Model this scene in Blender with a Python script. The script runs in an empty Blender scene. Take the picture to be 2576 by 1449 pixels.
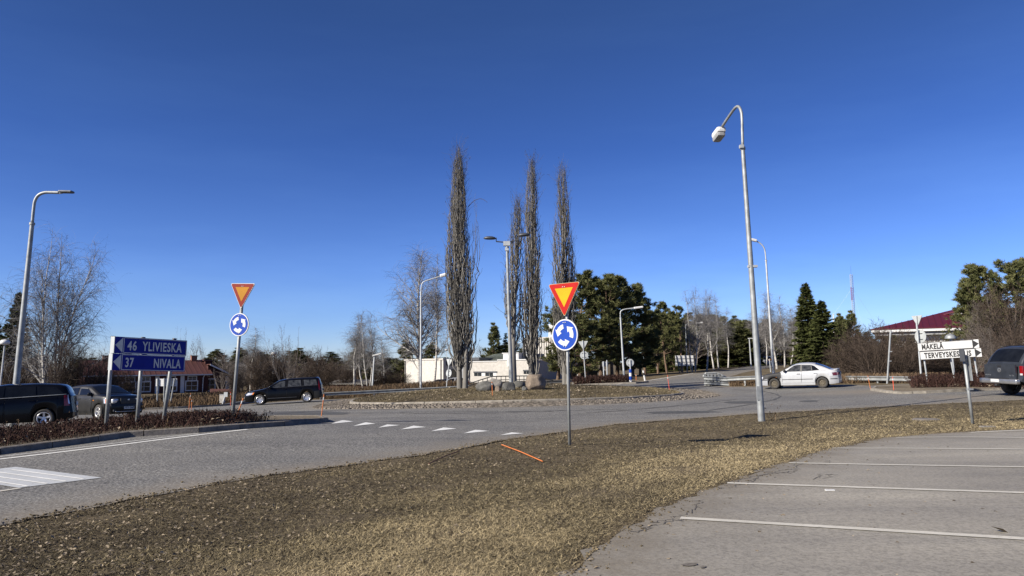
import bpy, bmesh, math, random
import numpy as np
from mathutils import Vector, Matrix
from mathutils.geometry import delaunay_2d_cdt

random.seed(7)
RNG = np.random.default_rng(7)
SC = bpy.context.scene
COL = SC.collection

# ------------------------------------------------------------------ camera
EYE = np.array([0.0, 0.0, 1.55])
PITCH, ROLL, FPX = math.radians(6.10), math.radians(0.6), 1860.0
_F = np.array([0, math.cos(PITCH), math.sin(PITCH)])
_U0 = np.array([0, -math.sin(PITCH), math.cos(PITCH)])
_R0 = np.array([1.0, 0, 0])
_R = _R0 * math.cos(ROLL) - _U0 * math.sin(ROLL)
_U = _U0 * math.cos(ROLL) + _R0 * math.sin(ROLL)
cam_d = bpy.data.cameras.new('camera')
cam_d.sensor_width = 36.0
cam_d.lens = FPX / 2576.0 * 36.0
cam_d.clip_start = 0.05
cam_d.clip_end = 6000.0
cam = bpy.data.objects.new('camera', cam_d)
COL.objects.link(cam)
cam.matrix_world = Matrix(((_R[0], _U[0], -_F[0], EYE[0]), (_R[1], _U[1], -_F[1], EYE[1]),
                           (_R[2], _U[2], -_F[2], EYE[2]), (0, 0, 0, 1)))
SC.camera = cam

# ------------------------------------------------------------------ sky, sun, exposure
SUN_EL, SUN_AZ = math.radians(30.3), math.radians(32.0)      # shadows run 32 deg left of +X
sun_from = np.array([-math.cos(SUN_AZ) * math.cos(SUN_EL), -math.sin(SUN_AZ) * math.cos(SUN_EL), math.sin(SUN_EL)])
W = bpy.data.worlds.new('World')
SC.world = W
W.use_nodes = True
nt = W.node_tree
sky = nt.nodes.new('ShaderNodeTexSky')
sky.sky_type = 'NISHITA'
sky.sun_disc = False
sky.sun_elevation = SUN_EL
sky.sun_rotation = math.atan2(sun_from[0], sun_from[1])
sky.altitude = 0.0
sky.air_density = 0.8
sky.dust_density = 0.15
sky.ozone_density = 4.0
bg = nt.nodes['Background']
bg.inputs['Strength'].default_value = 0.072
# clear northern spring air: the blue deepens evenly from the horizon up, all the way round
_tc = nt.nodes.new('ShaderNodeTexCoord')
_sx = nt.nodes.new('ShaderNodeSeparateXYZ')
_rp = nt.nodes.new('ShaderNodeValToRGB')
_mx = nt.nodes.new('ShaderNodeMix')
_mx.data_type = 'RGBA'; _mx.blend_type = 'MULTIPLY'
_mx.inputs[0].default_value = 1.0
nt.links.new(_tc.outputs['Generated'], _sx.inputs[0])
nt.links.new(_sx.outputs['Z'], _rp.inputs['Fac'])
SKY_TINT = [(0.0, (.74, .77, .98)), (.06, (.60, .70, 1.0)), (.13, (.50, .63, 1.00)), (.285, (.31, .45, .80)), (.44, (.31, .43, .69))]
while len(_rp.color_ramp.elements) < len(SKY_TINT):
    _rp.color_ramp.elements.new(.5)
for _k, (_p, _c) in enumerate(SKY_TINT):
    _rp.color_ramp.elements[_k].position = _p
    _rp.color_ramp.elements[_k].color = (*_c, 1)
nt.links.new(sky.outputs[0], _mx.inputs[6])
# barely visible wisps high in the air
_nz = nt.nodes.new('ShaderNodeTexNoise'); _nz.inputs['Scale'].default_value = 2.2; _nz.inputs['Detail'].default_value = 5; _nz.inputs['Roughness'].default_value = .6
_mp = nt.nodes.new('ShaderNodeMapping'); _mp.inputs['Scale'].default_value = (1.0, 1.6, 6.0); _mp.inputs['Rotation'].default_value = (.25, .2, .4)
nt.links.new(_tc.outputs['Generated'], _mp.inputs['Vector']); nt.links.new(_mp.outputs[0], _nz.inputs['Vector'])
_r2 = nt.nodes.new('ShaderNodeValToRGB')
for _k, (_p, _c) in enumerate([(.42, (1, 1, 1, 1)), (.75, (1.16, 1.11, 1.05, 1))]):
    _r2.color_ramp.elements[_k].position = _p; _r2.color_ramp.elements[_k].color = _c
nt.links.new(_nz.outputs['Fac'], _r2.inputs['Fac'])
_m2 = nt.nodes.new('ShaderNodeMix'); _m2.data_type = 'RGBA'; _m2.blend_type = 'MULTIPLY'; _m2.inputs[0].default_value = 1.0
nt.links.new(_rp.outputs[0], _m2.inputs[6]); nt.links.new(_r2.outputs[0], _m2.inputs[7])
nt.links.new(_m2.outputs[2], _mx.inputs[7])
nt.links.new(_mx.outputs[2], bg.inputs['Color'])
sun_d = bpy.data.lights.new('sun', 'SUN')
sun_d.energy = 4.6
sun_d.angle = math.radians(0.53)
sun_d.color = (1.0, 0.92, 0.80)
sun = bpy.data.objects.new('sun', sun_d)
COL.objects.link(sun)
sun.rotation_euler = Vector(sun_from).to_track_quat('Z', 'Y').to_euler()
sun.location = (-40, -30, 40)
SC.view_settings.view_transform = 'Standard'
SC.view_settings.look = 'None'
SC.view_settings.gamma = 1.0
SC.view_settings.exposure = 1.0
SC.view_settings.use_curve_mapping = False
SC.cycles.max_bounces = 6
SC.cycles.transparent_max_bounces = 8

# ------------------------------------------------------------------ sight lines: a photo pixel (2576 wide) -> a place
def ray(px, py):
    return _F + _R * ((px - 1288.0) / FPX) + _U * ((724.5 - py) / FPX)

def at(px, py, d):
    r = ray(px, py)
    return EYE + r * (d / r[1])

# ------------------------------------------------------------------ terrain: thin plate through surveyed heights
_ctl = [(-12, -6, 0), (-10, 2, 0), (-4, 4, 0), (0, 0, 0), (4, 4, 0), (8, 6, 0), (12, 2, 0), (14, 10, 0), (4, 9, 0), (9, 14, 0),
        (15, 16, -.02), (20, 20, .0), (-5.3, 7.6, 0), (0, 10, 0), (-2, 12, -.03), (30, 10, 0), (-25, 5, -.1), (20, -10, 0), (-20, -10, 0),
        (-10.8, 41, -.58), (11.3, 42, -.16), (0, 31.6, -.16), (0, 24, -.17), (8, 28, -.12), (-7, 26, -.2), (-12.2, 55.6, -.9),
        (-19, 52, -.9), (-22.3, 45, -.8), (0, 60, -.10), (12, 57, .2), (.2, 43, -.02), (-4, 39, -.1), (4.5, 39, 0.0), (-9, 42, -.30), (9.4, 43, -.03), (.2, 33.6, -.07), (-40, 30, -1.0), (-40, 60, -1.2), (34, 31, .25), (40, 15, .1)]
for px, py, d in [(1433, 1118, 15.3), (1774, 1109.6, 17.45), (1871, 1098, 18.2), (1916, 1060, 22.7), (2447, 1065, 18.7),
                  (0, 1143, 14.8), (585, 1066, 20.5), (250, 1058, 33), (140, 1075, 26), (652, 1019, 45.4), (765, 1014, 45.4),
                  (1951, 978.5, 43.2), (2066, 979, 41.6), (1620, 965, 56), (1800, 938, 78), (1900, 921, 110), (2000, 919, 130),
                  (1985, 916.5, 170), (2200, 983, 36), (2530, 984, 32), (2300, 962, 44), (400, 990, 120), (200, 992, 120), (540, 988, 120),
                  (1150, 984, 115), (1018, 985, 115), (1280, 980, 105), (1100, 986, 100), (1450, 955, 95), (850, 983, 90), (970, 974, 85),
                  (1058, 974, 62), (1140, 976, 58), (800, 1002, 54), (2111, 940, 72), (2400, 930, 80), (2250, 925, 95), (2550, 960, 50)]:
    _ctl.append(tuple(at(px, py, d)))
for a in range(10, 175, 15):
    for r_, in ((240,), (420,)):
        x_, y_ = r_ * math.cos(math.radians(a)), r_ * math.sin(math.radians(a))
        _ctl.append((x_, y_, 1.6 + 2.2 * max(-1, min(1, x_ / 150.0)) * (1 if x_ > 0 else 1.6)))
_ctl += [(-60, -60, 0), (60, -60, 0), (0, -80, 0), (-200, -100, -1), (200, -100, 1), (-150, 0, -1.5), (150, 0, 1.2)]
_ctl = np.array(_ctl)
_cx, _cy, _cz = _ctl[:, 0], _ctl[:, 1], _ctl[:, 2]
def _phi(r2):
    return 0.5 * r2 * np.log(r2 + 1e-9)
_n = len(_ctl)
_A = np.zeros((_n + 3, _n + 3))
_A[:_n, :_n] = _phi((_cx[:, None] - _cx) ** 2 + (_cy[:, None] - _cy) ** 2) + np.eye(_n) * (1.0 + 0.02 * np.hypot(_cx, _cy) ** 1.5)
_A[:_n, _n], _A[:_n, _n + 1], _A[:_n, _n + 2] = 1, _cx, _cy
_A[_n:, :_n] = _A[:_n, _n:].T
_w = np.linalg.solve(_A, np.concatenate([_cz, np.zeros(3)]))
def g(x, y):
    x, y = np.asarray(x, float), np.asarray(y, float)
    sh = np.broadcast(x, y).shape
    x, y = np.broadcast_to(x, sh).ravel(), np.broadcast_to(y, sh).ravel()
    out = np.empty(len(x))
    for s in range(0, len(x), 20000):
        a, b = x[s:s + 20000], y[s:s + 20000]
        out[s:s + 20000] = _phi((a[:, None] - _cx) ** 2 + (b[:, None] - _cy) ** 2) @ _w[:_n] + _w[_n] + _w[_n + 1] * a + _w[_n + 2] * b
    return out.reshape(sh) if sh else float(out[0])

def gp(px, py, zoff=0.0):
    """where the sight line of a pixel meets the ground"""
    r = ray(px, py)
    d = np.concatenate([np.arange(2, 40, .2), np.arange(40, 200, .5)])
    P = EYE + r * (d / r[1])[:, None]
    h = P[:, 2] - g(P[:, 0], P[:, 1]) - zoff
    i = np.argmax(h < 0)
    if h[i] >= 0:
        return P[-1]
    t = h[i - 1] / (h[i - 1] - h[i])
    return P[i - 1] + (P[i] - P[i - 1]) * t

# ------------------------------------------------------------------ materials
def _nodes(name):
    m = bpy.data.materials.new(name)
    m.use_nodes = True
    t = m.node_tree
    b = t.nodes['Principled BSDF']
    return m, t, b

def _noise(t, scale, detail=4, rough=.55, coord='Object', dist=0.0, stretch=None):
    tc = t.nodes.new('ShaderNodeTexCoord')
    n = t.nodes.new('ShaderNodeTexNoise')
    n.inputs['Scale'].default_value = scale
    n.inputs['Detail'].default_value = detail
    n.inputs['Roughness'].default_value = rough
    n.inputs['Distortion'].default_value = dist
    src = tc.outputs[coord]
    if stretch:
        mp = t.nodes.new('ShaderNodeMapping')
        mp.inputs['Scale'].default_value = stretch[:3]
        if len(stretch) > 3:
            mp.inputs['Rotation'].default_value = (0, 0, stretch[3])
        t.links.new(src, mp.inputs['Vector'])
        src = mp.outputs[0]
    t.links.new(src, n.inputs['Vector'])
    return n.outputs['Fac']

def _ramp(t, fac, stops):
    r = t.nodes.new('ShaderNodeValToRGB')
    e = r.color_ramp.elements
    while len(e) < len(stops):
        e.new(0.5)
    for k, (p, c) in enumerate(stops):
        e[k].position = p
        e[k].color = (*c, 1) if len(c) == 3 else c
    t.links.new(fac, r.inputs['Fac'])
    return r.outputs['Color']

def _mix(t, fac, a, b, blend='MIX'):
    m = t.nodes.new('ShaderNodeMix')
    m.data_type = 'RGBA'
    m.blend_type = blend
    for s, v in ((0, fac), (6, a), (7, b)):
        if isinstance(v, (int, float)):
            m.inputs[s].default_value = v
        elif isinstance(v, tuple):
            m.inputs[s].default_value = (*v, 1) if len(v) == 3 else v
        else:
            t.links.new(v, m.inputs[s])
    return m.outputs[2]

def _bump(t, b, h, strength, dist=0.02):
    bp = t.nodes.new('ShaderNodeBump')
    bp.inputs['Strength'].default_value = strength
    bp.inputs['Distance'].default_value = dist
    t.links.new(h, bp.inputs['Height'])
    t.links.new(bp.outputs[0], b.inputs['Normal'])

def _attr(t, name):
    a = t.nodes.new('ShaderNodeAttribute')
    a.attribute_name = name
    return a.outputs['Fac']

def plain(name, c, rough=.6, metal=0.0, var=.25, scale=6.0, bump=0.0, coat=0.0, spec=None, emit=None):
    """a solid colour broken up by fine uneven wear"""
    m, t, b = _nodes(name)
    n = _noise(t, scale)
    lo = tuple(x * (1 - var) for x in c)
    hi = tuple(min(1, x * (1 + var * .6)) for x in c)
    t.links.new(_ramp(t, n, [(.3, lo), (.7, hi)]), b.inputs['Base Color'])
    b.inputs['Roughness'].default_value = rough
    b.inputs['Metallic'].default_value = metal
    if coat:
        b.inputs['Coat Weight'].default_value = coat
        b.inputs['Coat Roughness'].default_value = .06
    if spec is not None:
        b.inputs['Specular IOR Level'].default_value = spec
    if bump:
        _bump(t, b, _noise(t, scale * 4), bump)
    return m

M = {}
def asphalt(name, c, speck, midw, sand):
    m, t, b = _nodes(name)
    fine = _noise(t, 26, 3, .85)
    mid = _noise(t, 9, 5, .65)
    big = _noise(t, .35, 5, .6, stretch=(1.0, 1.0, 1.0))
    streak = _noise(t, .9, 4, .6, stretch=(.12, 1.5, 1, math.radians(-49)))
    a = _ramp(t, fine, [(.38, tuple(x * max(.35, 1.62 - speck * .51) if speck > 2 else x * .72 for x in c)), (.5, c), (.64, tuple(x * speck for x in c))])
    a = _mix(t, midw, a, _ramp(t, mid, [(.3, (.55, .55, .55)), (.7, (1.3, 1.3, 1.28))]), 'MULTIPLY')
    a = _mix(t, .7, a, _ramp(t, big, [(.3, (.72, .72, .73)), (.7, (1.22, 1.21, 1.18))]), 'MULTIPLY')
    a = _mix(t, .6, a, _ramp(t, streak, [(.3, (.78, .78, .8)), (.68, (1.18, 1.17, 1.14))]), 'MULTIPLY')
    if sand:
        e = t.nodes.new('ShaderNodeMath'); e.operation = 'MULTIPLY'
        t.links.new(_attr(t, 'dirt'), e.inputs[0])
        t.links.new(_ramp(t, _noise(t, 2.2, 5, .7), [(.28, (.25, .25, .25)), (.6, (1, 1, 1))]), e.inputs[1])
        s = _ramp(t, _noise(t, 40, 3, .7), [(.3, tuple(x * .7 for x in sand)), (.7, tuple(x * 1.25 for x in sand))])
        a = _mix(t, e.outputs[0], a, s)
    t.links.new(a, b.inputs['Base Color'])
    b.inputs['Roughness'].default_value = .85
    b.inputs['Specular IOR Level'].default_value = .3
    _bump(t, b, fine, .5 if speck > 2 else .25, .012)
    return m

M['asphalt'] = asphalt('asphalt', (.126, .123, .117), 2.5, .45, (.185, .16, .125))
M['lot'] = asphalt('parking_asphalt', (.228, .214, .188), 1.18, .12, (.15, .13, .10))
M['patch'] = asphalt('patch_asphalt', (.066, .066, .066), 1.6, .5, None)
M['crack'] = plain('crack_fill', (.10, .09, .078), .9, 0, .3, 9)
M['lot_stain'] = asphalt('oily_asphalt', (.135, .122, .105), 1.4, .3, None)

def soil_mat(name, cols, sc):
    m, t, b = _nodes(name)
    n1 = _noise(t, sc, 6, .7)
    n2 = _noise(t, .45, 5, .6)
    n3 = _noise(t, 38, 3, .7)
    a = _ramp(t, n1, [(.3, cols[0]), (.5, cols[1]), (.7, cols[2])])
    a = _mix(t, .8, a, _ramp(t, n2, [(.32, (.6, .58, .55)), (.66, (1.35, 1.3, 1.15))]), 'MULTIPLY')
    a = _mix(t, .7, a, _ramp(t, n3, [(.3, (.5, .5, .5)), (.7, (1.4, 1.4, 1.4))]), 'MULTIPLY')
    t.links.new(a, b.inputs['Base Color'])
    b.inputs['Roughness'].default_value = .95
    b.inputs['Specular IOR Level'].default_value = .1
    _bump(t, b, n1, .9, .05)
    return m
M['ground'] = soil_mat('dry_grass_ground', ((.060, .049, .036), (.115, .095, .066), (.175, .145, .097)), 7)
M['sand'] = soil_mat('sandy_ground', ((.11, .095, .075), (.16, .138, .11), (.21, .185, .15)), 9)

def tinted(name, c0, c1, rough=.9, mid=None, spec=.15):
    m, t, b = _nodes(name)
    a = _ramp(t, _attr(t, 'tint'), [(0, c0), (.45, mid), (1, c1)] if mid else [(0, c0), (1, c1)])
    a = _mix(t, .5, a, _ramp(t, _noise(t, 1.3, 3), [(.3, (.7, .7, .7)), (.7, (1.25, 1.25, 1.2))]), 'MULTIPLY')
    t.links.new(a, b.inputs['Base Color'])
    b.inputs['Roughness'].default_value = rough
    b.inputs['Specular IOR Level'].default_value = spec
    return m
M['blade'] = tinted('dry_grass', (.058, .048, .035), (.40, .325, .195), mid=(.130, .108, .066))
M['leaf'] = tinted('dead_leaf', (.080, .064, .048), (.31, .255, .185))
M['stem'] = tinted('shrub_stem', (.026, .014, .012), (.080, .042, .034))
M['reed'] = tinted('dry_stem', (.06, .04, .025), (.2, .14, .085))
M['pine'] = tinted('pine_needles', (.040, .049, .019), (.150, .150, .062))
M['spruce'] = tinted('spruce_needles', (.018, .026, .009), (.085, .095, .030))
M['twig'] = tinted('bare_twig', (.055, .045, .040), (.18, .155, .138))
M['thicket'] = tinted('thicket_twig', (.028, .021, .017), (.105, .080, .064))
M['poplar'] = tinted('poplar_bark', (.030, .028, .026), (.29, .275, .25))

m, t, b = _nodes('birch_bark')
marks = _noise(t, 2.2, 4, .7, stretch=(1.2, 1.2, 7))
a = _ramp(t, marks, [(.36, (.035, .03, .028)), (.44, (.36, .345, .32)), (.7, (.56, .545, .51))])
a = _mix(t, _attr(t, 'tint'), a, _ramp(t, _noise(t, 3), [(.3, (.10, .094, .092)), (.7, (.21, .20, .195))]))
t.links.new(a, b.inputs['Base Color'])
b.inputs['Roughness'].default_value = .8
b.inputs['Specular IOR Level'].default_value = .2
M['birch'] = m
M['bark'] = plain('conifer_bark', (.13, .085, .055), .9, 0, .5, 5, .6)

M['steel'] = plain('galvanised_steel', (.27, .285, .29), .55, .4, .3, 4)
M['steel_pale'] = plain('pale_steel', (.40, .42, .43), .55, .3, .2, 3)
M['steel_dark'] = plain('dark_steel', (.07, .075, .085), .5, .4, .3, 5)
M['rail'] = plain('guardrail_steel', (.235, .245, .245), .55, .25, .3, 3)
M['white'] = plain('white_paint', (.56, .56, .55), .6, 0, .12, 8)
M['mark'] = None
M['white_wall'] = plain('white_brick_wall', (.44, .42, .385), .85, 0, .16, 3, .3)
M['white_clean'] = plain('white_cladding', (.54, .54, .535), .7, 0, .08, 2)
M['grey_wall'] = plain('grey_panel', (.25, .255, .26), .7, 0, .15, 2)
M['concrete'] = plain('kerb_concrete', (.21, .19, .16), .9, 0, .4, 5, .5)
M['kerb_dark'] = plain('worn_granite', (.15, .135, .12), .9, 0, .4, 6, .5)
M['cobble'] = tinted('cobble_stone', (.062, .055, .047), (.195, .17, .145))
M['red_wood'] = plain('red_board_wall', (.050, .013, .011), .85, 0, .3, 6)
M['roof_brown'] = plain('brown_sheet_roof', (.085, .035, .029), .55, .1, .18, 1.2)
M['roof_red'] = plain('dark_red_sheet_roof', (.078, .006, .010), .5, .1, .12, 1.0)
M['roof_green'] = plain('greenish_sheet_roof', (.30, .33, .27), .6, .2, .3, .4)
M['brick'] = plain('red_brick', (.20, .085, .055), .9, 0, .4, 8, .4)
M['dark_glass'] = plain('window_glass', (.02, .025, .03), .08, 0, .3, 2, 0, 0, .8)
M['black'] = plain('black_paint', (.014, .014, .015), .5, 0, .3, 6)
M['orange'] = plain('orange_plastic', (.50, .15, .035), .55, 0, .25, 8)
M['red_stick'] = plain('red_plastic', (.62, .10, .05), .5, 0, .2, 6)
M['brown_stick'] = plain('weathered_stick', (.13, .055, .032), .8, 0, .4, 9)
M['sign_blue'] = plain('sign_blue', (.007, .045, .30), .5, 0, .12, 5, 0, 0, .2)
M['sign_navy'] = plain('sign_dark_blue', (.005, .013, .20), .6, 0, .1, 5, 0, 0, .2)
M['sign_white'] = plain('sign_white', (.50, .505, .50), .5, 0, .12, 6)
M['sign_red'] = plain('sign_red', (.33, .008, .006), .55, 0, .12, 5, 0, 0, .15)
M['sign_yellow'] = plain('sign_yellow', (.52, .27, .005), .55, 0, .1, 5, 0, 0, .15)
M['sign_red_old'] = plain('sign_red_faded', (.17, .013, .006), .6, 0, .14, 4, 0, 0, .2)
M['sign_yellow_old'] = plain('sign_yellow_faded', (.33, .145, .005), .6, 0, .1, 4, 0, 0, .2)
M['sign_back'] = plain('sign_back_grey', (.38, .40, .40), .5, .2, .14, 3)
M['letter_black'] = plain('letter_black', (.012, .012, .013), .5, 0, .1, 3)
M['rubber'] = plain('tyre_rubber', (.035, .033, .031), .85, 0, .35, 9, .3)
M['rim_alloy'] = plain('alloy_rim', (.62, .62, .63), .3, .7, .1, 5)
M['rim_steel'] = plain('rusty_steel_rim', (.10, .085, .06), .7, .3, .5, 14)
M['under'] = plain('underbody', (.012, .012, .012), .9, 0, .3, 4)
M['chrome'] = plain('chrome', (.42, .425, .43), .3, .8, .15, 3)
M['lamp_clear'] = plain('clear_lamp', (.62, .62, .62), .12, .35, .25, 14, 0, .6)
M['lamp_red'] = plain('red_lamp', (.20, .004, .006), .2, 0, .3, 10, 0, .3)
M['lamp_dark_red'] = plain('smoked_lamp', (.09, .012, .016), .15, 0, .3, 10, 0, .6)
M['lamp_amber'] = plain('amber_lamp', (.75, .22, .02), .15, 0, .25, 10, 0, .6)
M['glass_car'] = plain('car_glass', (.007, .008, .010), .1, 0, .4, 3, 0, 0, .28)
M['glass_grey'] = plain('hazy_car_glass', (.045, .047, .048), .07, 0, .8, 7, 0, 0, .5)
M['paint_black'] = plain('black_car_paint', (.004, .004, .005), .16, 0, .3, 2, 0, 0, .22)
M['paint_navy'] = plain('dark_blue_car_paint', (.003, .0033, .005), .14, 0, .3, 2, 0, 0, .2)
M['paint_grey'] = plain('dusty_black_paint', (.020, .0195, .019), .4, 0, .35, 3, 0, .15, .35)
M['paint_white'] = plain('silver_white_paint', (.40, .41, .42), .32, .1, .1, 3, 0, .3)
M['paint_primer'] = plain('matt_black_paint', (.022, .022, .024), .7, 0, .3, 4)
M['paint_slate'] = plain('slate_car_paint', (.028, .032, .040), .38, .2, .3, 3, 0, .2)
M['paint_bumper'] = plain('silver_bumper_paint', (.33, .34, .36), .4, .1, .12, 3, 0, .4)
M['stone_grey'] = None

def stone(name, c0, c1, c2):
    m, t, b = _nodes(name)
    n = _noise(t, 1.6, 6, .65)
    f = _noise(t, 18, 4, .7)
    a = _ramp(t, n, [(.3, c0), (.5, c1), (.72, c2)])
    a = _mix(t, .6, a, _ramp(t, f, [(.3, (.6, .6, .6)), (.7, (1.3, 1.3, 1.3))]), 'MULTIPLY')
    t.links.new(a, b.inputs['Base Color'])
    b.inputs['Roughness'].default_value = .9
    _bump(t, b, f, .9, .06)
    return m
M['stone_grey'] = stone('grey_granite', (.050, .050, .046), (.10, .098, .09), (.185, .18, .165))
M['stone_pink'] = stone('pinkish_granite', (.10, .08, .06), (.21, .165, .125), (.33, .265, .21))
M['stone_pale'] = stone('pale_granite', (.13, .12, .105), (.20, .185, .165), (.30, .28, .255))

def worn_white(name, c, lo):
    """road paint, scuffed down to the asphalt in places"""
    m, t, b = _nodes(name)
    n = _noise(t, 22, 5, .75)
    n2 = _noise(t, 2.2, 4, .6)
    a = _ramp(t, n, [(.30, lo), (.42, c), (.8, tuple(min(1, x * 1.12) for x in c))])
    a = _mix(t, .5, a, _ramp(t, n2, [(.3, (.72, .72, .7)), (.65, (1.1, 1.1, 1.1))]), 'MULTIPLY')
    t.links.new(a, b.inputs['Base Color'])
    b.inputs['Roughness'].default_value = .8
    return m
M['mark'] = worn_white('road_paint', (.62, .62, .60), (.22, .21, .2))
M['mark_old'] = worn_white('old_parking_paint', (.44, .42, .37), (.24, .22, .2))
M['mark_grey'] = worn_white('crossing_paint', (.37, .385, .40), (.2, .2, .21))

# ------------------------------------------------------------------ mesh helpers
def mesh(name, V, F, mat, tint=None, smooth=False, attrs=None):
    """V (n,3); F: array (m,k) or list of such arrays / ragged lists"""
    V = np.asarray(V, np.float32).reshape(-1, 3)
    Fs = F if isinstance(F, list) and len(F) and isinstance(F[0], np.ndarray) and F[0].ndim == 2 else [F]
    me = bpy.data.meshes.new(name)
    if isinstance(Fs[0], np.ndarray):
        Fs = [f for f in Fs if len(f)]
        loops = np.concatenate([f.ravel() for f in Fs]).astype(np.int32)
        tot = np.concatenate([np.full(len(f), f.shape[1]) for f in Fs]).astype(np.int32)
        st = np.concatenate([[0], np.cumsum(tot)[:-1]]).astype(np.int32)
        me.vertices.add(len(V)); me.vertices.foreach_set('co', V.ravel())
        me.loops.add(len(loops)); me.loops.foreach_set('vertex_index', loops)
        me.polygons.add(len(tot)); me.polygons.foreach_set('loop_start', st)
        me.polygons.foreach_set('loop_total', tot)
    else:
        me.from_pydata([tuple(v) for v in V.tolist()], [], [tuple(int(i) for i in f) for f in F])
    if tint is not None:
        at_ = me.attributes.new('tint', 'FLOAT', 'POINT')
        at_.data.foreach_set('value', np.asarray(tint, np.float32))
    for k, v in (attrs or {}).items():
        at_ = me.attributes.new(k, 'FLOAT', 'POINT')
        at_.data.foreach_set('value', np.asarray(v, np.float32))
    me.update(calc_edges=True)
    me.validate()
    me.polygons.foreach_set('use_smooth', np.full(len(me.polygons), smooth))
    if mat is not None:
        me.materials.append(mat)
    return me

def obj(name, me, parent=None, loc=None):
    o = bpy.data.objects.new(name, me)
    COL.objects.link(o)
    if loc is not None:
        o.location = [float(v) for v in loc]
    if parent is not None:
        o.parent = parent
    return o

def tag(o, label, cat, group=None, kind=None):
    if label: o['label'] = label
    if cat: o['category'] = cat
    if group: o['group'] = group
    if kind: o['kind'] = kind
    return o

def thing(name, loc, label, cat, group=None, rz=0.0):
    o = obj(name, None, None, loc)
    o.rotation_euler = (0, 0, rz)
    return tag(o, label, cat, group)

def part(root, name, V, F, mat, world=True, **kw):
    V = np.asarray(V, float).reshape(-1, 3)
    if world:
        V = V - np.array(root.location)
    return obj(name, mesh(name, V, F, mat, **kw), root)

def sub(p, root, name, V, F, mat, **kw):
    """a sub-part, given in world coordinates, of a part of root"""
    V = np.asarray(V, float).reshape(-1, 3) - np.array(root.location)
    return obj(name, mesh(name, V, F, mat, **kw), p)

QB = np.array([(0, 3, 2, 1), (4, 5, 6, 7), (0, 1, 5, 4), (1, 2, 6, 5), (2, 3, 7, 6), (3, 0, 4, 7)])
def box(c, d, frame=None):
    c, d = np.array(c, float), np.array(d, float) / 2
    V = np.array([(-1, -1, -1), (1, -1, -1), (1, 1, -1), (-1, 1, -1), (-1, -1, 1), (1, -1, 1), (1, 1, 1), (-1, 1, 1)]) * d + c
    if frame is not None:
        V = frame(V)
    return V, QB

def join(items):
    Vs, Fs, n = [], {}, 0
    for V, F in items:
        V = np.asarray(V, float)
        Vs.append(V)
        for f in (F if isinstance(F, list) else [F]):
            f = np.asarray(f)
            Fs.setdefault(f.shape[1], []).append(f + n)
        n += len(V)
    return np.concatenate(Vs), [np.concatenate(v) for v in Fs.values()]

def tubes(P, R, k=6, caps=False):
    """P (m,n,3) paths, R (m,n) radii -> verts, quads"""
    P = np.asarray(P, float); R = np.asarray(R, float)
    if P.ndim == 2:
        P, R = P[None], R[None]
    m, n, _ = P.shape
    T = np.gradient(P, axis=1)
    T /= np.linalg.norm(T, axis=2, keepdims=True) + 1e-12
    mean = T.mean(1, keepdims=True)
    ref = np.where(np.abs(mean[..., 2:3]) > .7, np.array([1.0, 0, 0]), np.array([0, 0, 1.0]))
    u = np.cross(T, np.broadcast_to(ref, T.shape))
    u /= np.linalg.norm(u, axis=2, keepdims=True) + 1e-12
    v = np.cross(T, u)
    a = np.arange(k) * 2 * math.pi / k
    V = P[:, :, None] + R[:, :, None, None] * (np.cos(a)[:, None] * u[:, :, None] + np.sin(a)[:, None] * v[:, :, None])
    idx = np.arange(m * n * k).reshape(m, n, k)
    nx = np.roll(idx, -1, 2)
    F = np.stack([idx[:, :-1], nx[:, :-1], nx[:, 1:], idx[:, 1:]], -1).reshape(-1, 4)
    Fs = [F]
    if caps:
        Fs.append(np.concatenate([idx[:, -1], idx[:, 0][:, ::-1]]))
    return V.reshape(-1, 3), (Fs if caps else F)

def ribbons(P, R, rng):
    m, n, _ = P.shape
    T = np.gradient(P, axis=1)
    q = rng.normal(size=(m, 1, 3))
    s = np.cross(T, np.broadcast_to(q, T.shape))
    s /= np.linalg.norm(s, axis=2, keepdims=True) + 1e-12
    V = np.stack([P - s * R[..., None], P + s * R[..., None]], 2)
    idx = np.arange(m * n * 2).reshape(m, n, 2)
    F = np.stack([idx[:, :-1, 0], idx[:, :-1, 1], idx[:, 1:, 1], idx[:, 1:, 0]], -1).reshape(-1, 4)
    return V.reshape(-1, 3), F

def smooth_path(pts, n=24):
    """Catmull-Rom through points"""
    p = np.array(pts, float)
    p = np.concatenate([[2 * p[0] - p[1]], p, [2 * p[-1] - p[-2]]])
    out = []
    for i in range(1, len(p) - 2):
        for t_ in np.linspace(0, 1, max(2, n // (len(p) - 3)), endpoint=False):
            a, b_, c, d = p[i - 1], p[i], p[i + 1], p[i + 2]
            out.append(.5 * (2 * b_ + (c - a) * t_ + (2 * a - 5 * b_ + 4 * c - d) * t_ ** 2 + (3 * b_ - a - 3 * c + d) * t_ ** 3))
    out.append(p[-2])
    return np.array(out)

def in_poly(x, y, poly):
    poly = np.asarray(poly)
    x, y = np.asarray(x), np.asarray(y)
    ins = np.zeros(x.shape, bool)
    j = len(poly) - 1
    for i in range(len(poly)):
        xi, yi, xj, yj = *poly[i], *poly[j]
        c = ((yi > y) != (yj > y)) & (x < (xj - xi) * (y - yi) / (yj - yi + 1e-12) + xi)
        ins ^= c
        j = i
    return ins

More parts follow.
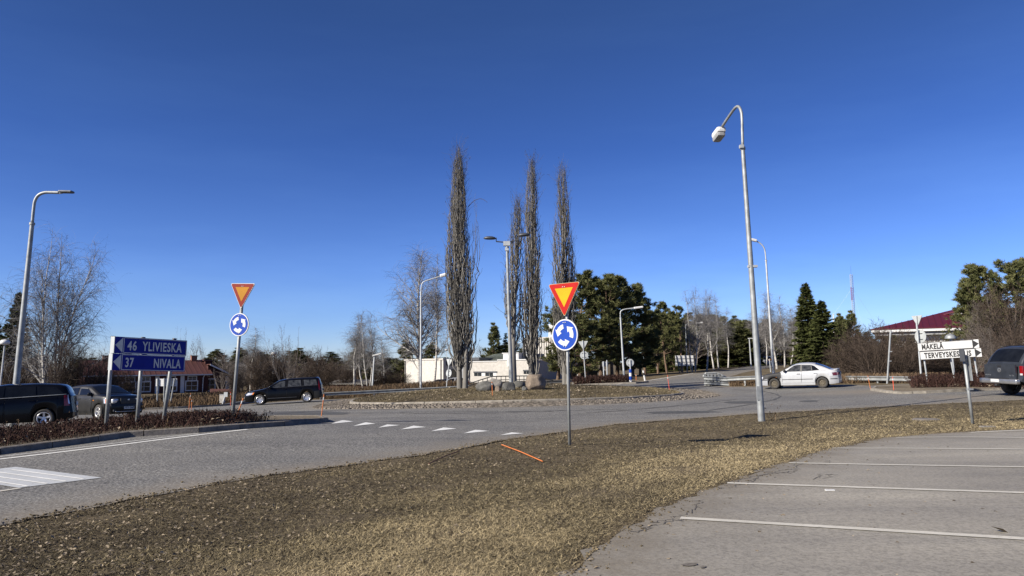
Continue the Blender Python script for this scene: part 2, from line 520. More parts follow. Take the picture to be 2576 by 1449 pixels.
def edge_dist(x, y, poly, closed=True):
    poly = np.asarray(poly, float)
    d = np.full(np.shape(x), 1e9)
    n = len(poly)
    for i in range(n if closed else n - 1):
        a, b_ = poly[i], poly[(i + 1) % n]
        ab = b_ - a
        t_ = np.clip(((x - a[0]) * ab[0] + (y - a[1]) * ab[1]) / (ab @ ab + 1e-12), 0, 1)
        d = np.minimum(d, np.hypot(x - a[0] - t_ * ab[0], y - a[1] - t_ * ab[1]))
    return d

def densify(poly, step, closed=True):
    out = []
    n = len(poly)
    for i in range(n if closed else n - 1):
        a, b_ = np.array(poly[i], float), np.array(poly[(i + 1) % n], float)
        k = max(1, int(np.linalg.norm(b_ - a) / step))
        out += [a + (b_ - a) * t_ / k for t_ in range(k)]
    if not closed:
        out.append(np.array(poly[-1], float))
    return np.array(out)

def sheet_geo(poly, step, zfun, grid_fun=None):
    """triangulated sheet over a plan polygon; heights from zfun"""
    B = densify([tuple(p[:2]) for p in poly], step)
    x0, y0 = B.min(0); x1, y1 = B.max(0)
    if grid_fun is None:
        gx, gy = np.meshgrid(np.arange(x0 + step / 2, x1, step), np.arange(y0 + step / 2, y1, step))
        gx, gy = gx.ravel(), gy.ravel()
    else:
        gx, gy = grid_fun()
    k = in_poly(gx, gy, B)
    gx, gy = gx[k], gy[k]
    k = edge_dist(gx, gy, B) > step * .35
    pts = [Vector((a, b_)) for a, b_ in B] + [Vector((a, b_)) for a, b_ in zip(gx[k], gy[k])]
    nb = len(B)
    r = delaunay_2d_cdt(pts, [(i, (i + 1) % nb) for i in range(nb)], [], 1, 1e-5)
    V = np.array([(v.x, v.y) for v in r[0]])
    F = np.array([tuple(f) for f in r[2]])
    a, b_, c = V[F[:, 0]], V[F[:, 1]], V[F[:, 2]]
    area = (b_[:, 0] - a[:, 0]) * (c[:, 1] - a[:, 1]) - (b_[:, 1] - a[:, 1]) * (c[:, 0] - a[:, 0])
    F[area < 0] = F[area < 0][:, ::-1]
    z = zfun(V[:, 0], V[:, 1])
    return np.column_stack([V, z]), F

# ================================================================== GROUND, ROADS, PARKING
def gxy(*pts):
    return [tuple(gp(px, py)[:2]) for px, py in pts]

ISL_C, ISL_R, APR_R = np.array([0.2, 43.0]), 9.4, 11.3

road_near = gxy((0, 1322), (256, 1270.6), (623, 1203), (878, 1171), (1147, 1131), (1321, 1101), (1432, 1085), (1546, 1068.5),
                (1696, 1057), (1896, 1042), (2182, 1026), (2576, 1007))
d0 = np.array(road_near[0]) - np.array(road_near[2]); d0 /= np.linalg.norm(d0)
d1 = np.array(road_near[-1]) - np.array(road_near[-3]); d1 /= np.linalg.norm(d1)
road_near = [tuple(np.array(road_near[0]) + d0 * 22)] + road_near + [tuple(np.array(road_near[-1]) + d1 * 40)]
far_right = [tuple(at(px, py, d)[:2]) for px, py, d in [(2190, 972, 42), (2130, 972, 44.5), (1923, 976, 46.5), (1848, 975.6, 47.5), (1771, 971, 50),
             (1775, 962, 55), (1828, 948, 66), (1915, 927, 92), (1985, 920, 130), (1985, 917.5, 175)]]
far_left_edge = [tuple(at(px, py, d)[:2]) for px, py, d in [(1890, 918.5, 178), (1895, 921, 118), (1760, 937, 80), (1646, 952, 66), (1598, 961, 60)]]
ring_far = [tuple(ISL_C + 18.5 * np.array([math.cos(math.radians(a)), math.sin(math.radians(a))])) for a in range(55, 140, 12)]
left_exit = [(-12.2, 55.6), (-19, 51.8), (-22.5, 45), (-30, 39), (-48, 30)]
ROAD = road_near + [(62, 36), (40, 42)] + far_right + far_left_edge + ring_far + left_exit + [(-62, 18), (-44, 2)]
ROAD = np.array([p[:2] for p in ROAD], float)
LOT = gxy((1437, 1449), (1510, 1373), (1558, 1340), (1650, 1292), (1734, 1249), (1824, 1219), (1964, 1170.6), (2092, 1130.5),
          (2220, 1103), (2366, 1091), (2576, 1081))
LOT = np.array([(-1.5, -9), (-.9, 0.5), (-.35, 3.2)] + LOT + [(40, 18), (40, -9)], float)
_rg = np.random.default_rng(5)
def wobble(poly, step, amp, rng):
    P = densify(poly, step)
    n = np.roll(P, -1, 0) - np.roll(P, 1, 0)
    n = np.column_stack([-n[:, 1], n[:, 0]]) / (np.linalg.norm(n, axis=1, keepdims=True) + 1e-9)
    a = rng.normal(size=len(P))
    a = .5 * a + .5 * np.convolve(np.concatenate([a[-4:], a, a[:4]]), np.ones(9) / 4, 'same')[4:-4]
    return P + n * (a * amp)[:, None]
near_mask = np.hypot(ROAD[:, 0], ROAD[:, 1]) < 60
ROADW = wobble(ROAD, .3, .075, _rg)
LOTW = wobble(LOT, .22, .085, _rg)

def axis_(lo_fine, hi_fine, step, lo, hi, grow):
    a = list(np.arange(lo_fine, hi_fine, step))
    s = step
    while a[-1] < hi:
        s *= grow; a.append(a[-1] + s)
    s = step
    while a[0] > lo:
        s *= grow; a.insert(0, a[0] - s)
    return np.array(a)
AX, AY = axis_(-16, 26, .5, -1500, 1500, 1.09), axis_(2, 62, .5, -300, 2600, 1.08)
gx, gy = np.meshgrid(AX, AY)
gz = g(gx, gy)
far_r = np.hypot(gx, gy)
gz = np.where(far_r > 450, gz[np.abs(far_r - 430) < 60].mean() * np.clip((far_r - 450) / 400, 0, 1) + gz * np.clip(1 - (far_r - 450) / 400, 0, 1), gz)
gz = np.clip(gz, -9, 9)
for poly in (ROADW, LOTW):
    ins = in_poly(gx, gy, poly)
    dd = np.full(gx.shape, 0.0)
    dd[ins] = edge_dist(gx[ins], gy[ins], poly)
    gz = np.where(ins, gz - np.clip((dd - .35) * .12, 0, .12), gz)
rug = np.zeros(gx.shape)
nearm = (far_r < 70) & ~in_poly(gx, gy, ROADW) & ~in_poly(gx, gy, LOTW)
rug[nearm] = (np.random.default_rng(3).random(nearm.sum()) - .62) * .03
gz = gz + rug
ny, nx = gx.shape
idx = np.arange(ny * nx).reshape(ny, nx)
F = np.stack([idx[:-1, :-1], idx[:-1, 1:], idx[1:, 1:], idx[1:, :-1]], -1).reshape(-1, 4)
o = obj('ground', mesh('ground', np.column_stack([gx.ravel(), gy.ravel(), gz.ravel()]), F, M['ground'], smooth=True))
tag(o, 'dry brown grassy ground of the verges and fields', None, kind='structure')

def multi_grid(poly):
    def f():
        x0, y0 = np.min(poly, 0); x1, y1 = np.max(poly, 0)
        out = []
        for (ax0, ax1, ay0, ay1, s) in ((-14, 24, 4, 62, .8), (x0, x1, y0, y1, 3.0)):
            X, Y = np.meshgrid(np.arange(max(x0, ax0), min(x1, ax1), s), np.arange(max(y0, ay0), min(y1, ay1), s))
            X, Y = X.ravel(), Y.ravel()
            if s > 1:
                k = ~((X > -15) & (X < 25) & (Y > 3) & (Y < 63)); X, Y = X[k], Y[k]
            out.append((X, Y))
        return np.concatenate([o_[0] for o_ in out]), np.concatenate([o_[1] for o_ in out])
    return f

V, F = sheet_geo(ROADW, .3, lambda x, y: g(x, y) + .012, multi_grid(ROADW))
ed = edge_dist(V[:, 0], V[:, 1], ROADW)
dirt = np.clip(1 - ed / .95, 0, 1) ** .8
ra = np.hypot(V[:, 0] - ISL_C[0], V[:, 1] - ISL_C[1])
dirt = np.maximum(dirt, np.clip(1 - np.abs(ra - APR_R) / .9, 0, 1) * .8)
# sand swept to the corner in front of the right-hand island and behind the left-hand one
for cx, cy, rr in [(*at(2150, 992, 36)[:2], 3.4), (*gp(760, 1050)[:2], 2.2), (*gp(2420, 1000)[:2], 2.0)]:
    dirt = np.maximum(dirt, np.clip(1.15 - np.hypot(V[:, 0] - cx, (V[:, 1] - cy)) / rr, 0, 1))
o = obj('road', mesh('road', V, F, M['asphalt'], smooth=True, attrs={'dirt': dirt}))
tag(o, 'grey worn asphalt road running into the roundabout', None, kind='structure')
V, F = sheet_geo(LOTW, .22, lambda x, y: g(x, y) + .012,
                 lambda: tuple(q.ravel() for q in np.meshgrid(np.arange(-2, 40, .9), np.arange(-9, 19, .9))))
ed = edge_dist(V[:, 0], V[:, 1], LOTW)
o = obj('parking_lot', mesh('parking_lot', V, F, M['lot'], smooth=True, attrs={'dirt': np.clip(1 - ed / .55, 0, 1)}))
tag(o, 'light grey asphalt parking lot with bay lines', None, kind='structure')

def flat(name, poly, z, mat, step=.5, **kw):
    V, F = sheet_geo(poly, step, lambda x, y: g(x, y) + z)
    o = obj(name, mesh(name, V, F, mat, smooth=True, **kw))
    return o

def strip(p0, p1, w, n=14):
    """a straight painted line of width w between two ground points -> polygon"""
    a, b_ = np.array(p0[:2]), np.array(p1[:2])
    d = (b_ - a) / np.linalg.norm(b_ - a)
    nrm = np.array([-d[1], d[0]]) * w / 2
    return [tuple(a + nrm), tuple(a - nrm), tuple(b_ - nrm), tuple(b_ + nrm)]

# parking bay lines
names = ['nearest long', 'second nearest', 'third nearest', 'fourth nearest', 'thin fifth', 'farthest thin']
for k, ((ax, ay), (bx, by)) in enumerate([((1712, 1307), (2576, 1360)), ((1830, 1218), (2576, 1243)), ((1985, 1167), (2576, 1177.5)),
                                           ((2093, 1129.5), (2576, 1132.5)), ((2255, 1102.3), (2576, 1103)), ((2440, 1090), (2576, 1084))]):
    a, b_ = gp(ax, ay), gp(bx, by)
    b_ = a + (b_ - a) / np.linalg.norm((b_ - a)[:2]) * 5.2
    o = flat('bay_line', strip(a, b_, .115), .019, M['mark_old'], .4)
    tag(o, names[k] + ' worn off-white bay line painted on the parking asphalt', 'painted line', 'parking bay lines')

# yield triangles on the road
tri_px = [((834, 1067.5), (890, 1062), (862, 1058.5)), ((889, 1073.5), (945, 1067.5), (920, 1064)), ((952, 1077.5), (1007, 1071), (974, 1069.5)),
          ((1008, 1082), (1072, 1076), (1040, 1072.5)), ((1085, 1086.5), (1149, 1080), (1116, 1077)), ((1166.5, 1092), (1231, 1086), (1195, 1083)),
          ((1258, 1096.5), (1318, 1092), (1287, 1089.5))]
tl = ['leftmost, worn white yield triangle beside the kerb tip', 'second yield triangle from the left, white on asphalt', 'third yield triangle from the left, white on asphalt',
      'middle yield triangle of the row of seven, white on asphalt', 'third yield triangle from the right, white on asphalt', 'second yield triangle from the right, white on asphalt',
      'rightmost yield triangle, white, nearest the grass verge']
for k, t_ in enumerate(tri_px):
    o = flat('yield_triangle', gxy(*t_), .019, M['mark'], .25)
    tag(o, tl[k], 'road marking', 'painted yield triangles across the lane')

# crosswalk block and lane edge lines
P = [gp(79, 1182), gp(256, 1204.7), gp(47.6, 1230.5), gp(0, 1221.5)]
dv = P[0] - P[1]
P = [P[0], P[1], P[2], P[2] + dv * 1.25, P[0] + dv * .25]
o = flat('crossing_stripe', [tuple(p[:2]) for p in P], .019, M['mark_grey'], .3)
tag(o, 'broad greyish white crossing block painted on the near lane', 'road marking')
dl = (gp(79, 1182) - gp(256, 1204.7))[:2]
for k in range(4):
    a = gp(210, 1208.5)[:2] + (gp(60, 1228) - gp(210, 1208.5))[:2] * (k / 3.2)
    o2 = flat('brush_line', strip(a, a + dl * 1.05, .045), .0235, M['mark'], .4)
    o2.parent = o
o = flat('crossing_edge_line', strip(gp(50, 1231), gp(-190, 1268), .1), .019, M['mark_old'], .4)
tag(o, 'thin pale line running from the crossing block out of frame', 'road marking')
for (a, b_, w, lab) in [((-60, 1164), (622, 1082), .13, 'long white lane edge line along the shrub island'),
                        ((-60, 1157.5), (500, 1092), .05, 'faint thin white line beside the long lane edge line')]:
    o = flat('edge_line', strip(gp(*a), gp(*b_), w), .019, M['mark'], .5)
    tag(o, lab, 'road marking')
for (a, b_, d0_, d1_, lab) in [((1552, 969), (1745, 938.5), 56, 78, 'white edge line curving towards the far road')]:
    o = flat('edge_line', strip(at(*a, d0_), at(*b_, d1_), .16), .03, M['mark'], 1.0)
    tag(o, lab, 'road marking')

# dark repair patches in the asphalt
def blob(px, py, rx, ry, seed):
    r = np.random.default_rng(seed)
    out = []
    for a in np.linspace(0, 2 * math.pi, 26, endpoint=False):
        k = 1 + .35 * math.sin(2 * a + seed) * .5 + r.normal() * .07
        out.append(tuple(gp(px + math.cos(a) * rx * k, py + math.sin(a) * ry * k)[:2]))
    return out
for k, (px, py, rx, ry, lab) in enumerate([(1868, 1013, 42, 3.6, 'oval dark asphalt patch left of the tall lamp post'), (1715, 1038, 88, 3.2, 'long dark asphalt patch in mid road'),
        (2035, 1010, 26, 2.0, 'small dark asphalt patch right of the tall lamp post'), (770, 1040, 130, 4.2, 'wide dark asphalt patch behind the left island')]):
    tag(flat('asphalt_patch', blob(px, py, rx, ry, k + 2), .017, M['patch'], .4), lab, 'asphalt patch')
# lot oil stains and cracks
for k, (px, py, rx, ry, lab) in enumerate([(1735, 1426, 18, 4, 'dark oil spot near the lower edge of the parking lot'), (1768, 1432, 9, 2.5, 'smaller dark oil spot beside the larger one')]):
    tag(flat('oil_stain', blob(px, py, rx, ry, k + 9), .019, M['lot_stain'] if 'lot_stain' in M else M['patch'], .1), lab, 'stain')
def crack(pts, seed, w=.0065):
    r = np.random.default_rng(seed)
    P = [gp(*p)[:2] for p in pts]
    P = smooth_path(np.column_stack([P, np.zeros(len(P))]), 30)[:, :2]
    P = P + r.normal(size=P.shape) * .035
    n = np.gradient(P, axis=0); n = np.column_stack([-n[:, 1], n[:, 0]]); n /= np.linalg.norm(n, axis=1, keepdims=True)
    ww = w * (.4 + r.random(len(P)))[:, None]
    A, B = P + n * ww, P - n * ww
    V = np.concatenate([A, B]); V = np.column_stack([V, g(V[:, 0], V[:, 1]) + .0165])
    i = np.arange(len(P) - 1); m_ = len(P)
    return V, np.stack([i, i + 1, i + 1 + m_, i + m_], -1)
cr = [crack(p, 20 + k) for k, p in enumerate([[(1640, 1320), (1700, 1305), (1750, 1280), (1760, 1262)], [(1600, 1345), (1650, 1325), (1720, 1308)],
      [(1830, 1217), (1900, 1200), (1960, 1188), (2010, 1180)], [(1880, 1215), (1930, 1195), (1990, 1190), (2020, 1168)], [(1900, 1186), (1960, 1192), (2000, 1186)],
      [(1990, 1172), (2040, 1168), (2075, 1172), (2080, 1160)], [(2050, 1206), (2070, 1196), (2090, 1198), (2075, 1206)], [(1800, 1232), (1860, 1224), (1900, 1206)]])]
V, F = join(cr)
o = obj('pavement_crack', mesh('pavement_crack', V, F, M['crack']))
tag(o, 'branching dark cracks along the grassy edge of the parking lot', 'crack', kind='stuff')
# tyre marks on the ring
tm = [crack(p, 40 + k, .05) for k, p in enumerate([[(600, 1046), (900, 1040), (1150, 1041), (1390, 1036)], [(520, 1052), (760, 1037), (1000, 1031)],
      [(1780, 1034), (1900, 1016), (1960, 1000), (1930, 987), (1840, 980)], [(1450, 1042), (1700, 1022), (1850, 1006)], [(1000, 1038), (1300, 1036), (1560, 1030)]])]
V, F = join(tm)
V[:, 2] += .004
o = obj('tyre_mark', mesh('tyre_mark', V, F, M['patch']))
tag(o, 'thin dark tyre marks curving round the ring road', 'tyre mark', kind='stuff')

# ------------------------------------------------------------------ roundabout island: kerb, cobbled apron, grass dome
CZ = lambda x, y: g(x, y)
def dome(x, y):
    r = np.hypot(np.asarray(x) - ISL_C[0], np.asarray(y) - ISL_C[1])
    return g(x, y) + .13 + .33 * np.clip(1 - (r / ISL_R) ** 2, 0, 1)
def pol(r, a):
    return ISL_C[0] + r * np.cos(a), ISL_C[1] + r * np.sin(a)
ang = np.linspace(0, 2 * math.pi, 140, endpoint=False)
poly = list(zip(*pol(ISL_R - .14, ang)))
V, F = sheet_geo(poly, .6, dome)
V[:, 2] += (np.random.default_rng(4).random(len(V)) - .5) * .03
isl = obj('roundabout_island', mesh('roundabout_island', V, F, M['ground'], smooth=True))
tag(isl, 'round grassy roundabout island with granite kerb and cobbled apron', None, kind='structure')
nst = 46
kr = np.random.default_rng(11)
for k in range(nst):
    a0, a1 = (k + .012) * 2 * math.pi / nst, (k + .988) * 2 * math.pi / nst
    aa = np.linspace(a0, a1, 4)
    h = .16 + kr.normal() * .006
    dr = kr.normal() * .012
    rows = []
    for r_, z_ in ((ISL_R + .03 + dr, -.1), (ISL_R + dr, h - .025), (ISL_R - .03 + dr, h), (ISL_R - .16 + dr, h), (ISL_R - .16 + dr, -.1)):
        x_, y_ = pol(r_, aa)
        rows.append(np.column_stack([x_, y_, g(x_, y_) + z_]))
    V = np.concatenate(rows)
    F = [np.array([(j * 4 + i, j * 4 + i + 1, j * 4 + 4 + i + 1, j * 4 + 4 + i) for j in range(4) for i in range(3)])]
    F.append(np.array([(0, 4, 8, 12), (0, 12, 16, 16)])[:1]); F.append(np.array([(3, 15, 11, 7)]))
    part(isl, 'kerb_stone', V, F, M['concrete'])
# apron slab under the cobbles and the cobbles
rr = [ISL_R + .03, APR_R]
x_, y_ = pol(rr[0], ang); X2, Y2 = pol(rr[1], ang)
V = np.concatenate([np.column_stack([x_, y_, g(x_, y_) + .06]), np.column_stack([X2, Y2, g(X2, Y2) + .016])])
i = np.arange(140)
F = np.stack([i + 140, (i + 1) % 140 + 140, (i + 1) % 140, i], -1)
part(isl, 'apron_bed', V, F, M['sand'])
items, tints = [], []
cv, cf = [], []
n0 = 0
for r_ in np.arange(ISL_R + .14, APR_R - .02, .155):
    n_ = int(2 * math.pi * r_ / .165)
    for j in range(n_):
        a = (j + kr.random() * .5) * 2 * math.pi / n_
        if math.sin(a) > .45:
            continue
        x0, y0 = pol(r_ + kr.normal() * .02, a)
        s = .062 + kr.random() * .022
        zt = .03 + kr.random() * .03 + .05 * (APR_R - r_) / (APR_R - ISL_R)
        cv.append((x0, y0, s, zt, a, kr.random()))
cv = np.array(cv)
gzc = g(cv[:, 0], cv[:, 1])
ca, sa = np.cos(cv[:, 4]), np.sin(cv[:, 4])
rings = []
for (fx, fy, zf) in [(-1, -1, 0), (1, -1, 0), (1, 1, 0), (-1, 1, 0), (-.62, -.62, 1), (.62, -.62, 1), (.62, .62, 1), (-.62, .62, 1)]:
    lx, ly = fx * cv[:, 2], fy * cv[:, 2] * 1.05
    rings.append(np.column_stack([cv[:, 0] + lx * ca - ly * sa, cv[:, 1] + lx * sa + ly * ca, gzc + (cv[:, 3] if zf else .0)]))
V = np.stack(rings, 1).reshape(-1, 3)
F = (QB[1:][None] + (np.arange(len(cv)) * 8)[:, None, None]).reshape(-1, 4)
o = part(isl, 'cobble_apron', V, F, M['cobble'], tint=np.repeat(cv[:, 5], 8))
o['kind'] = 'stuff'

# ------------------------------------------------------------------ raised traffic islands
def raised_island(name, poly, h, label, mat_top, kerb_len, kerb_mat, w=.14, curb_from=0, curb_to=None):
    poly = [tuple(p[:2]) for p in poly]
    area = sum(poly[i][0] * poly[(i + 1) % len(poly)][1] - poly[(i + 1) % len(poly)][0] * poly[i][1] for i in range(len(poly)))
    if area < 0:
        poly = poly[::-1]
    V, F = sheet_geo(poly, .6, lambda x, y: g(x, y) + h - .012)
    o = obj(name, mesh(name, V, F, mat_top, smooth=True))
    tag(o, label, None, kind='structure')
    D = densify(poly, .25)
    n = np.roll(D, -1, 0) - np.roll(D, 1, 0)
    n = np.column_stack([n[:, 1], -n[:, 0]]) / np.linalg.norm(n, axis=1, keepdims=True)
    per = max(2, int(kerb_len / .25))
    k = 0
    while k < len(D):
        ids = [(k + j) % len(D) for j in range(min(per, len(D) - k) + 1)]
        P, N = D[ids].copy(), n[ids]
        P[0] = P[0] + (P[1] - P[0]) * .035
        P[-1] = P[-1] - (P[-1] - P[-2]) * .035
        rows = []
        hh = h + kr.normal() * .004
        for off, z_ in ((.03, -.08), (.0, hh - .02), (-.03, hh), (-w, hh), (-w, -.08)):
            q = P + N * off
            rows.append(np.column_stack([q, g(q[:, 0], q[:, 1]) + z_]))
        V = np.concatenate(rows); m_ = len(P)
        F = [np.array([(j * m_ + i, j * m_ + i + 1, (j + 1) * m_ + i + 1, (j + 1) * m_ + i) for j in range(4) for i in range(m_ - 1)]),
             np.array([(0, m_, 2 * m_, 3 * m_), (m_ - 1, 4 * m_ - 1, 3 * m_ - 1, 2 * m_ - 1)])]
        part(o, 'kerb_stone', V, F, kerb_mat)
        k += per
    return o

_a = gp(0, 1145, .0); _b = gp(325, 1101)
ext = (_a - _b) / np.linalg.norm((_a - _b)[:2])
LEFT_ISL = [_a + ext * 9, _a, _b, gp(500, 1089.5), gp(628, 1079), gp(715, 1073), gp(826, 1062.5), gp(806, 1054.5), gp(690, 1054), gp(600, 1058), gp(500, 1063.5), gp(360, 1072)]
_c = gp(360, 1072)
LEFT_ISL += [_c + ext * 8.0, _a + ext * 9 + (_c - _b) * .9]
raised_island('traffic_island', LEFT_ISL, .14, 'kerbed traffic island with low brown shrubs in the left foreground', M['sand'], 1.0, M['kerb_dark'])
RIGHT_ISL = [gp(2190, 983), gp(2225, 988.5), gp(2262, 992), gp(2330, 990.5), gp(2425, 985.5), gp(2535, 981.5)]
RIGHT_ISL += [RIGHT_ISL[-1] + np.array([9, 2.0, 0]), at(2500, 968, 39) + np.array([8, 0, 0]), at(2500, 969, 38.5), at(2290, 971, 39.5), at(2200, 974, 39)]
raised_island('traffic_island', RIGHT_ISL, .12, 'kerbed traffic island on the right under the white direction sign', M['sand'], 1.0, M['concrete'])
FAR_ISL = [at(1438, 972, 57), at(1600, 967.5, 57), at(1632, 963.5, 59), at(1600, 961, 62), at(1440, 965, 63)]
raised_island('traffic_island', FAR_ISL, .13, 'small far traffic island with dark red shrubs behind the roundabout', M['sand'], 1.0, M['concrete'])
_vp = [gp(360, 1030.5), gp(478, 1026.5), at(478, 1020, 46), at(360, 1022, 46)]

# ================================================================== TREES AND SHRUBS
def unit(v):
    return v / (np.linalg.norm(v, axis=-1, keepdims=True) + 1e-12)

def grow(P0, D0, L, nseg, wig, grav, rng):
    """m shoots grown at once; grav>0 bends up, <0 droops; returns (m,nseg+1,3)"""
    P, D = [P0], unit(D0)
    gv = np.broadcast_to(np.asarray(grav, float), (len(P0),))
    for i in range(nseg):
        D = D + rng.normal(size=D.shape) * wig
        D[:, 2] += gv
        D = unit(D)
        P.append(P[-1] + D * (np.asarray(L) / nseg)[:, None])
    return np.stack(P, 1)

def pick(paths, R, idx, t):
    """points, directions and radii along parent paths at parameter t in 0..1"""
    n = paths.shape[1] - 1
    f = np.clip(t, 0, .9999) * n
    i = f.astype(int); w = (f - i)[:, None]
    a, b_ = paths[idx, i], paths[idx, i + 1]
    r = R[idx, i] * (1 - w[:, 0]) + R[idx, i + 1] * w[:, 0]
    return a * (1 - w) + b_ * w, unit(b_ - a), r

def fork(D, ang, rng, az=None):
    """directions leaning off D by angle ang"""
    q = rng.normal(size=D.shape)
    perp = unit(q - (q * D).sum(1, keepdims=True) * D)
    return unit(D * np.cos(ang)[:, None] + perp * np.sin(ang)[:, None])

def taper(n, r0, r1, p=1.0):
    return r0[:, None] * (1 - (1 - r1) * np.linspace(0, 1, n)[None] ** p)

def birch_geo(seed, H=13.0, stems=1, spread=.32, droop=1.0, nbr=34, low=.22, density=1.0, r0=.16, lean=.0, twigL=.9):
    rng = np.random.default_rng(seed)
    a = rng.random(stems) * 6.28
    P0 = np.zeros((stems, 3)); P0[:, 2] = -.15
    if stems > 1:
        P0[:, :2] += .18 * np.column_stack([np.cos(a), np.sin(a)])
    D0 = np.column_stack([np.cos(a) * (.11 if stems > 1 else lean), np.sin(a) * (.11 if stems > 1 else lean), np.ones(stems)])
    Hs = H * (1 - .22 * rng.random(stems)) if stems > 1 else np.array([H])
    T = grow(P0, D0, Hs, 16, .045, .03, rng)
    TR = taper(17, np.full(stems, r0 * (.75 if stems > 1 else 1)), .07, .9)
    tv, tf = tubes(T, TR, 7)
    zz = tv[:, 2]
    tt = np.clip((np.repeat(TR.ravel(), 7) < .016) * .8, 0, 1)
    tt = np.maximum(tt, np.clip(1 - zz / (.10 * H), 0, 1) ** 2 * .75)
    # boughs
    m = nbr * stems
    idx = rng.integers(0, stems, m)
    t = low + (1 - low) * rng.random(m) ** .85 * .97
    p, d, r = pick(T, TR, idx, t)
    hh = p[:, 2] / H
    L = H * spread * (1.05 - hh) ** .85 * (.55 + .6 * rng.random(m))
    B = grow(p, fork(d, np.radians(40 - 12 * hh + rng.normal(size=m) * 9), rng), L, 9, .10, .05, rng)
    BR = taper(10, np.clip(np.minimum(r * .62, L * .016), .008, None), .2)
    # side branches
    m2 = int(m * 8 * density)
    i2 = rng.choice(m, m2, p=L / L.sum())
    p, d, r = pick(B, BR, i2, .12 + .85 * rng.random(m2))
    L2 = np.clip(L[i2] * (.2 + .3 * rng.random(m2)), .25, 1.6)
    C = grow(p, fork(d, np.radians(32 + rng.random(m2) * 30), rng), L2, 6, .15, -.015 * droop, rng)
    CR = taper(7, np.clip(r * .6, .006, .03), .35)
    # hanging twigs
    m3 = int(m2 * 4.6)
    i3 = rng.choice(m2, m3, p=L2 / L2.sum())
    p, d, r = pick(C, CR, i3, rng.random(m3))
    L3 = twigL * (.35 + .9 * rng.random(m3)) * (H / 13) ** .5
    E = grow(p, fork(d, np.radians(20 + rng.random(m3) * 40), rng), L3, 5, .14, -.20 * droop, rng)
    ER = taper(6, np.full(m3, .0064), .45)
    bv, bf = tubes(B, BR, 5)
    cv, cf = tubes(C, CR, 3)
    ev, ef = ribbons(E, ER, rng)
    bt = np.clip(1.15 - np.repeat(BR.ravel(), 5) / .035, .25, 1)
    V, F = join([(bv, bf), (cv, cf), (ev, ef)])
    tint = np.concatenate([bt, np.full(len(cv), 1.0), np.full(len(ev), 1.0)])
    return (tv, tf, tt), (V, F, tint)

def bare_geo(seed, H=6.0, stems=6, fan=.5, levels=3, n1=14, n2=7, grav=.03, r0=.05, twig=.006, wig=.09, n0f=.3):
    """a bare many-stemmed shrub or small tree"""
    rng = np.random.default_rng(seed)
    a = rng.random(stems) * 6.28
    D0 = np.column_stack([np.cos(a) * fan * rng.random(stems), np.sin(a) * fan * rng.random(stems), np.ones(stems)])
    P0 = np.column_stack([np.cos(a) * .2, np.sin(a) * .2, np.full(stems, -.1)]) * (1 if stems > 1 else 0.01)
    P0[:, 2] = -.1
    Ls = H * (.7 + .3 * rng.random(stems))
    T = grow(P0, D0, Ls, 12, wig * .7, grav, rng)
    TR = taper(13, np.full(stems, r0), .12)
    m = stems * n1
    i1 = rng.integers(0, stems, m)
    tt = n0f + (1 - n0f) * rng.random(m)
    p, d, r = pick(T, TR, i1, tt)
    L1 = Ls[i1] * .42 * (1.15 - tt) * (.5 + .7 * rng.random(m)) + .2
    B = grow(p, fork(d, np.radians(28 + rng.random(m) * 28), rng), L1, 7, wig, grav, rng)
    BR = taper(8, np.clip(r * .6, .006, None), .3)
    m2 = m * n2
    i2 = rng.integers(0, m, m2)
    p, d, r = pick(B, BR, i2, .1 + .88 * rng.random(m2))
    L2 = np.clip(L1[i2] * .45 * (.4 + .8 * rng.random(m2)), .15, 1.4)
    C = grow(p, fork(d, np.radians(25 + rng.random(m2) * 35), rng), L2, 5, wig * 1.2, grav, rng)
    v0, f0 = tubes(T, TR, 5)
    v1, f1 = tubes(B, BR, 3)
    v2, f2 = ribbons(C, taper(6, np.full(m2, twig), .4), rng)
    tk = rng.random(stems) * .3
    V, F = join([(v0, f0), (v1, f1), (v2, f2)])
    tint = np.concatenate([np.clip(.75 + np.repeat(tk, 13 * 5), 0, 1), np.repeat(.35 + .4 * rng.random(m), 8 * 3), np.repeat(rng.random(m2) * .55, 12)])
    return V, F, tint

def needles(C, D, l, w, rng):
    n = len(C)
    s = unit(np.cross(D, rng.normal(size=(n, 3)))) * (np.asarray(w)[:, None] / 2)
    V = np.stack([C - s, C + s, C + D * np.asarray(l)[:, None]], 1).reshape(-1, 3)
    return V, np.arange(n * 3).reshape(-1, 3)

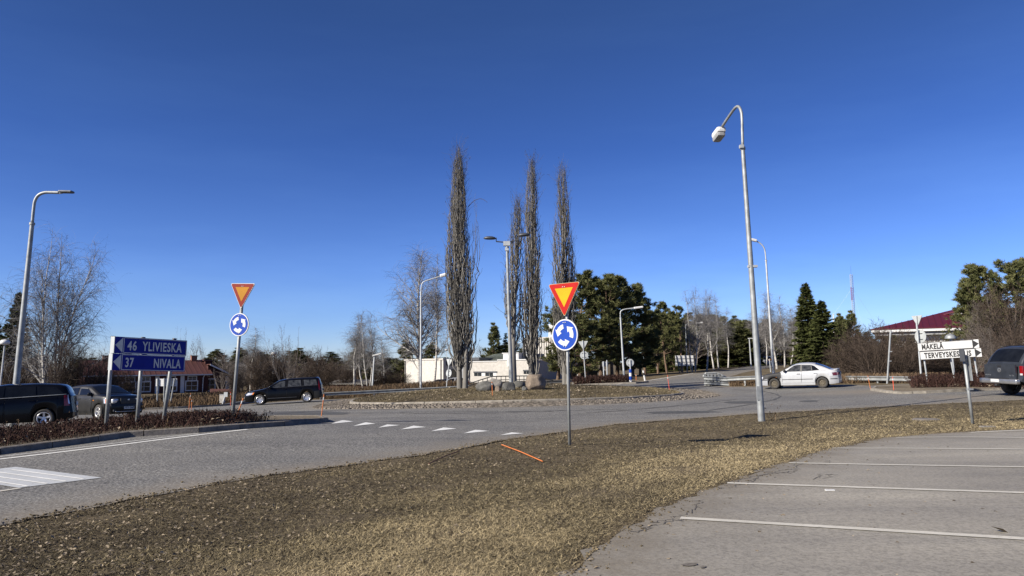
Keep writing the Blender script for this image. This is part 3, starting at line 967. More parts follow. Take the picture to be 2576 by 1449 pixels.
def pine_geo(seed, H=11.0, base=.12, rad=.30, nbr=70, tufts=7, per=20, r0=.17, tl=.34, tw=.062, top_round=.5):
    rng = np.random.default_rng(seed)
    T = grow(np.array([[0, 0, -.2]]), np.array([[rng.normal() * .04, rng.normal() * .04, 1]]), np.array([H * .97]), 14, .03, .03, rng)
    TR = taper(15, np.array([r0]), .12)
    tv, tf = tubes(T, TR, 7)
    t = base + (1 - base) * rng.random(nbr) ** .9 * .98
    p, d, r = pick(T, TR, np.zeros(nbr, int), t)
    u = (t - base) / (1 - base)
    L = H * rad * np.clip((1.02 - u), .05, 1) ** top_round * (.5 + .6 * rng.random(nbr)) * np.clip(.55 + u * 2, 0, 1)
    B = grow(p, fork(d, np.radians(82 - 32 * u + rng.normal(size=nbr) * 8), rng), L, 7, .09, .05, rng)
    BR = taper(8, np.clip(L * .022, .015, .07), .25)
    m2 = nbr * tufts
    i2 = rng.integers(0, nbr, m2)
    p, d, r = pick(B, BR, i2, .25 + .75 * rng.random(m2) ** .7)
    L2 = .25 + .16 * L[i2] * rng.random(m2)
    C = grow(p, fork(d, np.radians(25 + 40 * rng.random(m2)), rng), L2, 3, .12, .12, rng)
    bv, bf = tubes(B, BR, 4)
    cv, cf = tubes(C, taper(4, np.full(m2, .013), .5), 3)
    wv, wf = join([(tv, tf), (bv, bf), (cv, cf)])
    m3 = m2 * per
    i3 = np.repeat(np.arange(m2), per)
    q, d, _ = pick(C, np.ones((m2, 4)), i3, .3 + .7 * rng.random(m3))
    dirs = unit(d * .9 + rng.normal(size=(m3, 3)) * .65 + np.array([0, 0, .35]))
    nv, nf = needles(q + rng.normal(size=q.shape) * .06, dirs, tl * (.6 + .6 * rng.random(m3)), tw * (.6 + .8 * rng.random(m3)), rng)
    tint = np.repeat(np.clip(rng.random(m2)[i3] * .7 + rng.random(m3) * .3, 0, 1), 3)
    return (wv, wf), (nv, nf, tint)

def spruce_geo(seed, H=9.0, rad=.19, whorls=40, per=10, r0=.14, nsc=1.0, tl=.24, tw=.11):
    rng = np.random.default_rng(seed)
    T = grow(np.array([[0, 0, -.2]]), np.array([[0, 0, 1.0]]), np.array([H]), 12, .008, .03, rng)
    TR = taper(13, np.array([r0]), .06)
    tv, tf = tubes(T, TR, 6)
    n = whorls * per
    t = np.clip(np.repeat(np.linspace(.03, .985, whorls) ** .92, per) + rng.normal(size=n) * .008, .01, .995)
    p, d, r = pick(T, TR, np.zeros(n, int), t)
    a = rng.random(n) * 6.28
    L = H * rad * (1.03 - t) ** .85 * (.75 + .4 * rng.random(n))
    el = np.radians(-18 + 50 * t ** 2 + rng.normal(size=n) * 6)
    D = np.column_stack([np.cos(a) * np.cos(el), np.sin(a) * np.cos(el), np.sin(el)])
    B = grow(p, D, L, 6, .05, .035, rng)
    BR = taper(7, np.clip(L * .012, .008, .03), .3)
    bv, bf = tubes(B, BR, 3)
    wv, wf = join([(tv, tf), (bv, bf)])
    cnt = np.maximum(8, (L * 38 * nsc).astype(int))
    i3 = np.repeat(np.arange(n), cnt)
    m3 = len(i3)
    u = .08 + .92 * rng.random(m3) ** .8
    q, d, _ = pick(B, BR, i3, u)
    side = unit(np.cross(d, np.array([0, 0, 1.0])))
    off = rng.normal(size=m3) * .5
    sp = (1 - u) * .32 * L[i3] + .06
    q2 = q + side * (off * sp)[:, None] - np.array([0, 0, 1]) * (np.abs(off) * sp * .35 + rng.random(m3) * .05)[:, None]
    dirs = unit(d * .8 + side * np.sign(off)[:, None] * .6 + rng.normal(size=(m3, 3)) * .32 - np.array([0, 0, .22]))
    nv, nf = needles(q2, dirs, tl * (.7 + .7 * rng.random(m3)), tw * (.7 + .7 * rng.random(m3)), rng)
    tint = np.repeat(np.clip(rng.random(n)[i3] * .5 + u * .25 + rng.random(m3) * .25, 0, 1), 3)
    return (wv, wf), (nv, nf, tint)

def poplar_geo(seed, H=13.5, trunks=((0, 0),), rmax=.95, n=150, clear=.05, peak=.33, dens=1.0):
    rng = np.random.default_rng(seed)
    k = len(trunks)
    P0 = np.array([(x, y, -.15) for x, y in trunks], float)
    T = grow(P0, np.column_stack([rng.normal(size=k) * .01, rng.normal(size=k) * .01, np.ones(k)]), np.linspace(H * .97, H * .55, k), 22, .014, .05, rng)
    TR = taper(23, np.full(k, .20 if k == 1 else .17), .08, .8)
    tv, tf = tubes(T, TR, 8)
    tt = np.clip(.35 + rng.random(len(tv)) * .25 + tv[:, 2] / H * .3, 0, 1)
    def env(h):
        u = np.clip(h / H, 0, 1)
        return rmax * 1.0 * np.where(u < peak, .40 + .60 * (u / peak) ** .8, np.clip((1 - u) / (1 - peak), 0, 1) ** .56)
    m = int(n * dens)
    idx = np.where(rng.random(m) < .7, 0, rng.integers(0, k, m))
    t = clear + (.93 - clear) * rng.random(m) ** 1.15
    p, d, r = pick(T, TR, idx, t)
    L = np.clip(H * (.16 + .22 * rng.random(m)), .6, (H * 1.0 - p[:, 2]) * (.75 + .3 * rng.random(m)))
    a = rng.random(m) * 6.28
    goal = env(p[:, 2] + L * .5) * np.sqrt(.08 + .92 * rng.random(m))
    ns = 16
    P = [p]
    for i in range(ns):
        s = (i + 1) / ns
        h = p[:, 2] + L * s
        rr = np.minimum(goal, env(h) * .98) * (1 - np.exp(-s * 6)) * 1.0
        tx = p[:, 0] + np.cos(a) * rr; ty = p[:, 1] + np.sin(a) * rr
        P.append(np.column_stack([tx, ty, h]) + rng.normal(size=(m, 3)) * np.array([.035, .035, .03]))
    B = np.stack(P, 1)
    BR = taper(ns + 1, np.clip(np.minimum(r * .45, L * .010), .010, .05), .22)
    m2 = int(m * 5)
    i2 = rng.integers(0, m, m2)
    p2, d2, r2 = pick(B, BR, i2, .1 + .88 * rng.random(m2))
    L2 = .35 + .9 * rng.random(m2)
    C = grow(p2, fork(d2, np.radians(14 + 24 * rng.random(m2)), rng), L2, 6, .16, .16, rng)
    CR = taper(7, np.clip(r2 * .6, .005, .012), .45)
    # small spur buds near the outside
    m3 = int(m2 * 1.2)
    i3 = rng.integers(0, m2, m3)
    p3, d3, r3 = pick(C, CR, i3, rng.random(m3))
    E = grow(p3, fork(d3, np.radians(40 + 30 * rng.random(m3)), rng), .08 + .14 * rng.random(m3), 2, .2, .1, rng)
    bv, bf = tubes(B, BR, 4)
    cv, cf = tubes(C, CR, 3)
    ev, ef = ribbons(E, taper(3, np.full(m3, .007), .8), rng)
    V, F = join([(bv, bf), (cv, cf), (ev, ef)])
    tint = np.concatenate([np.repeat(.15 + .6 * rng.random(m) ** 1.5, (ns + 1) * 4), np.repeat(.05 + .4 * rng.random(m2), 7 * 3), np.repeat(rng.random(m3) * .25, 6)])
    return (tv, tf, tt), (V, F, tint)

PROTO = {}
def proto(key, fn):
    if key not in PROTO:
        PROTO[key] = fn()
    return PROTO[key]

def P_birch(key, *a, **k):
    def f():
        (tv, tf, tt), (V, F, ti) = birch_geo(*a, **k)
        return [('trunk', mesh('trunk', tv, tf, M['birch'], tt, True)), ('crown', mesh('crown', V, F, M['birch'], ti))]
    return proto(key, f)
def P_con(key, fn, mat, *a, **k):
    def f():
        (wv, wf), (V, F, ti) = fn(*a, **k)
        return [('trunk', mesh('trunk', wv, wf, M['bark'], None, True)), ('crown', mesh('crown', V, F, M[mat], ti))]
    return proto(key, f)
def P_bare(key, *a, mat='twig', **k):
    return proto(key, lambda: [('', mesh('bare_shrub', *bare_geo(*a, **k)[:2], M[mat], bare_geo(*a, **k)[2]))])

def plant(name, parts, x, y, label, cat, group=None, h=1.0, w=None, rz=0.0, z=None, lean=(0, 0)):
    z = g(x, y) - .03 if z is None else z
    w = h if w is None else w
    if len(parts) == 1:
        r = obj(name, parts[0][1], None, (x, y, z))
    else:
        r = obj(name, None, None, (x, y, z))
    r.scale = (w, w, h)
    r.rotation_euler = (lean[0], lean[1], rz)
    tag(r, label, cat, group)
    if len(parts) > 1:
        for n_, me in parts:
            obj(n_, me, r)
    return r

def place(px, d):
    """plan position straight beyond photo column px at distance d"""
    p = at(px, 930, d)
    return p[0], p[1]

def height_px(px, ytop, d):
    """how tall something standing there must be to reach photo row ytop"""
    p = at(px, ytop, d)
    return p[2] - g(p[0], p[1])

def tree_at(kind, px, ytop, d, label, cat='tree', group=None, wpx=None, rz=None, name=None, lean=(0, 0), ybase=None):
    parts, H0, W0, nm = kind
    x, y = place(px, d)
    H = height_px(px, ytop, d)
    h = H / H0
    w = h if wpx is None else wpx * d / FPX / W0
    return plant(name or nm, parts, x, y, label, cat, group, h, w, RNG.random() * 6.28 if rz is None else rz, None, lean)

def extent(parts):
    zs, ws = 0, 0
    for n_, me in parts:
        v = np.empty(len(me.vertices) * 3, np.float32); me.vertices.foreach_get('co', v); v = v.reshape(-1, 3)
        zs = max(zs, np.percentile(v[:, 2], 99.5 if len(parts) > 1 else 97))
        if n_ != 'trunk':
            ws = max(ws, np.percentile(np.abs(v[:, :2]), 97) * 2)
    return zs, ws
def kind(parts, nm):
    zs, ws = extent(parts)
    return parts, zs, ws, nm

K_bw = kind(P_birch('weep', 11, H=13, stems=4, spread=.40, droop=1.25, nbr=32, low=.12, density=1.2, r0=.14, twigL=1.35), 'birch_tree')
K_b1 = kind(P_birch('b1', 12, H=13, stems=1, spread=.46, droop=.9, nbr=70, low=.10, density=1.5, r0=.16, twigL=1.2), 'birch_tree')
K_b2 = kind(P_birch('b2', 13, H=13, stems=1, spread=.25, droop=1.1, nbr=56, low=.18, density=1.3, r0=.12, twigL=1.1), 'birch_tree')
K_b3 = kind(P_birch('b3', 14, H=13, stems=2, spread=.24, droop=1.0, nbr=34, low=.22, density=1.2, r0=.14, twigL=1.1), 'birch_tree')
K_b4 = kind(P_birch('b4', 15, H=13, stems=1, spread=.20, droop=.8, nbr=48, low=.3, density=1.1, r0=.11, lean=.05), 'birch_tree')
K_p1 = kind(P_con('p1', pine_geo, 'pine', 21, nbr=84, tufts=9, per=32, rad=.34), 'pine_tree')
K_p2 = kind(P_con('p2', pine_geo, 'pine', 22, base=.2, nbr=74, tufts=9, per=32, rad=.31, top_round=.42), 'pine_tree')
K_p3 = kind(P_con('p3', pine_geo, 'pine', 23, base=.45, nbr=50, tufts=8, per=30, rad=.24, top_round=.55), 'pine_tree')
K_p4 = kind(P_con('p4', pine_geo, 'pine', 24, base=.10, nbr=80, tufts=8, per=30, rad=.24, top_round=.8), 'pine_tree')
K_s1 = kind(P_con('s1', spruce_geo, 'spruce', 31, nsc=2.0), 'spruce_tree')
K_s2 = kind(P_con('s2', spruce_geo, 'spruce', 32, rad=.23, nsc=1.8), 'spruce_tree')
K_s3 = kind(P_con('s3', spruce_geo, 'spruce', 33, rad=.15, whorls=26, per=7, nsc=.8, tw=.12), 'spruce_tree')
K_t1 = kind(P_bare('t1', 41, 6, 9, .75, n1=12, n2=8, r0=.05), 'bare_tree')
K_t2 = kind(P_bare('t2', 42, 8, 1, .05, n1=60, n2=11, r0=.10, n0f=.25), 'bare_tree')
K_t3 = kind(P_bare('t3', 43, 8, 2, .2, n1=42, n2=10, r0=.08, n0f=.15), 'bare_tree')
K_w1 = kind(P_bare('w1', 44, 3.6, 34, .42, n1=14, n2=6, r0=.022, mat='thicket', n0f=.1, grav=.02), 'bare_shrub')
K_w2 = kind(P_bare('w2', 45, 3.2, 30, .6, n1=16, n2=7, r0=.022, mat='thicket', n0f=.05, grav=.025, wig=.12), 'bare_shrub')
K_d1 = kind(P_bare('d1', 47, 6, 4, .45, n1=46, n2=13, r0=.05, twig=.009, wig=.15, n0f=.08, grav=.01), 'bare_tree')
K_w3 = kind(P_bare('w3', 46, 2.0, 34, .8, n1=12, n2=5, r0=.014, mat='thicket', n0f=.05, grav=.03, wig=.12), 'bare_shrub')

# --- the four columnar poplars of the roundabout
def poplar(seed, px, ytop, d, label, wpx, trunks=((0, 0),), n=150, dens=1.0, clear=.05, peak=.4):
    x, y = place(px, d)
    z = float(dome(x, y)) - .03
    H = at(px, ytop, d)[2] - z
    (tv, tf, tt), (V, F, ti) = poplar_geo(seed, H, trunks, wpx * d / FPX / 2, n, clear, peak, dens)
    r = obj('poplar_tree', None, None, (x, y, z))
    tag(r, label, 'tree', 'columnar poplars on the roundabout island')
    obj('trunk', mesh('trunk', tv, tf, M['poplar'], tt, True), r)
    obj('crown', mesh('crown', V, F, M['poplar'], ti), r)
poplar(51, 1163, 378, 42, 'tallest and densest bare columnar poplar, left of the double street lamp', 80, ((-.16, .1), (.16, -.1)), 290, 1.0, .06, .32)
poplar(52, 1292, 496, 41, 'shortest bare columnar poplar with pale slender trunk, beside the double lamp post', 58, ((0, 0),), 80, 1.0, .16, .32)
poplar(53, 1342, 396, 43.5, 'bare columnar poplar standing behind the large boulder', 62, ((-.12, 0), (.14, .1)), 180, 1.0, .05, .32)
poplar(54, 1424, 408, 48.8, 'bare columnar poplar rising behind the near yield sign', 68, ((-.1, .1), (.1, -.1)), 165, 1.0, .04, .32)

_pt = bpy.data.objects['poplar_tree']
_q = smooth_path([at(1178, 520, 42), at(1190, 507, 42), at(1203, 501, 41.8), at(1214, 501, 41.7), at(1226, 509, 41.6)], 20)
part(_pt, 'stray_branch', *tubes(_q, np.linspace(.022, .008, len(_q)), 5), M['twig'])
# --- birches, left and centre
tree_at(K_bw, 128, 578, 60, 'big weeping white birch with many leaning stems behind the black cars', wpx=200, rz=.4)
tree_at(K_b1, 1056, 622, 70, 'large white birch with wide low boughs beside the tall single lamp left of the poplars', wpx=165, rz=2.0)
tree_at(K_b2, 1091, 640, 78, 'slender white birch just left of the tallest poplar', wpx=80)
tree_at(K_b2, 893, 792, 82, 'leftmost birch of the clump beyond the guardrail right of the black estate', wpx=75, group='birch clump beyond the guardrail')
tree_at(K_b4, 914, 785, 86, 'thin dark birch in the middle of the clump beyond the guardrail', wpx=60, group='birch clump beyond the guardrail')
tree_at(K_b3, 928, 786, 78, 'double stemmed white birch at the right of the clump, beside the flat headed lamp', wpx=70, group='birch clump beyond the guardrail')
tree_at(K_b2, 968, 846, 100, 'small birch between the clump and the large birch', wpx=58)
tree_at(K_b2, 632, 824, 88, 'birch rising behind the left yield sign', wpx=80)
tree_at(K_t1, 724, 826, 70, 'bare fan shaped tree with many upright stems behind the black estate car', wpx=110)
tree_at(K_t1, 460, 830, 140, 'bare small tree behind the cottage roof, left of the chimney', wpx=46)
tree_at(K_t3, 492, 850, 140, 'bare small tree just behind the right chimney of the cottage', wpx=40)
tree_at(K_t3, 524, 852, 138, 'leaning bare small tree behind the right end of the cottage', wpx=34, lean=(0, .25))
# left edge
tree_at(K_s2, 34, 738, 78, 'dark spruce behind the left lamp post', wpx=88)
tree_at(K_s1, -22, 770, 80, 'dark spruce cut by the left edge of the picture', wpx=80)
for k, (px, yt, d, w_, lab) in enumerate([(150, 868, 56, 80, 'tangled bare shrub under the weeping birch, left one'), (205, 872, 57, 85, 'tangled bare shrub under the weeping birch, middle one'),
        (262, 893, 58, 80, 'tangled bare shrub left of the blue direction sign'), (95, 880, 62, 70, 'bare shrub left of the weeping birch trunk'), (318, 930, 62, 60, 'low bare shrub seen under the blue direction sign'),
        (60, 900, 70, 70, 'bare shrub beside the left lamp post'), (20, 905, 66, 60, 'bare shrub at the left edge of the picture')]):
    tree_at([K_w2, K_w1][k % 2], px, yt, d, lab, 'shrub', 'bare shrubs behind the left cars', wpx=w_)
for k, (px, yt, d, w_, lab) in enumerate([(640, 890, 78, 70, 'bare shrub right of the cottage gable'), (690, 878, 80, 80, 'bare shrub left of the fan shaped tree'), (778, 886, 76, 80, 'bare shrub right of the fan shaped tree'),
        (820, 905, 80, 70, 'bare shrub above the rear end of the black estate'), (1000, 935, 84, 70, 'bare shrub left of the pale brick building'), (955, 930, 84, 60, 'reddish bare shrub right of the flat headed lamp'),
        (597, 925, 70, 50, 'bare shrub just right of the cottage wall'), (870, 915, 100, 60, 'bare shrub behind the low brown shed')]):
    tree_at([K_w1, K_w2, K_w3][k % 3], px, yt, d, lab, 'shrub', 'bare shrubs beyond the guardrail', wpx=w_)

# --- pines behind the near sign and the far signs
PG = 'dense pines behind the near yield sign'
for k, (px, yt, d, w_, K, lab) in enumerate([
        (1458, 682, 80, 100, K_p1, 'tall dark pine just right of the poplar behind the near sign'), (1402, 752, 74, 80, K_p1, 'pine left of the near yield sign pole'),
        (1510, 700, 80, 100, K_p2, 'dense pine between the back of a yield sign and the curved lamp'), (1552, 694, 84, 95, K_p1, 'pine with rounded top right behind the curved street lamp'),
        (1590, 715, 86, 80, K_p2, 'pine right of the curved street lamp'), (1622, 772, 90, 50, K_p4, 'lower pine at the right flank of the dense pine group'),
        (1480, 790, 72, 85, K_p1, 'low bushy pine in front of the dense pine group'), (1540, 800, 76, 80, K_p2, 'low bushy pine behind the keep-right sign'), (1590, 815, 80, 70, K_p1, 'low pine at the foot of the curved street lamp'),
        (1440, 840, 74, 60, K_p4, 'low pine beside the back of the far yield sign'), (1610, 830, 86, 50, K_p4, 'low pine left of the billboard')]):
    tree_at(K, px, yt, d, lab, 'tree', PG, wpx=w_ * 1.5)
for (px, yt, d, w_, K, lab) in [(1237, 814, 150, 50, K_p4, 'single tall pine above the pale metal roof'), (1268, 838, 150, 34, K_s3, 'dark spruce right of the single pine above the roof'),
        (1290, 850, 152, 40, K_t2, 'bare tree right of the single pine above the roof'), (1010, 858, 140, 60, K_p4, 'dark pine behind the large birch, left one'), (1100, 862, 140, 70, K_p4, 'dark pine behind the large birch, right one'),
        (1678, 760, 96, 70, K_p2, 'tall thin pine left of the roadside birches'), (1716, 768, 102, 70, K_p3, 'thin pine behind the billboard'), (1655, 796, 100, 56, K_p4, 'thin pine just left of the billboard')]:
    tree_at(K, px, yt, d, lab, 'tree', None, wpx=w_)

# --- birches along the far road
BG = 'birches along the far road'
for (px, yt, d, w_, K, lab) in [(1746, 724, 88, 66, K_b3, 'white birch standing right by the billboard'), (1777, 728, 94, 62, K_b2, 'second birch right of the billboard'),
        (1796, 732, 98, 56, K_b4, 'third birch right of the billboard'), (1808, 742, 104, 50, K_b4, 'fourth birch right of the billboard'), (1832, 775, 112, 50, K_b4, 'small birch at the end of the roadside row'),
        (1893, 772, 118, 50, K_b2, 'birch just left of the tall lamp post in front of the far road'), (1906, 800, 122, 44, K_b4, 'thin birch hidden by the tall lamp post'),
        (1954, 734, 92, 76, K_b3, 'big birch right of the slim far lamp'), (1974, 745, 100, 60, K_b2, 'birch behind the big one right of the slim far lamp'),
        (1990, 770, 112, 44, K_b4, 'thin birch between the big birch and the spruces'), (2010, 752, 130, 60, K_b2, 'pale distant birch just left of the two spruces'), (1930, 770, 112, 50, K_b4, 'birch left of the slim far lamp foot')]:
    tree_at(K, px, yt, d, lab, 'tree', BG, wpx=w_)
tree_at(K_s1, 2044, 714, 72, 'taller of the two big dark spruces, the left one', wpx=84)
tree_at(K_s2, 2080, 758, 70, 'shorter of the two big dark spruces, the right one', wpx=96)
for (px, yt, d, w_, K, lab) in [(2122, 790, 104, 46, K_p4, 'left of two small pines under the red and white mast'), (2150, 783, 106, 50, K_p4, 'right of two small pines under the red and white mast'), (2170, 830, 108, 40, K_s3, 'small dark spruce right of the two small pines'),
        (2262, 843, 80, 60, K_p1, 'low dark pine in front of the red roofed building'), (2296, 850, 82, 40, K_p1, 'small dark pine behind the right yield sign pole'),
        (2535, 742, 64, 150, K_p1, 'lower pine behind the bare shrubs above the pickup'), (2482, 668, 62, 140, K_p1, 'big pine in front of the red roofed building'), (2566, 655, 60, 150, K_p2, 'big pine at the right edge of the picture'), (2446, 735, 66, 90, K_p1, 'pine bough mass at the left of the big right pine')]:
    tree_at(K, px, yt, d, lab, 'tree', None, wpx=w_)
# thicket on the right
TG = 'bare thicket behind the right guardrail'
ti = 0
tlab = ['beside the big spruces', 'left of the small square lamp', 'right of the small square lamp', 'in the middle of the thicket', 'left of the bare steel mast', 'right of the bare steel mast',
        'left of the white direction sign', 'behind the left end of the white sign', 'behind the middle of the white sign', 'behind the right end of the white sign', 'left of the pickup', 'behind the pickup roof']
for k, (px, yt, d, w_) in enumerate([(2120, 866, 56, 60), (2150, 846, 55, 70), (2182, 826, 55, 76), (2212, 820, 56, 72), (2244, 832, 53, 70), (2278, 844, 54, 72),
                                      (2310, 848, 52, 70), (2345, 850, 54, 70), (2380, 850, 56, 70), (2415, 858, 58, 60), (2200, 852, 50, 80), (2265, 862, 50, 80)]):
    tree_at([K_w1, K_w2][k % 2], px, yt, d, 'tall bare willow shrub ' + tlab[k], 'shrub', TG, wpx=w_ * 1.35)
for k, (px, yt, d, w_, lab) in enumerate([(2462, 770, 58, 110, 'tall bare dense shrub left of the pickup roof'), (2510, 742, 56, 150, 'tallest bare shrub mass above the pickup'), (2560, 728, 55, 150, 'bare shrub mass at the right edge above the pickup'),
                                           (2440, 850, 54, 70, 'lower bare shrub beside the white sign arrows'), (2500, 830, 50, 80, 'lower bare shrub behind the pickup'), (2555, 820, 48, 80, 'lower bare shrub at the right edge')]):
    tree_at([K_d1, K_d1, K_w1][k % 3], px, yt, d, lab, 'shrub', 'bare shrubs beside the pickup', wpx=w_)

# --- the woods behind: individual trees, no two rows told apart
rw = np.random.default_rng(77)
NOUN = {'birch_tree': 'birch', 'pine_tree': 'pine', 'spruce_tree': 'spruce', 'bare_tree': 'bare tree', 'bare_shrub': 'bare shrub'}
def wood(px0, px1, n, d0, d1, y0, y1, kinds, where, group, ww=(30, 60)):
    for k in range(n):
        px = px0 + (px1 - px0) * (k + .1 + rw.random() * .8) / n
        d = d0 + (d1 - d0) * rw.random()
        K = kinds[rw.integers(0, len(kinds))]
        f = rw.random()
        side = ['at the left end', 'left of the middle', 'in the middle', 'right of the middle', 'at the right end'][min(4, int(5 * k / n))]
        lab = f"{'tall' if f < .5 else 'low'} {NOUN[K[3]]} {side} of the {where}"
        tree_at(K, px, y0 + (y1 - y0) * f, d, lab, 'tree', group, wpx=(ww[0] + (ww[1] - ww[0]) * rw.random()) * 110 / d, rz=rw.random() * 6.28)
wood(-60, 600, 40, 150, 210, 880, 925, [K_s3, K_p4, K_t2, K_t3], 'mixed wood behind the cottage', 'mixed wood behind the cottage', (90, 130))
wood(555, 985, 44, 150, 200, 876, 905, [K_t2, K_t3, K_p4, K_t2, K_s3], 'brown wood behind the estate', 'brown wood behind the black estate', (95, 140))
wood(555, 865, 36, 118, 142, 900, 935, [K_t2, K_t3, K_w1, K_t1, K_t3], 'near wood left of centre', 'bare wood edge left of centre', (80, 120))
wood(960, 1180, 16, 150, 190, 892, 910, [K_s3, K_t2, K_p4], 'dark wood behind the pale building', 'dark wood behind the pale building', (90, 130))
wood(1215, 1420, 16, 150, 200, 862, 888, [K_t2, K_s3, K_p4, K_t3], 'wood above the pale roof', 'wood above the pale metal roof', (70, 110))
wood(1660, 1890, 56, 112, 155, 785, 845, [K_p3, K_p4, K_t2, K_s3, K_p2, K_s2], 'wood left of the far road', 'dark wood left of the far road', (80, 115))
wood(1650, 1885, 52, 114, 142, 836, 888, [K_t2, K_t3, K_s3, K_s2, K_p4], 'undergrowth by the far road', 'understorey left of the far road', (55, 85))
wood(1840, 2120, 44, 150, 210, 795, 860, [K_p3, K_p4, K_b4, K_s3, K_t3, K_p4], 'wood ending the far road', 'wood at the end of the far road', (70, 110))
wood(2000, 2130, 18, 105, 135, 830, 880, [K_t2, K_t3, K_t2], 'wood right of the far road', 'bare wood right of the far road', (60, 90))
wood(2100, 2620, 24, 125, 190, 826, 868, [K_s3, K_p4, K_t2], 'wood behind the red roof', 'wood behind the red roofed building', (80, 120))

# ================================================================== BUILDINGS
class Frame:
    """local frame on a facade: x along it, y into the building, z up"""
    def __init__(self, pa, pb, z0):
        a, b_ = np.array(pa[:2]), np.array(pb[:2])
        self.o = np.array([a[0], a[1], z0])
        self.L = float(np.linalg.norm(b_ - a))
        self.x = np.array([*(b_ - a) / self.L, 0])
        self.y = np.array([-self.x[1], self.x[0], 0])
    def __call__(self, V):
        V = np.asarray(V, float).reshape(-1, 3)
        return self.o + V[:, :1] * self.x + V[:, 1:2] * self.y + V[:, 2:] * np.array([0, 0, 1.0])

def fbox(fr, x0, x1, y0, y1, z0, z1):
    return box(((x0 + x1) / 2, (y0 + y1) / 2, (z0 + z1) / 2), (x1 - x0, y1 - y0, z1 - z0), fr)

def window(root, fr, x0, x1, z0, z1, y=0.0, mat_f='white', bars=(1, 1), fw=.09, glass='dark_glass'):
    """frame proud of the wall, recessed pane, glazing bars"""
    it = [fbox(fr, x0 - fw, x1 + fw, y - .05, y - .003, z1, z1 + fw), fbox(fr, x0 - fw, x1 + fw, y - .05, y - .003, z0 - fw, z0),
          fbox(fr, x0 - fw, x0, y - .05, y - .003, z0, z1), fbox(fr, x1, x1 + fw, y - .05, y - .003, z0, z1)]
    for i in range(bars[0]):
        xx = x0 + (x1 - x0) * (i + 1) / (bars[0] + 1)
        it.append(fbox(fr, xx - .025, xx + .025, y - .035, y - .012, z0, z1))
    for i in range(bars[1]):
        zz = z0 + (z1 - z0) * (i + 1) / (bars[1] + 1)
        it.append(fbox(fr, x0, x1, y - .033, y - .014, zz - .025, zz + .025))
    V, F = join(it)
    w = part(root, 'window', V, F, M[mat_f])
    V, F = fbox(fr, x0, x1, y - .012, y - .004, z0, z1)
    sub(w, root, 'pane', V, F, M[glass])
    return w

def roof_panels(root, A, B, C, D, n, mat, th=.06, name='roof_panel', seam=.035):
    """standing-seam roof between eave A-B and ridge D-C, sheet by sheet"""
    A, B, C, D = map(np.array, (A, B, C, D))
    nrm = np.cross(B - A, D - A); nrm /= np.linalg.norm(nrm)
    if nrm[2] < 0: nrm = -nrm
    for k in range(n):
        t0, t1 = k / n, (k + 1) / n
        p = [A + (B - A) * t0, A + (B - A) * t1, D + (C - D) * t1, D + (C - D) * t0]
        ex = (p[1] - p[0]) / np.linalg.norm(p[1] - p[0])
        q = [p[0], p[1], p[2], p[3]]
        V = [*(v for v in q), *(v + nrm * th for v in q)]
        s = [p[1] - ex * seam, p[1] - ex * .002, p[2] - ex * .002, p[2] - ex * seam]
        V += [v + nrm * (th + .002) for v in s] + [v + nrm * (th + .055) for v in s]
        F = np.concatenate([QB, QB + 8])
        part(root, name, np.array(V), F, mat)

# --- brown-roofed red cottage on the left
gl = -2.0
fr = Frame(at(212, 985, 113), at(523, 985, 124), gl)
S = 119 / FPX
zE, zR = at(400, 941.5, 119)[2] - gl, at(400, 907, 122)[2] - gl
cot = thing('cottage', fr(np.array([[0, 0, 0]]))[0], 'dark red wooden cottage with brown sheet roof and white trim behind the blue sign', 'house')
Lc, Dc = fr.L, 7.0
V, F = fbox(fr, 0, Lc, 0, Dc, -1, zE)
part(cot, 'wall', V, F, M['red_wood'])
# gable infill under the ridge
for xx in (.02, Lc - .02):
    V = fr(np.array([(xx - .02, 0, zE), (xx + .02, 0, zE), (xx - .02, Dc, zE), (xx + .02, Dc, zE), (xx - .02, Dc / 2, zR - .05), (xx + .02, Dc / 2, zR - .05)]))
    part(cot, 'gable', V, [np.array([(0, 2, 4), (1, 5, 3)]), np.array([(0, 4, 5, 1), (2, 3, 5, 4)])], M['red_wood'])
e0 = fr(np.array([(-.5, -.55, zE - .1), (Lc + .5, -.55, zE - .1), (Lc + .15, Dc / 2, zR), (-.15, Dc / 2, zR), (-.5, Dc + .5, zE - .1), (Lc + .5, Dc + .5, zE - .1)]))
roof_panels(cot, e0[0], e0[1], e0[2], e0[3], 24, M['roof_brown'])
roof_panels(cot, e0[5], e0[4], e0[3], e0[2], 8, M['roof_brown'])
V, F = fbox(fr, -.5, Lc + .5, -.62, -.56, zE - .25, zE - .06)
part(cot, 'eave_board', V, F, M['white'])
for px in (268, 497):
    xx = (px - 212) / (523 - 212) * Lc
    V, F = join([fbox(fr, xx - .45, xx + .45, Dc / 2 - .35, Dc / 2 + .35, zR - .8, zR + .75), fbox(fr, xx - .52, xx + .52, Dc / 2 - .42, Dc / 2 + .42, zR + .75, zR + .85)])
    part(cot, 'chimney', V, F, M['brick'])
def cx(px): return (px - 212) / (523 - 212) * Lc
for zpx, w_ in ((1277, 58), (1430, 56), (1690, 54), (1917, 54)):
    c = cx(zpx / 2.516 / 1.59)
    window(cot, fr, c - .62, c + .62, zE - 1.0, zE - .45, 0, bars=(1, 1), fw=.12)
for zpx in (1270, 1418, 1690, 1912):
    c = cx(zpx / 2.516 / 1.59)
    window(cot, fr, c - .85, c + .85, .35, 1.75, 0, bars=(1, 1), fw=.16)
for zpx in (1060, 1550, 1812):
    c = cx(zpx / 2.516 / 1.59)
    V, F = fbox(fr, c - .3, c + .3, -.06, -.004, -.6, zE - .3)
    part(cot, 'trim_board', V, F, M['white'])
c = cx(2034 / 2.516 / 1.59)
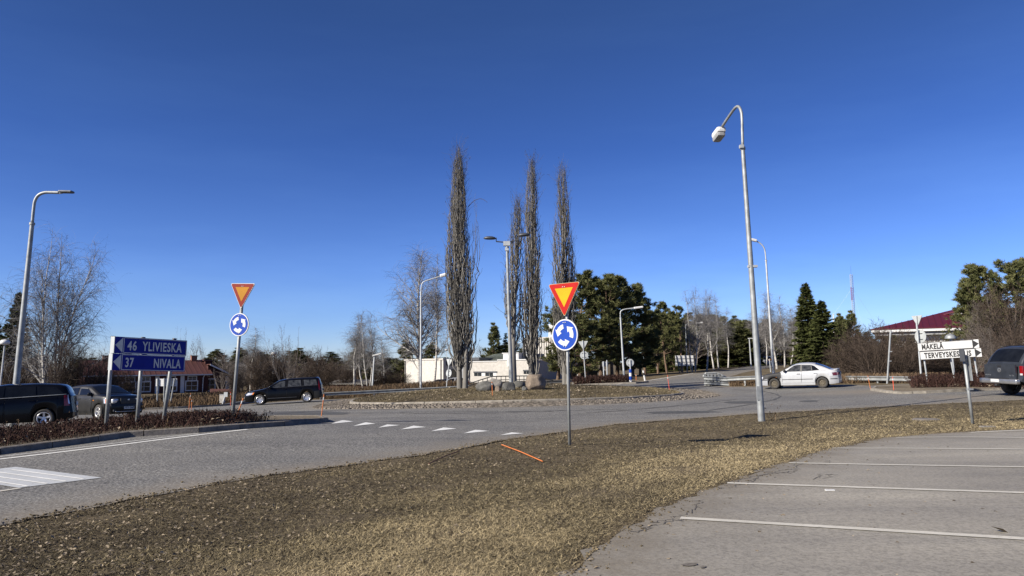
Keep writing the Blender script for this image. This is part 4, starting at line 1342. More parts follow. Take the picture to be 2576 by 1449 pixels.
V, F = tubes(fr(np.array([(c + .1, -.5, zE - .2), (c, -.12, zE - .7), (c - .05, -.12, 0), (c - .05, -.12, -.6)])), np.full(4, .07), 6)
part(cot, 'downpipe', V, F, M['white'])
# taller end and lean-to on the right
x0, x1, x2 = Lc + .02, cx(538), cx(584)
V, F = fbox(fr, x0, x1 + .3, 2.2, Dc - .4, -1, zR - .05)
part(cot, 'end_wall', V, F, M['red_wood'])
V = fr(np.array([(x0 - .3, 1.8, zR - .02), (x1 + .5, 1.8, zR - .12), (x1 + .5, Dc, zR - .12), (x0 - .3, Dc, zR - .02)]))
V = np.concatenate([V, V + np.array([0, 0, .16])])
part(cot, 'end_roof', V, QB, M['roof_brown'])
zl0, zl1 = at(536, 921, 120)[2] - gl, at(583, 945, 120)[2] - gl
V = fr(np.array([(x0 + .05, .6, -1), (x2, .6, -1), (x2, 5, -1), (x0 + .05, 5, -1), (x0 + .05, .6, zl0), (x2, .6, zl1), (x2, 5, zl1), (x0 + .05, 5, zl0)]))
part(cot, 'lean_to', V, QB, M['red_wood'])
V = fr(np.array([(x1 - .6, .2, zl0 + .25), (x2 + .5, .2, zl1 - .02), (x2 + .5, 5.3, zl1 - .02), (x1 - .6, 5.3, zl0 + .25)]))
V = np.concatenate([V, V + np.array([0, 0, .14])])
part(cot, 'lean_to_roof', V, QB, M['roof_brown'])
V = fr(np.array([(x1 - .6, .1, zl0 + .15), (x2 + .5, .1, zl1 - .14), (x2 + .5, .18, zl1 - .14), (x1 - .6, .18, zl0 + .15), (x1 - .6, .1, zl0 + .40), (x2 + .5, .1, zl1 + .12), (x2 + .5, .18, zl1 + .12), (x1 - .6, .18, zl0 + .40)]))
part(cot, 'barge_board', V, QB, M['white'])
c = cx(2123 / 2.516 / 1.59)
window(cot, fr, c - .75, c + .75, .2, 2.0, .6, bars=(1, 1), fw=.18)
V, F = fbox(fr, x2 - .55, x2 + .06, .52, .597, -.8, zl1 - .1)
part(cot, 'corner_board', V, F, M['white'])

# --- pale brick buildings in the centre
gz_ = -2.1
fr = Frame(at(1018, 970, 122), at(1115, 970, 114), gz_)
zt = at(1115, 905, 114)[2] - gz_
hall = thing('brick_hall', fr(np.array([[0, 0, 0]]))[0], 'windowless pale brick hall behind the large birch, its right side in shade', 'building')
V, F = fbox(fr, 0, fr.L, 0, 14, -.5, zt)
part(hall, 'wall', V, F, M['white_wall'])
V, F = join([fbox(fr, -.12, fr.L + .12, -.12, .25, zt + .003, zt + .22), fbox(fr, fr.L - .25, fr.L + .12, .252, 14.1, zt + .003, zt + .22), fbox(fr, -.12, .25, .252, 14.1, zt + .003, zt + .22)])
part(hall, 'parapet', V, F, M['white_wall'])
V, F = tubes(fr(np.array([(fr.L - .5, -.08, -.5), (fr.L - .5, -.08, zt)])), np.full(2, .09), 6)
part(hall, 'downpipe', V, F, M['steel_dark'])
V, F = tubes(fr(np.array([(.3, -.08, -.5), (.3, -.08, zt)])), np.full(2, .07), 6)
part(hall, 'downpipe', V, F, M['steel_dark'])
# shaded right side with a small window
_c0 = fr(np.array([[fr.L, 0, 0], [fr.L, 14, 0]]))
fr2 = Frame(_c0[0], _c0[1], gz_)
window(hall, fr2, 1.6, 3.2, 1.9, 3.3, 0, 'steel_dark', bars=(1, 0))
V, F = fbox(fr2, .5, 6.5, -.05, -.004, zt - .9, zt - .15)
part(hall, 'dark_fascia', V, F, M['steel_dark'])

fr = Frame(at(1176, 968, 108), at(1345, 968, 104), gz_)
def X(px): return (px - 1176) / (1345 - 1176) * fr.L
def Z(py, d=106): return at(1270, py, d)[2] - gz_
low = thing('pale_building', fr(np.array([[0, 0, 0]]))[0], 'low pale brick building with strip windows behind the roundabout boulders', 'building')
V, F = fbox(fr, 0, X(1254), 0, 12, -.6, Z(909.5)); part(low, 'wall', V, F, M['white_wall'])
V, F = fbox(fr, X(1254) + .01, X(1345), -.12, 12, -.6, Z(906.5)); part(low, 'wall', V, F, M['white_wall'])
V, F = join([fbox(fr, -.1, X(1254) - .02, -.1, .3, Z(909.5) + .003, Z(907.5)), fbox(fr, X(1254) + .0, X(1345) + .1, -.22, .3, Z(906.5) + .003, Z(904.2))])
part(low, 'coping', V, F, M['white'])
def strip_window(x0, x1, z0, z1, y, n, pale=()):
    it = [fbox(fr, x0 - .05, x1 + .05, y - .10, y - .003, z1, z1 + .18)]
    w = part(low, 'strip_window', *join(it), M['steel_dark'])
    for k in range(n):
        a, b_ = x0 + (x1 - x0) * k / n, x0 + (x1 - x0) * (k + 1) / n
        V, F = fbox(fr, a + .03, b_ - .03, y - .03, y - .004, z0, z1)
        sub(w, low, 'pane', V, F, M['white_clean'] if k in pale else M['dark_glass'])
strip_window(X(1193), X(1252), Z(945.5), Z(937), 0, 6, (2, 5))
strip_window(X(1319), X(1341), Z(941), Z(934), -.12, 3)
V, F = fbox(fr, X(1176) - 1.3, X(1207), -.1, 6, Z(905.5), Z(898)); part(low, 'dark_fascia', V, F, M['steel_dark'])
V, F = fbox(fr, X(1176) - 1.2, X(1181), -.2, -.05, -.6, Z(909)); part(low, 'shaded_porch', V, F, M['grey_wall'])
# curved sheet roof behind, seam by seam
n = 18
za, zb_ = Z(908), Z(886)
prof = [(y_, za + (zb_ - za) * math.sin(min(1, (y_ - 3) / 9) * math.pi / 2)) for y_ in (3, 4.5, 6.5, 9, 12)]
for k in range(n):
    xa, xb = X(1178) + (X(1253) - X(1178)) * k / n, X(1178) + (X(1253) - X(1178)) * (k + 1) / n
    rows = []
    for (y_, z_) in prof:
        rows += [(xa + .02, y_, z_), (xb - .09, y_, z_), (xb - .08, y_, z_ + .09), (xb - .01, y_, z_ + .09)]
    V = fr(np.array(rows))
    F = np.array([(j * 4 + i, j * 4 + i + 1, j * 4 + 5 + i, j * 4 + 4 + i) for j in range(len(prof) - 1) for i in range(3)])
    part(low, 'roof_panel', V, F, M['roof_green'])
V, F = fbox(fr, X(1253) + .06, X(1293), 2.0, 8, Z(907), Z(889)); part(low, 'plant_room', V, F, M['white_clean'])
V, F = fbox(fr, X(1253) - .1, X(1293) + .1, 1.9, 8.1, Z(889) + .003, Z(887)); part(low, 'plant_room_roof', V, F, M['white'])
V, F = fbox(fr, X(1293) + .12, X(1322), 3.5, 8.0, Z(905), Z(889.5)); part(low, 'plant_room_shaded_side', V, F, M['grey_wall'])  # shaded side of the white plant room, its shade put into the grey
V, F = join([fbox(fr, X(1308), X(1318), 3.42, 3.497, Z(904), Z(896.5))]); part(low, 'door', V, F, M['steel_dark'])
for xx in (X(1281), X(1285.5)):
    V, F = fbox(fr, xx, xx + .28, -.42, -.125, Z(922), Z(903.5)); part(low, 'duct', V, F, M['white'])
# tall stair block
fr = Frame(at(1306, 966, 132), at(1386, 966, 126), gz_)
zt = at(1340, 849, 130)[2] - gz_
tw = thing('tall_block', fr(np.array([[0, 0, 0]]))[0], 'tall pale ribbed block with outside spiral stair, half hidden by the middle poplar', 'building')
V, F = fbox(fr, 0, fr.L, 1.0, 9, -.5, zt); part(tw, 'wall', V, F, M['white_wall'])
for k in range(14):
    xx = fr.L * (k + .5) / 14
    V, F = fbox(fr, xx - .10, xx + .10, .8, .997, 0, zt - .1); part(tw, 'wall_rib', V, F, M['white_wall'])
V, F = fbox(fr, fr.L * .8, fr.L, 1.2, 7, zt + .003, at(1378, 815, 127)[2] - gz_); part(tw, 'roof_tower', V, F, M['white_clean'])
sx = 1.5
V, F = tubes(fr(np.array([(sx, -.3, 0), (sx, -.3, zt + 2.2)])), np.full(2, .09), 6)
st = part(tw, 'stair_pole', V, F, M['steel_pale'])
nst_ = 46
for k in range(nst_):
    a = k * .42
    z_ = 1.0 + (zt - 1.2) * k / nst_
    c, s = math.cos(a), math.sin(a)
    V = np.array([(sx + .1 * c, -.3 + .1 * s, z_), (sx + 1.05 * math.cos(a - .2), -.3 + 1.05 * math.sin(a - .2), z_), (sx + 1.05 * math.cos(a + .2), -.3 + 1.05 * math.sin(a + .2), z_)])
    V = fr(np.concatenate([V, V + np.array([0, 0, .06])]))
    part(tw, 'stair_tread', V, [np.array([(0, 2, 1), (3, 4, 5)]), np.array([(0, 1, 4, 3), (1, 2, 5, 4), (2, 0, 3, 5)])], M['steel_pale'])
aa = np.linspace(0, nst_ * .42, 120)
V, F = tubes(fr(np.column_stack([sx + 1.05 * np.cos(aa), -.3 + 1.05 * np.sin(aa), 2.0 + (zt - 1.2) * aa / aa[-1]])), np.full(120, .03), 5)
part(tw, 'hand_rail', V, F, M['steel_dark'])

# --- red-roofed building on the right
gr_ = g(*place(2350, 92))
d0_, d1_ = 94, 88
eL, eR = at(2193, 833, d0_), at(2500, 818.5, d1_)
fr = Frame(eL, eR, gr_)
zE = ((eL[2] + eR[2]) / 2) - gr_
red = thing('red_roofed_building', fr(np.array([[0, 0, 0]]))[0], 'building with dark red sheet roof, white band and brick wall behind the white signs', 'building')
V, F = fbox(fr, 1.6, fr.L + 6, 1.6, 16, -.5, zE - 2.2); part(red, 'brick_wall', V, F, M['brick'])
V, F = fbox(fr, 1.4, fr.L + 6, 1.4, 16, zE - 2.197, zE - .75); part(red, 'white_band', V, F, M['white_clean'])
V, F = fbox(fr, .3, fr.L + 6, .3, 16, zE - .747, zE - .32); part(red, 'soffit', V, F, M['grey_wall'])
V, F = fbox(fr, -.05, fr.L + 6, -.12, .3, zE - .317, zE - .02); part(red, 'eave_board', V, F, M['white'])
zr = at(2422, 783, 100)[2] - gr_
xr = fr.L * (2422 - 2193) / (2500 - 2193)
A, B = fr(np.array([(-.2, -.2, zE)]))[0], fr(np.array([(fr.L + 6, -.2, zE)]))[0]
n = 26
hipx = xr
for k in range(n):
    x0, x1 = -.2 + (fr.L + 6.2) * k / n, -.2 + (fr.L + 6.2) * (k + 1) / n
    def top(x):
        t_ = min(1, max(.0, (x + .2) / (hipx + .2)))
        return (x, -.2 + 10.5 * t_, zE + (zr - zE) * t_)
    a, b_ = top(x0), top(x1)
    V = fr(np.array([(x0, -.2, zE), (x1 - .01, -.2, zE), (x1 - .01, b_[1], b_[2]), (x0, a[1] + .001, a[2] + .001)]))
    V = np.concatenate([V, V + np.array([0, 0, .08])])
    s = fr(np.array([(x1 - .09, -.2, zE + .083), (x1 - .012, -.2, zE + .083), (x1 - .012, b_[1], b_[2] + .083), (x1 - .09, b_[1], b_[2] + .083)]))
    V = np.concatenate([V, s, s + np.array([0, 0, .06])])
    part(red, 'roof_panel', V, np.concatenate([QB, QB + 8]), M['roof_red'])
# back slope and the upper monitor roof with its white verge
V = fr(np.array([(-.2, -.15, zE + .02), (hipx, 10.3, zr), (fr.L + 6, 10.3, zr), (fr.L + 6, 18, zE), (-.2, 18, zE)]))
part(red, 'back_roof', V, [np.array([(0, 1, 4)]), np.array([(1, 2, 3, 4)])], M['roof_red'])
p0, p1 = at(2375, 793, 97), at(2500, 762, 92)
V = np.array([p0, p1, p1 + np.array([0, 4, 0]), p0 + np.array([0, 4, 0])])
V = np.concatenate([V - np.array([0, 0, .38]), V])
part(red, 'upper_verge', V, QB, M['white'])
V2 = np.array([p0, p1, p1 + np.array([0, 4, 0]), p0 + np.array([0, 4, 0])]) + np.array([-.2, -.2, .005])
part(red, 'upper_roof', np.concatenate([V2, V2 + np.array([0, 0, .12])]), QB, M['roof_red'])
q = [at(2390, 802, 98), at(2500, 800, 93), p1 - np.array([0, -.5, .4]), p0 - np.array([0, -.5, .4])]
q = np.array(q); V = np.concatenate([q, q + np.array([0, 3, 0])])
part(red, 'upper_wall', V[[0, 1, 5, 4, 3, 2, 6, 7]], QB, M['white_clean'])

# --- low brown shed, left of centre
sh_a, sh_b = at(818, 984, 100), at(926, 982, 98)
fr = Frame(sh_a, sh_b, sh_a[2])
zt = at(870, 967, 99)[2] - sh_a[2]
shed = thing('long_shed', fr(np.array([[0, 0, 0]]))[0], 'long low dark red shed with pale ragged roof edge beyond the guardrail', 'shed')
nb = 30
for k in range(nb):
    V, F = fbox(fr, fr.L * k / nb, fr.L * (k + .94) / nb, -.02 + .02 * (k % 2), .06, -.8, zt)
    part(shed, 'plank', V, F, M['red_wood'])
V, F = fbox(fr, .02, fr.L - .02, .08, 3, -.8, zt - .02); part(shed, 'wall', V, F, M['red_wood'])
for k in range(36):
    V = fr(np.array([(fr.L * k / 36, -.35, zt - .02 + .05 * (k % 2)), (fr.L * (k + .95) / 36, -.35, zt + .05 * (k % 2)), (fr.L * (k + .95) / 36, 3.3, zt + .5), (fr.L * k / 36, 3.3, zt + .5)]))
    part(shed, 'roof_sheet', np.concatenate([V, V + np.array([0, 0, .07])]), QB, M['stone_pale'])
# fence strip near the cottage
fa, fb = at(528, 990, 104), at(600, 988, 100)
fr = Frame(fa, fb, fa[2])
fen = thing('board_fence', fr(np.array([[0, 0, 0]]))[0], 'low dark red board fence in front of the cottage lean-to', 'fence')
zt = at(560, 979, 102)[2] - fa[2]
for k in range(24):
    V, F = fbox(fr, fr.L * k / 24, fr.L * (k + .8) / 24, 0, .03, -.4, zt + .06 * ((k * 7) % 5) / 5); part(fen, 'board', V, F, M['red_wood'])
V, F = fbox(fr, 0, fr.L, .034, .09, zt * .55, zt * .7); part(fen, 'fence_rail', V, F, M['red_wood'])

# ================================================================== LAMPS
def down_to_ground(P, Q, extra=.15, zf=None):
    """run the line Q->P on until it is in the ground"""
    d = (P - Q) / np.linalg.norm(P - Q)
    zf = zf or g
    for _ in range(400):
        if P[2] < zf(P[0], P[1]) - extra:
            break
        P = P + d * .05
    return P

def lamp(name, base, shaft, arm, d, r0, r1, label, mat='steel', head=None, darm=None, group=None, arm_r=None, step=True, zf=None):
    """base/shaft/arm are photo pixels; darm gives the distances of the arm's points"""
    P, Q = at(*base, d), at(*shaft, d)
    P = down_to_ground(P, Q, zf=zf)
    root = thing(name, P, label, 'street lamp', group)
    V, F = tubes(np.linspace(P, Q, 6), np.linspace(r0, r1, 6), 14)
    part(root, 'pole', V, F, M[mat], smooth=True)
    if step:
        dr = (Q - P) / np.linalg.norm(Q - P)
        V, F = tubes(np.array([Q - dr * .06, Q + dr * .03]), np.array([r1 * 1.35, r1 * 1.3]), 12, True); part(root, 'collar', V, F, M[mat])
        V, F = box(P + dr * 1.0 + np.array([-.6 * r0, -r0 * .85, 0]), (r0 * .9, .02, .42)); part(root, 'hatch', V, F, M[mat])
    if arm:
        dd = darm or [d] * len(arm)
        pts = [Q] + [at(px, py, q) for (px, py), q in zip(arm, dd)]
        pth = smooth_path(pts, 30)
        V, F = tubes(pth, np.full(len(pth), arm_r or r1 * .75), 10, True)
        part(root, 'arm', V, F, M[mat], smooth=True)
    return root

def lathe(profile, k=20):
    """profile (r,z) list -> verts, quads around z"""
    pr = np.array(profile, float)
    a = np.arange(k) * 2 * math.pi / k
    V = np.stack([pr[:, :1] * np.cos(a), pr[:, :1] * np.sin(a), np.repeat(pr[:, 1:2], k, 1)], -1).reshape(-1, 3)
    n = len(pr)
    idx = np.arange(n * k).reshape(n, k)
    nx = np.roll(idx, -1, 1)
    return V, np.stack([idx[:-1], nx[:-1], nx[1:], idx[1:]], -1).reshape(-1, 4)

def orient(V, c, ax, up=(0, 0, 1)):
    """put local x on ax, z near up"""
    ax = np.array(ax, float); ax /= np.linalg.norm(ax)
    y = np.cross(up, ax); y /= np.linalg.norm(y)
    z = np.cross(ax, y)
    V = np.asarray(V, float)
    return np.array(c) + V[:, :1] * ax + V[:, 1:2] * y + V[:, 2:] * z

def bevelled(dims, bev=.2, segs=2):
    bm = bmesh.new()
    bmesh.ops.create_cube(bm, size=1.0)
    for v in bm.verts:
        v.co = Vector((v.co.x * dims[0], v.co.y * dims[1], v.co.z * dims[2]))
    bmesh.ops.bevel(bm, geom=bm.edges[:], offset=min(dims) * bev, segments=segs, profile=.6, affect='EDGES')
    V = np.array([v.co[:] for v in bm.verts]); F = [tuple(v.index for v in f.verts) for f in bm.faces]
    bm.free()
    return V, F

def bev_part(root, name, c, ax, dims, mat, bev=.25, up=(0, 0, 1), smooth=False):
    V, F = bevelled(dims, bev)
    V = orient(V, c, ax, up) - np.array(root.location)
    return obj(name, mesh(name, V, F, mat, smooth=smooth), root)

# tall lamp on the right verge
L2 = lamp('street_lamp', (1916, 1060), (1868.5, 372), [(1866.5, 300), (1864.5, 281), (1858, 268.5), (1849, 272), (1833, 294), (1817, 318)], 22.7, .105, .062,
          'tall galvanised street lamp on the grass verge, its arm dropping left', darm=[22.7, 22.75, 22.9, 23.1, 23.6, 24.1], arm_r=.045)
hc, ha = at(1808, 334, 24.35), at(1801, 338, 24.6) - at(1817, 326, 24.1)
bev_part(L2, 'lamp_head', hc, (*ha[:2], -.12), (.54, .32, .20), M['white'], .4)
bev_part(L2, 'lamp_glass', hc - np.array([0, 0, .13]), (*ha[:2], -.12), (.50, .29, .20), M['grey_wall'], .4)
P_ = at(1893, 670, 22.7)
V, F = box(P_, (.28, .14, .07)); part(L2, 'clamp', V, F, M['steel_pale'])
V, F = box(at(1868, 370, 22.7) + np.array([-.05, -.05, 0]), (.12, .12, .1)); part(L2, 'clamp', V, F, M['steel_pale'])

L1 = lamp('street_lamp', (33, 1045), (81, 562), [(84.5, 525), (88, 505), (97, 491), (112, 484.5), (130, 484), (150, 484.5)], 28, .125, .075,
          'tall grey street lamp at the left edge with arm curving right', arm_r=.058)
hc = at(167, 484, 28)
bev_part(L1, 'lamp_head', hc + np.array([0, 0, .02]), (1, 0, -.03), (.50, .26, .085), M['steel_dark'], .35)
bev_part(L1, 'lamp_spigot', at(152, 484.5, 28), (1, 0, 0), (.14, .09, .09), M['steel'], .2)

L3 = lamp('street_lamp', (1946.6, 950), (1927, 655), [(1924.5, 632), (1920, 620), (1911, 611), (1903, 607)], 60, .11, .07, 'slim tall street lamp right of the tall lamp post, head pointing left', mat='steel_pale', arm_r=.05)
bev_part(L3, 'lamp_head', at(1896, 604, 60), (-1, 0, .25), (.5, .28, .22), M['white'], .3)
L4 = lamp('street_lamp', (1571, 966), (1561, 800), [(1560.5, 789), (1563, 782), (1572, 778), (1596, 775)], 59, .09, .06, 'pale curved street lamp in front of the dense pines, arm to the right', mat='steel_pale', arm_r=.045)
bev_part(L4, 'lamp_head', at(1606, 773.5, 59), (1, 0, .12), (.75, .24, .16), M['white'], .35)
V, F = tubes(np.array([at(1570.3, 957, 58.9), at(1571, 967, 58.9)]), np.array([.13, .13]), 8); part(L4, 'red_white_sleeve', V, F, M['red_stick'])
L5 = lamp('street_lamp', (1729, 940), (1725, 822), [(1725.5, 817), (1731, 815), (1752, 813)], 92, .09, .06, 'distant street lamp among the roadside birches', mat='steel', arm_r=.05)
bev_part(L5, 'lamp_head', at(1760, 812.3, 92), (1, 0, .1), (.8, .3, .2), M['white'], .35)
L6 = lamp('street_lamp', (1058.5, 974), (1059, 735), [(1060, 722), (1063, 712), (1072, 706.5), (1108, 695)], 60, .09, .06, 'tall pale street lamp in front of the large birch, arm to the right', mat='steel_pale', arm_r=.045)
bev_part(L6, 'lamp_head', at(1116, 692, 60), (1, 0, .28), (.62, .34, .26), M['white'], .35)
# double lamp on the roundabout
L7 = lamp('double_street_lamp', (1286, 966), (1275.5, 622), [], 39.5, .11, .075, 'double headed street lamp post on the roundabout between the poplars', zf=dome)
V, F = join([box(at(1274.5, 613, 39.5), (.36, .26, .24)), box(at(1275, 628, 39.5), (.2, .2, .12))]); part(L7, 'bracket', V, F, M['steel_pale'])
for pts, hp, ax in (([(1270, 609.5), (1248.5, 607.5), (1248, 598)], (1232, 600), (-1, 0, .03)), ([(1280, 608), (1306, 604), (1306, 594)], (1318, 592), (1, 0, .06))):
    pth = np.array([at(*p, 39.5) for p in pts])
    V, F = tubes(pth, np.full(3, .035), 8, True); part(L7, 'arm', V, F, M['steel_dark'])
    pr = [(0.0, .14), (.2, .125), (.32, .08), (.38, .0), (.30, -.05), (0, -.08)]
    V, F = lathe(pr, 18)
    V = V * np.array([.92, .5, .88])
    part(L7, 'lamp_head', orient(V, at(*hp, 39.5), ax), F, M['steel_dark'], smooth=True)
def globe_lamp(px, ytop, pb, d, label, flat_=False, r=.2):
    Q, P = at(px, ytop, d), at(*pb, d)
    P = down_to_ground(P, Q)
    root = thing('globe_lamp', P, label, 'street lamp')
    V, F = tubes(np.array([P, Q]), np.array([.06, .04]), 8); part(root, 'pole', V, F, M['steel_pale'])
    pr = [(.03, -.05), (r * .9, 0), (r, r * .45), (r * .75, r * .9), (.02, r * 1.05)]
    V, F = lathe(pr, 16); part(root, 'globe', V + Q, F, M['white'], smooth=True)
    return root
globe_lamp(12, 866, (2, 960), 45, 'globe lamp on a thin pole at the left edge', r=.28)
globe_lamp(688, 893, (686, 972), 84, 'globe lamp on a thin pole behind the black estate car', r=.32)
globe_lamp(1123, 882, (1124, 965), 118, 'globe lamp by the corner of the pale brick hall', r=.25)
def tee_lamp(top, base, d, w_, label, r=.05, mat='steel_pale', tilt=0.0):
    Q, P = at(*top, d), at(*base, d)
    P = down_to_ground(P, Q)
    root = thing('park_lamp', P, label, 'street lamp')
    V, F = tubes(np.array([P, Q]), np.array([r * 1.3, r]), 8); part(root, 'pole', V, F, M[mat])
    bev_part(root, 'lamp_head', Q + np.array([w_ * .3, 0, .04]), (1, 0, tilt), (w_, .3, .11), M['white'], .3)
tee_lamp((942, 893), (936, 982), 74, .9, 'flat headed lamp beside the white double birch', .07, tilt=.25)
tee_lamp((2111, 863), (2117.5, 940), 70, .55, 'small square headed lamp right of the big spruces', .06)
tee_lamp((1885, 852), (1890, 925), 110, .9, 'distant street lamp left of the tall lamp post', .08)
# dome lamp behind the white sign
P, Q = at(2402, 968, 40), at(2391, 852, 40)
P = down_to_ground(P, Q)
root = thing('dome_lamp', P, 'grey dome lamp showing above the white direction sign', 'street lamp')
V, F = tubes(np.array([P, Q]), np.array([.06, .05]), 8); part(root, 'pole', V, F, M['steel_pale'])
V, F = lathe([(.27, 0), (.27, .03), (.25, .13), (.17, .22), (.02, .26)], 20); part(root, 'dome', V + Q, F, M['steel'], smooth=True)

# ================================================================== SIGNS
def plate(poly, c, tx, up, nrm, th=.02):
    """extruded flat outline: 2D points -> solid in the plane (tx, up)"""
    poly = np.array(poly, float)
    fr_ = np.array(c) + poly[:, :1] * tx + poly[:, 1:] * up + nrm * th / 2
    V = np.concatenate([fr_, fr_ - nrm * th])
    n = len(poly); i = np.arange(n)
    return V, [tuple(range(n)), tuple(range(2 * n - 1, n - 1, -1))] + [(int(a), int(a + n), int((a + 1) % n + n), int((a + 1) % n)) for a in i]

def rounded(poly, r, k=4):
    out = []
    n = len(poly)
    for i in range(n):
        p, a, b_ = np.array(poly[i]), np.array(poly[i - 1]), np.array(poly[(i + 1) % n])
        u, v = (a - p) / np.linalg.norm(a - p), (b_ - p) / np.linalg.norm(b_ - p)
        ang_ = math.acos(np.clip(u @ v, -1, 1)); L_ = r / math.tan(ang_ / 2)
        s, e = p + u * L_, p + v * L_
        for t_ in np.linspace(0, 1, k + 1):
            out.append(s * (1 - t_) ** 2 + 2 * p * t_ * (1 - t_) + e * t_ ** 2)
    return out

def splate(root, name, poly, c, tx, up, nrm, mat, off=0.0, th=.004, parent=None):
    V, F = plate(poly, np.array(c) + nrm * off, tx, up, nrm, th)
    V = V - np.array(root.location)
    return obj(name, mesh(name, V, F, mat), parent or root)

TRI = [(-.5, .289), (0, -.577), (.5, .289)]
def circ(r, k=40):
    return [(r * math.cos(a), r * math.sin(a)) for a in np.linspace(0, 2 * math.pi, k, endpoint=False)]
def arrow_ring(a0, a1, ri, ro, head):
    """a curved arrow of the roundabout symbol, anticlockwise from a0 to a1"""
    A = np.linspace(a0, a1, 9)
    out = [(ro * math.cos(a), ro * math.sin(a)) for a in A]
    rm = (ri + ro) / 2
    w = (ro - ri) * .96
    out += [((rm + w) * math.cos(a1), (rm + w) * math.sin(a1)), (rm * 1.04 * math.cos(a1 + head), rm * 1.04 * math.sin(a1 + head)), ((rm - w) * math.cos(a1), (rm - w) * math.sin(a1))]
    out += [(ri * math.cos(a), ri * math.sin(a)) for a in A[::-1]]
    return out

def yield_post(base, top, d, tri_c, circ_c, side, tri_w, circ_r, yaw, label, old=False, lean=None, zf=None, r=.03, bolts=True):
    P, Q = at(*base, d), at(*top, d)
    P = down_to_ground(P, Q, .12, zf)
    root = thing('road_sign', P, label, 'road sign')
    V, F = tubes(np.linspace(P, Q, 3), np.full(3, r), 14, True)
    part(root, 'pole', V, F, M['steel'], smooth=True)
    up = (Q - P) / np.linalg.norm(Q - P)
    nrm = np.array([-math.sin(yaw), -math.cos(yaw), 0]); nrm = nrm - up * (nrm @ up); nrm /= np.linalg.norm(nrm)
    tx = np.cross(nrm, up) * -1
    tx = np.cross(up, nrm); 
    if tx[0] < 0: tx = -tx
    c = at(*tri_c, d) + nrm * .05
    s = tri_w
    rd, yl = (M['sign_red_old'], M['sign_yellow_old']) if old else (M['sign_red'], M['sign_yellow'])
    T = splate(root, 'triangle_plate', [tuple(np.array(p) * s) for p in rounded(TRI, .045)], c, tx, up, nrm, M['sign_back'], 0, .022)
    splate(root, 'yellow_rim', [tuple(np.array(p) * s * .985) for p in rounded(TRI, .045)], c, tx, up, nrm, M['sign_yellow_old'] if not old else M['sign_back'], .0125, .003, T)
    splate(root, 'red_border', [tuple(np.array(p) * s * .95) for p in rounded(TRI, .045)], c, tx, up, nrm, rd, .0155, .003, T)
    splate(root, 'yellow_field', [tuple(np.array(p) * s * .565 + np.array([0, .0])) for p in rounded(TRI, .006, 1)], c, tx, up, nrm, yl, .0185, .003, T)
    c2 = at(*circ_c, d) + nrm * .05
    Cp = splate(root, 'round_plate', circ(circ_r), c2, tx, up, nrm, M['sign_back'], 0, .022)
    splate(root, 'white_rim', circ(circ_r * .995), c2, tx, up, nrm, M['sign_white'], .0125, .003, Cp)
    splate(root, 'blue_field', circ(circ_r * .92), c2, tx, up, nrm, M['sign_blue'], .0155, .003, Cp)
    for k in range(3):
        a0 = math.radians(100 + 120 * k)
        splate(root, 'white_arrow', [tuple(np.array(p) * circ_r) for p in arrow_ring(a0, a0 + .92, .40, .68, .66)], c2, tx, up, nrm, M['sign_white'], .0185, .003, Cp)
    if bolts:
        for cc, dy in ((c, .19 * s), (c2, circ_r * .78), (c2, -circ_r * .72)):
            for dx in (-.025, .025):
                V, F = lathe([(.011, 0), (.011, .008), (.0, .012)], 8)
                V = np.array(cc) + tx * dx + up * dy + nrm * .021 + V[:, :1] * tx + V[:, 1:2] * up + V[:, 2:] * nrm
                part(root, 'bolt', V, F, M['steel_pale'])
    for cc in (c, c2):
        for dy in (.1, -.1):
            V, F = box((0, 0, 0), (.10, .05, .03)); V = np.array(cc) + up * dy - nrm * .035 + V[:, :1] * tx + V[:, 1:2] * nrm + V[:, 2:] * up
            part(root, 'clamp', V, F, M['steel'])
    return root

yield_post((1433, 1118), (1424.3, 716), 15.3, (1423.3, 741), (1425.3, 842.5), 1, .815, .325, math.radians(40), 'clean bright yield sign over a blue roundabout sign on the near grass verge')
yield_post((584.5, 1058), (612, 722), 20.5, (613, 735), (605.3, 817), 1, .83, .32, math.radians(19), 'weathered dull yield sign over a scuffed roundabout sign on the left island', old=True, r=.045)

def text_part(root, body, c, tx, up, nrm, size, mat, off, width=None, parent=None, bold=.012):
    cu = bpy.data.curves.new('text', 'FONT')
    cu.body = body; cu.size = size; cu.align_x = 'LEFT'; cu.align_y = 'BOTTOM_BASELINE'
    cu.offset = bold * size; cu.extrude = .0015; cu.resolution_u = 3
    cu.space_character = 1.12
    to = bpy.data.objects.new('text', cu)
    me = bpy.data.meshes.new_from_object(to)
    bpy.data.objects.remove(to); bpy.data.curves.remove(cu)
    v = np.empty(len(me.vertices) * 3, np.float32); me.vertices.foreach_get('co', v); v = v.reshape(-1, 3).astype(float)
    w0 = v[:, 0].max() - v[:, 0].min()
    v[:, 0] -= v[:, 0].min()
    if width: v[:, 0] *= width / w0
    Wd = np.array(c) + v[:, :1] * tx + v[:, 1:2] * up + (v[:, 2:] + off) * nrm - np.array(root.location)
    me.vertices.foreach_set('co', Wd.astype(np.float32).ravel())
    me.materials.clear(); me.materials.append(mat); me.name = 'lettering'
    me.update()
    return obj('lettering', me, parent or root)

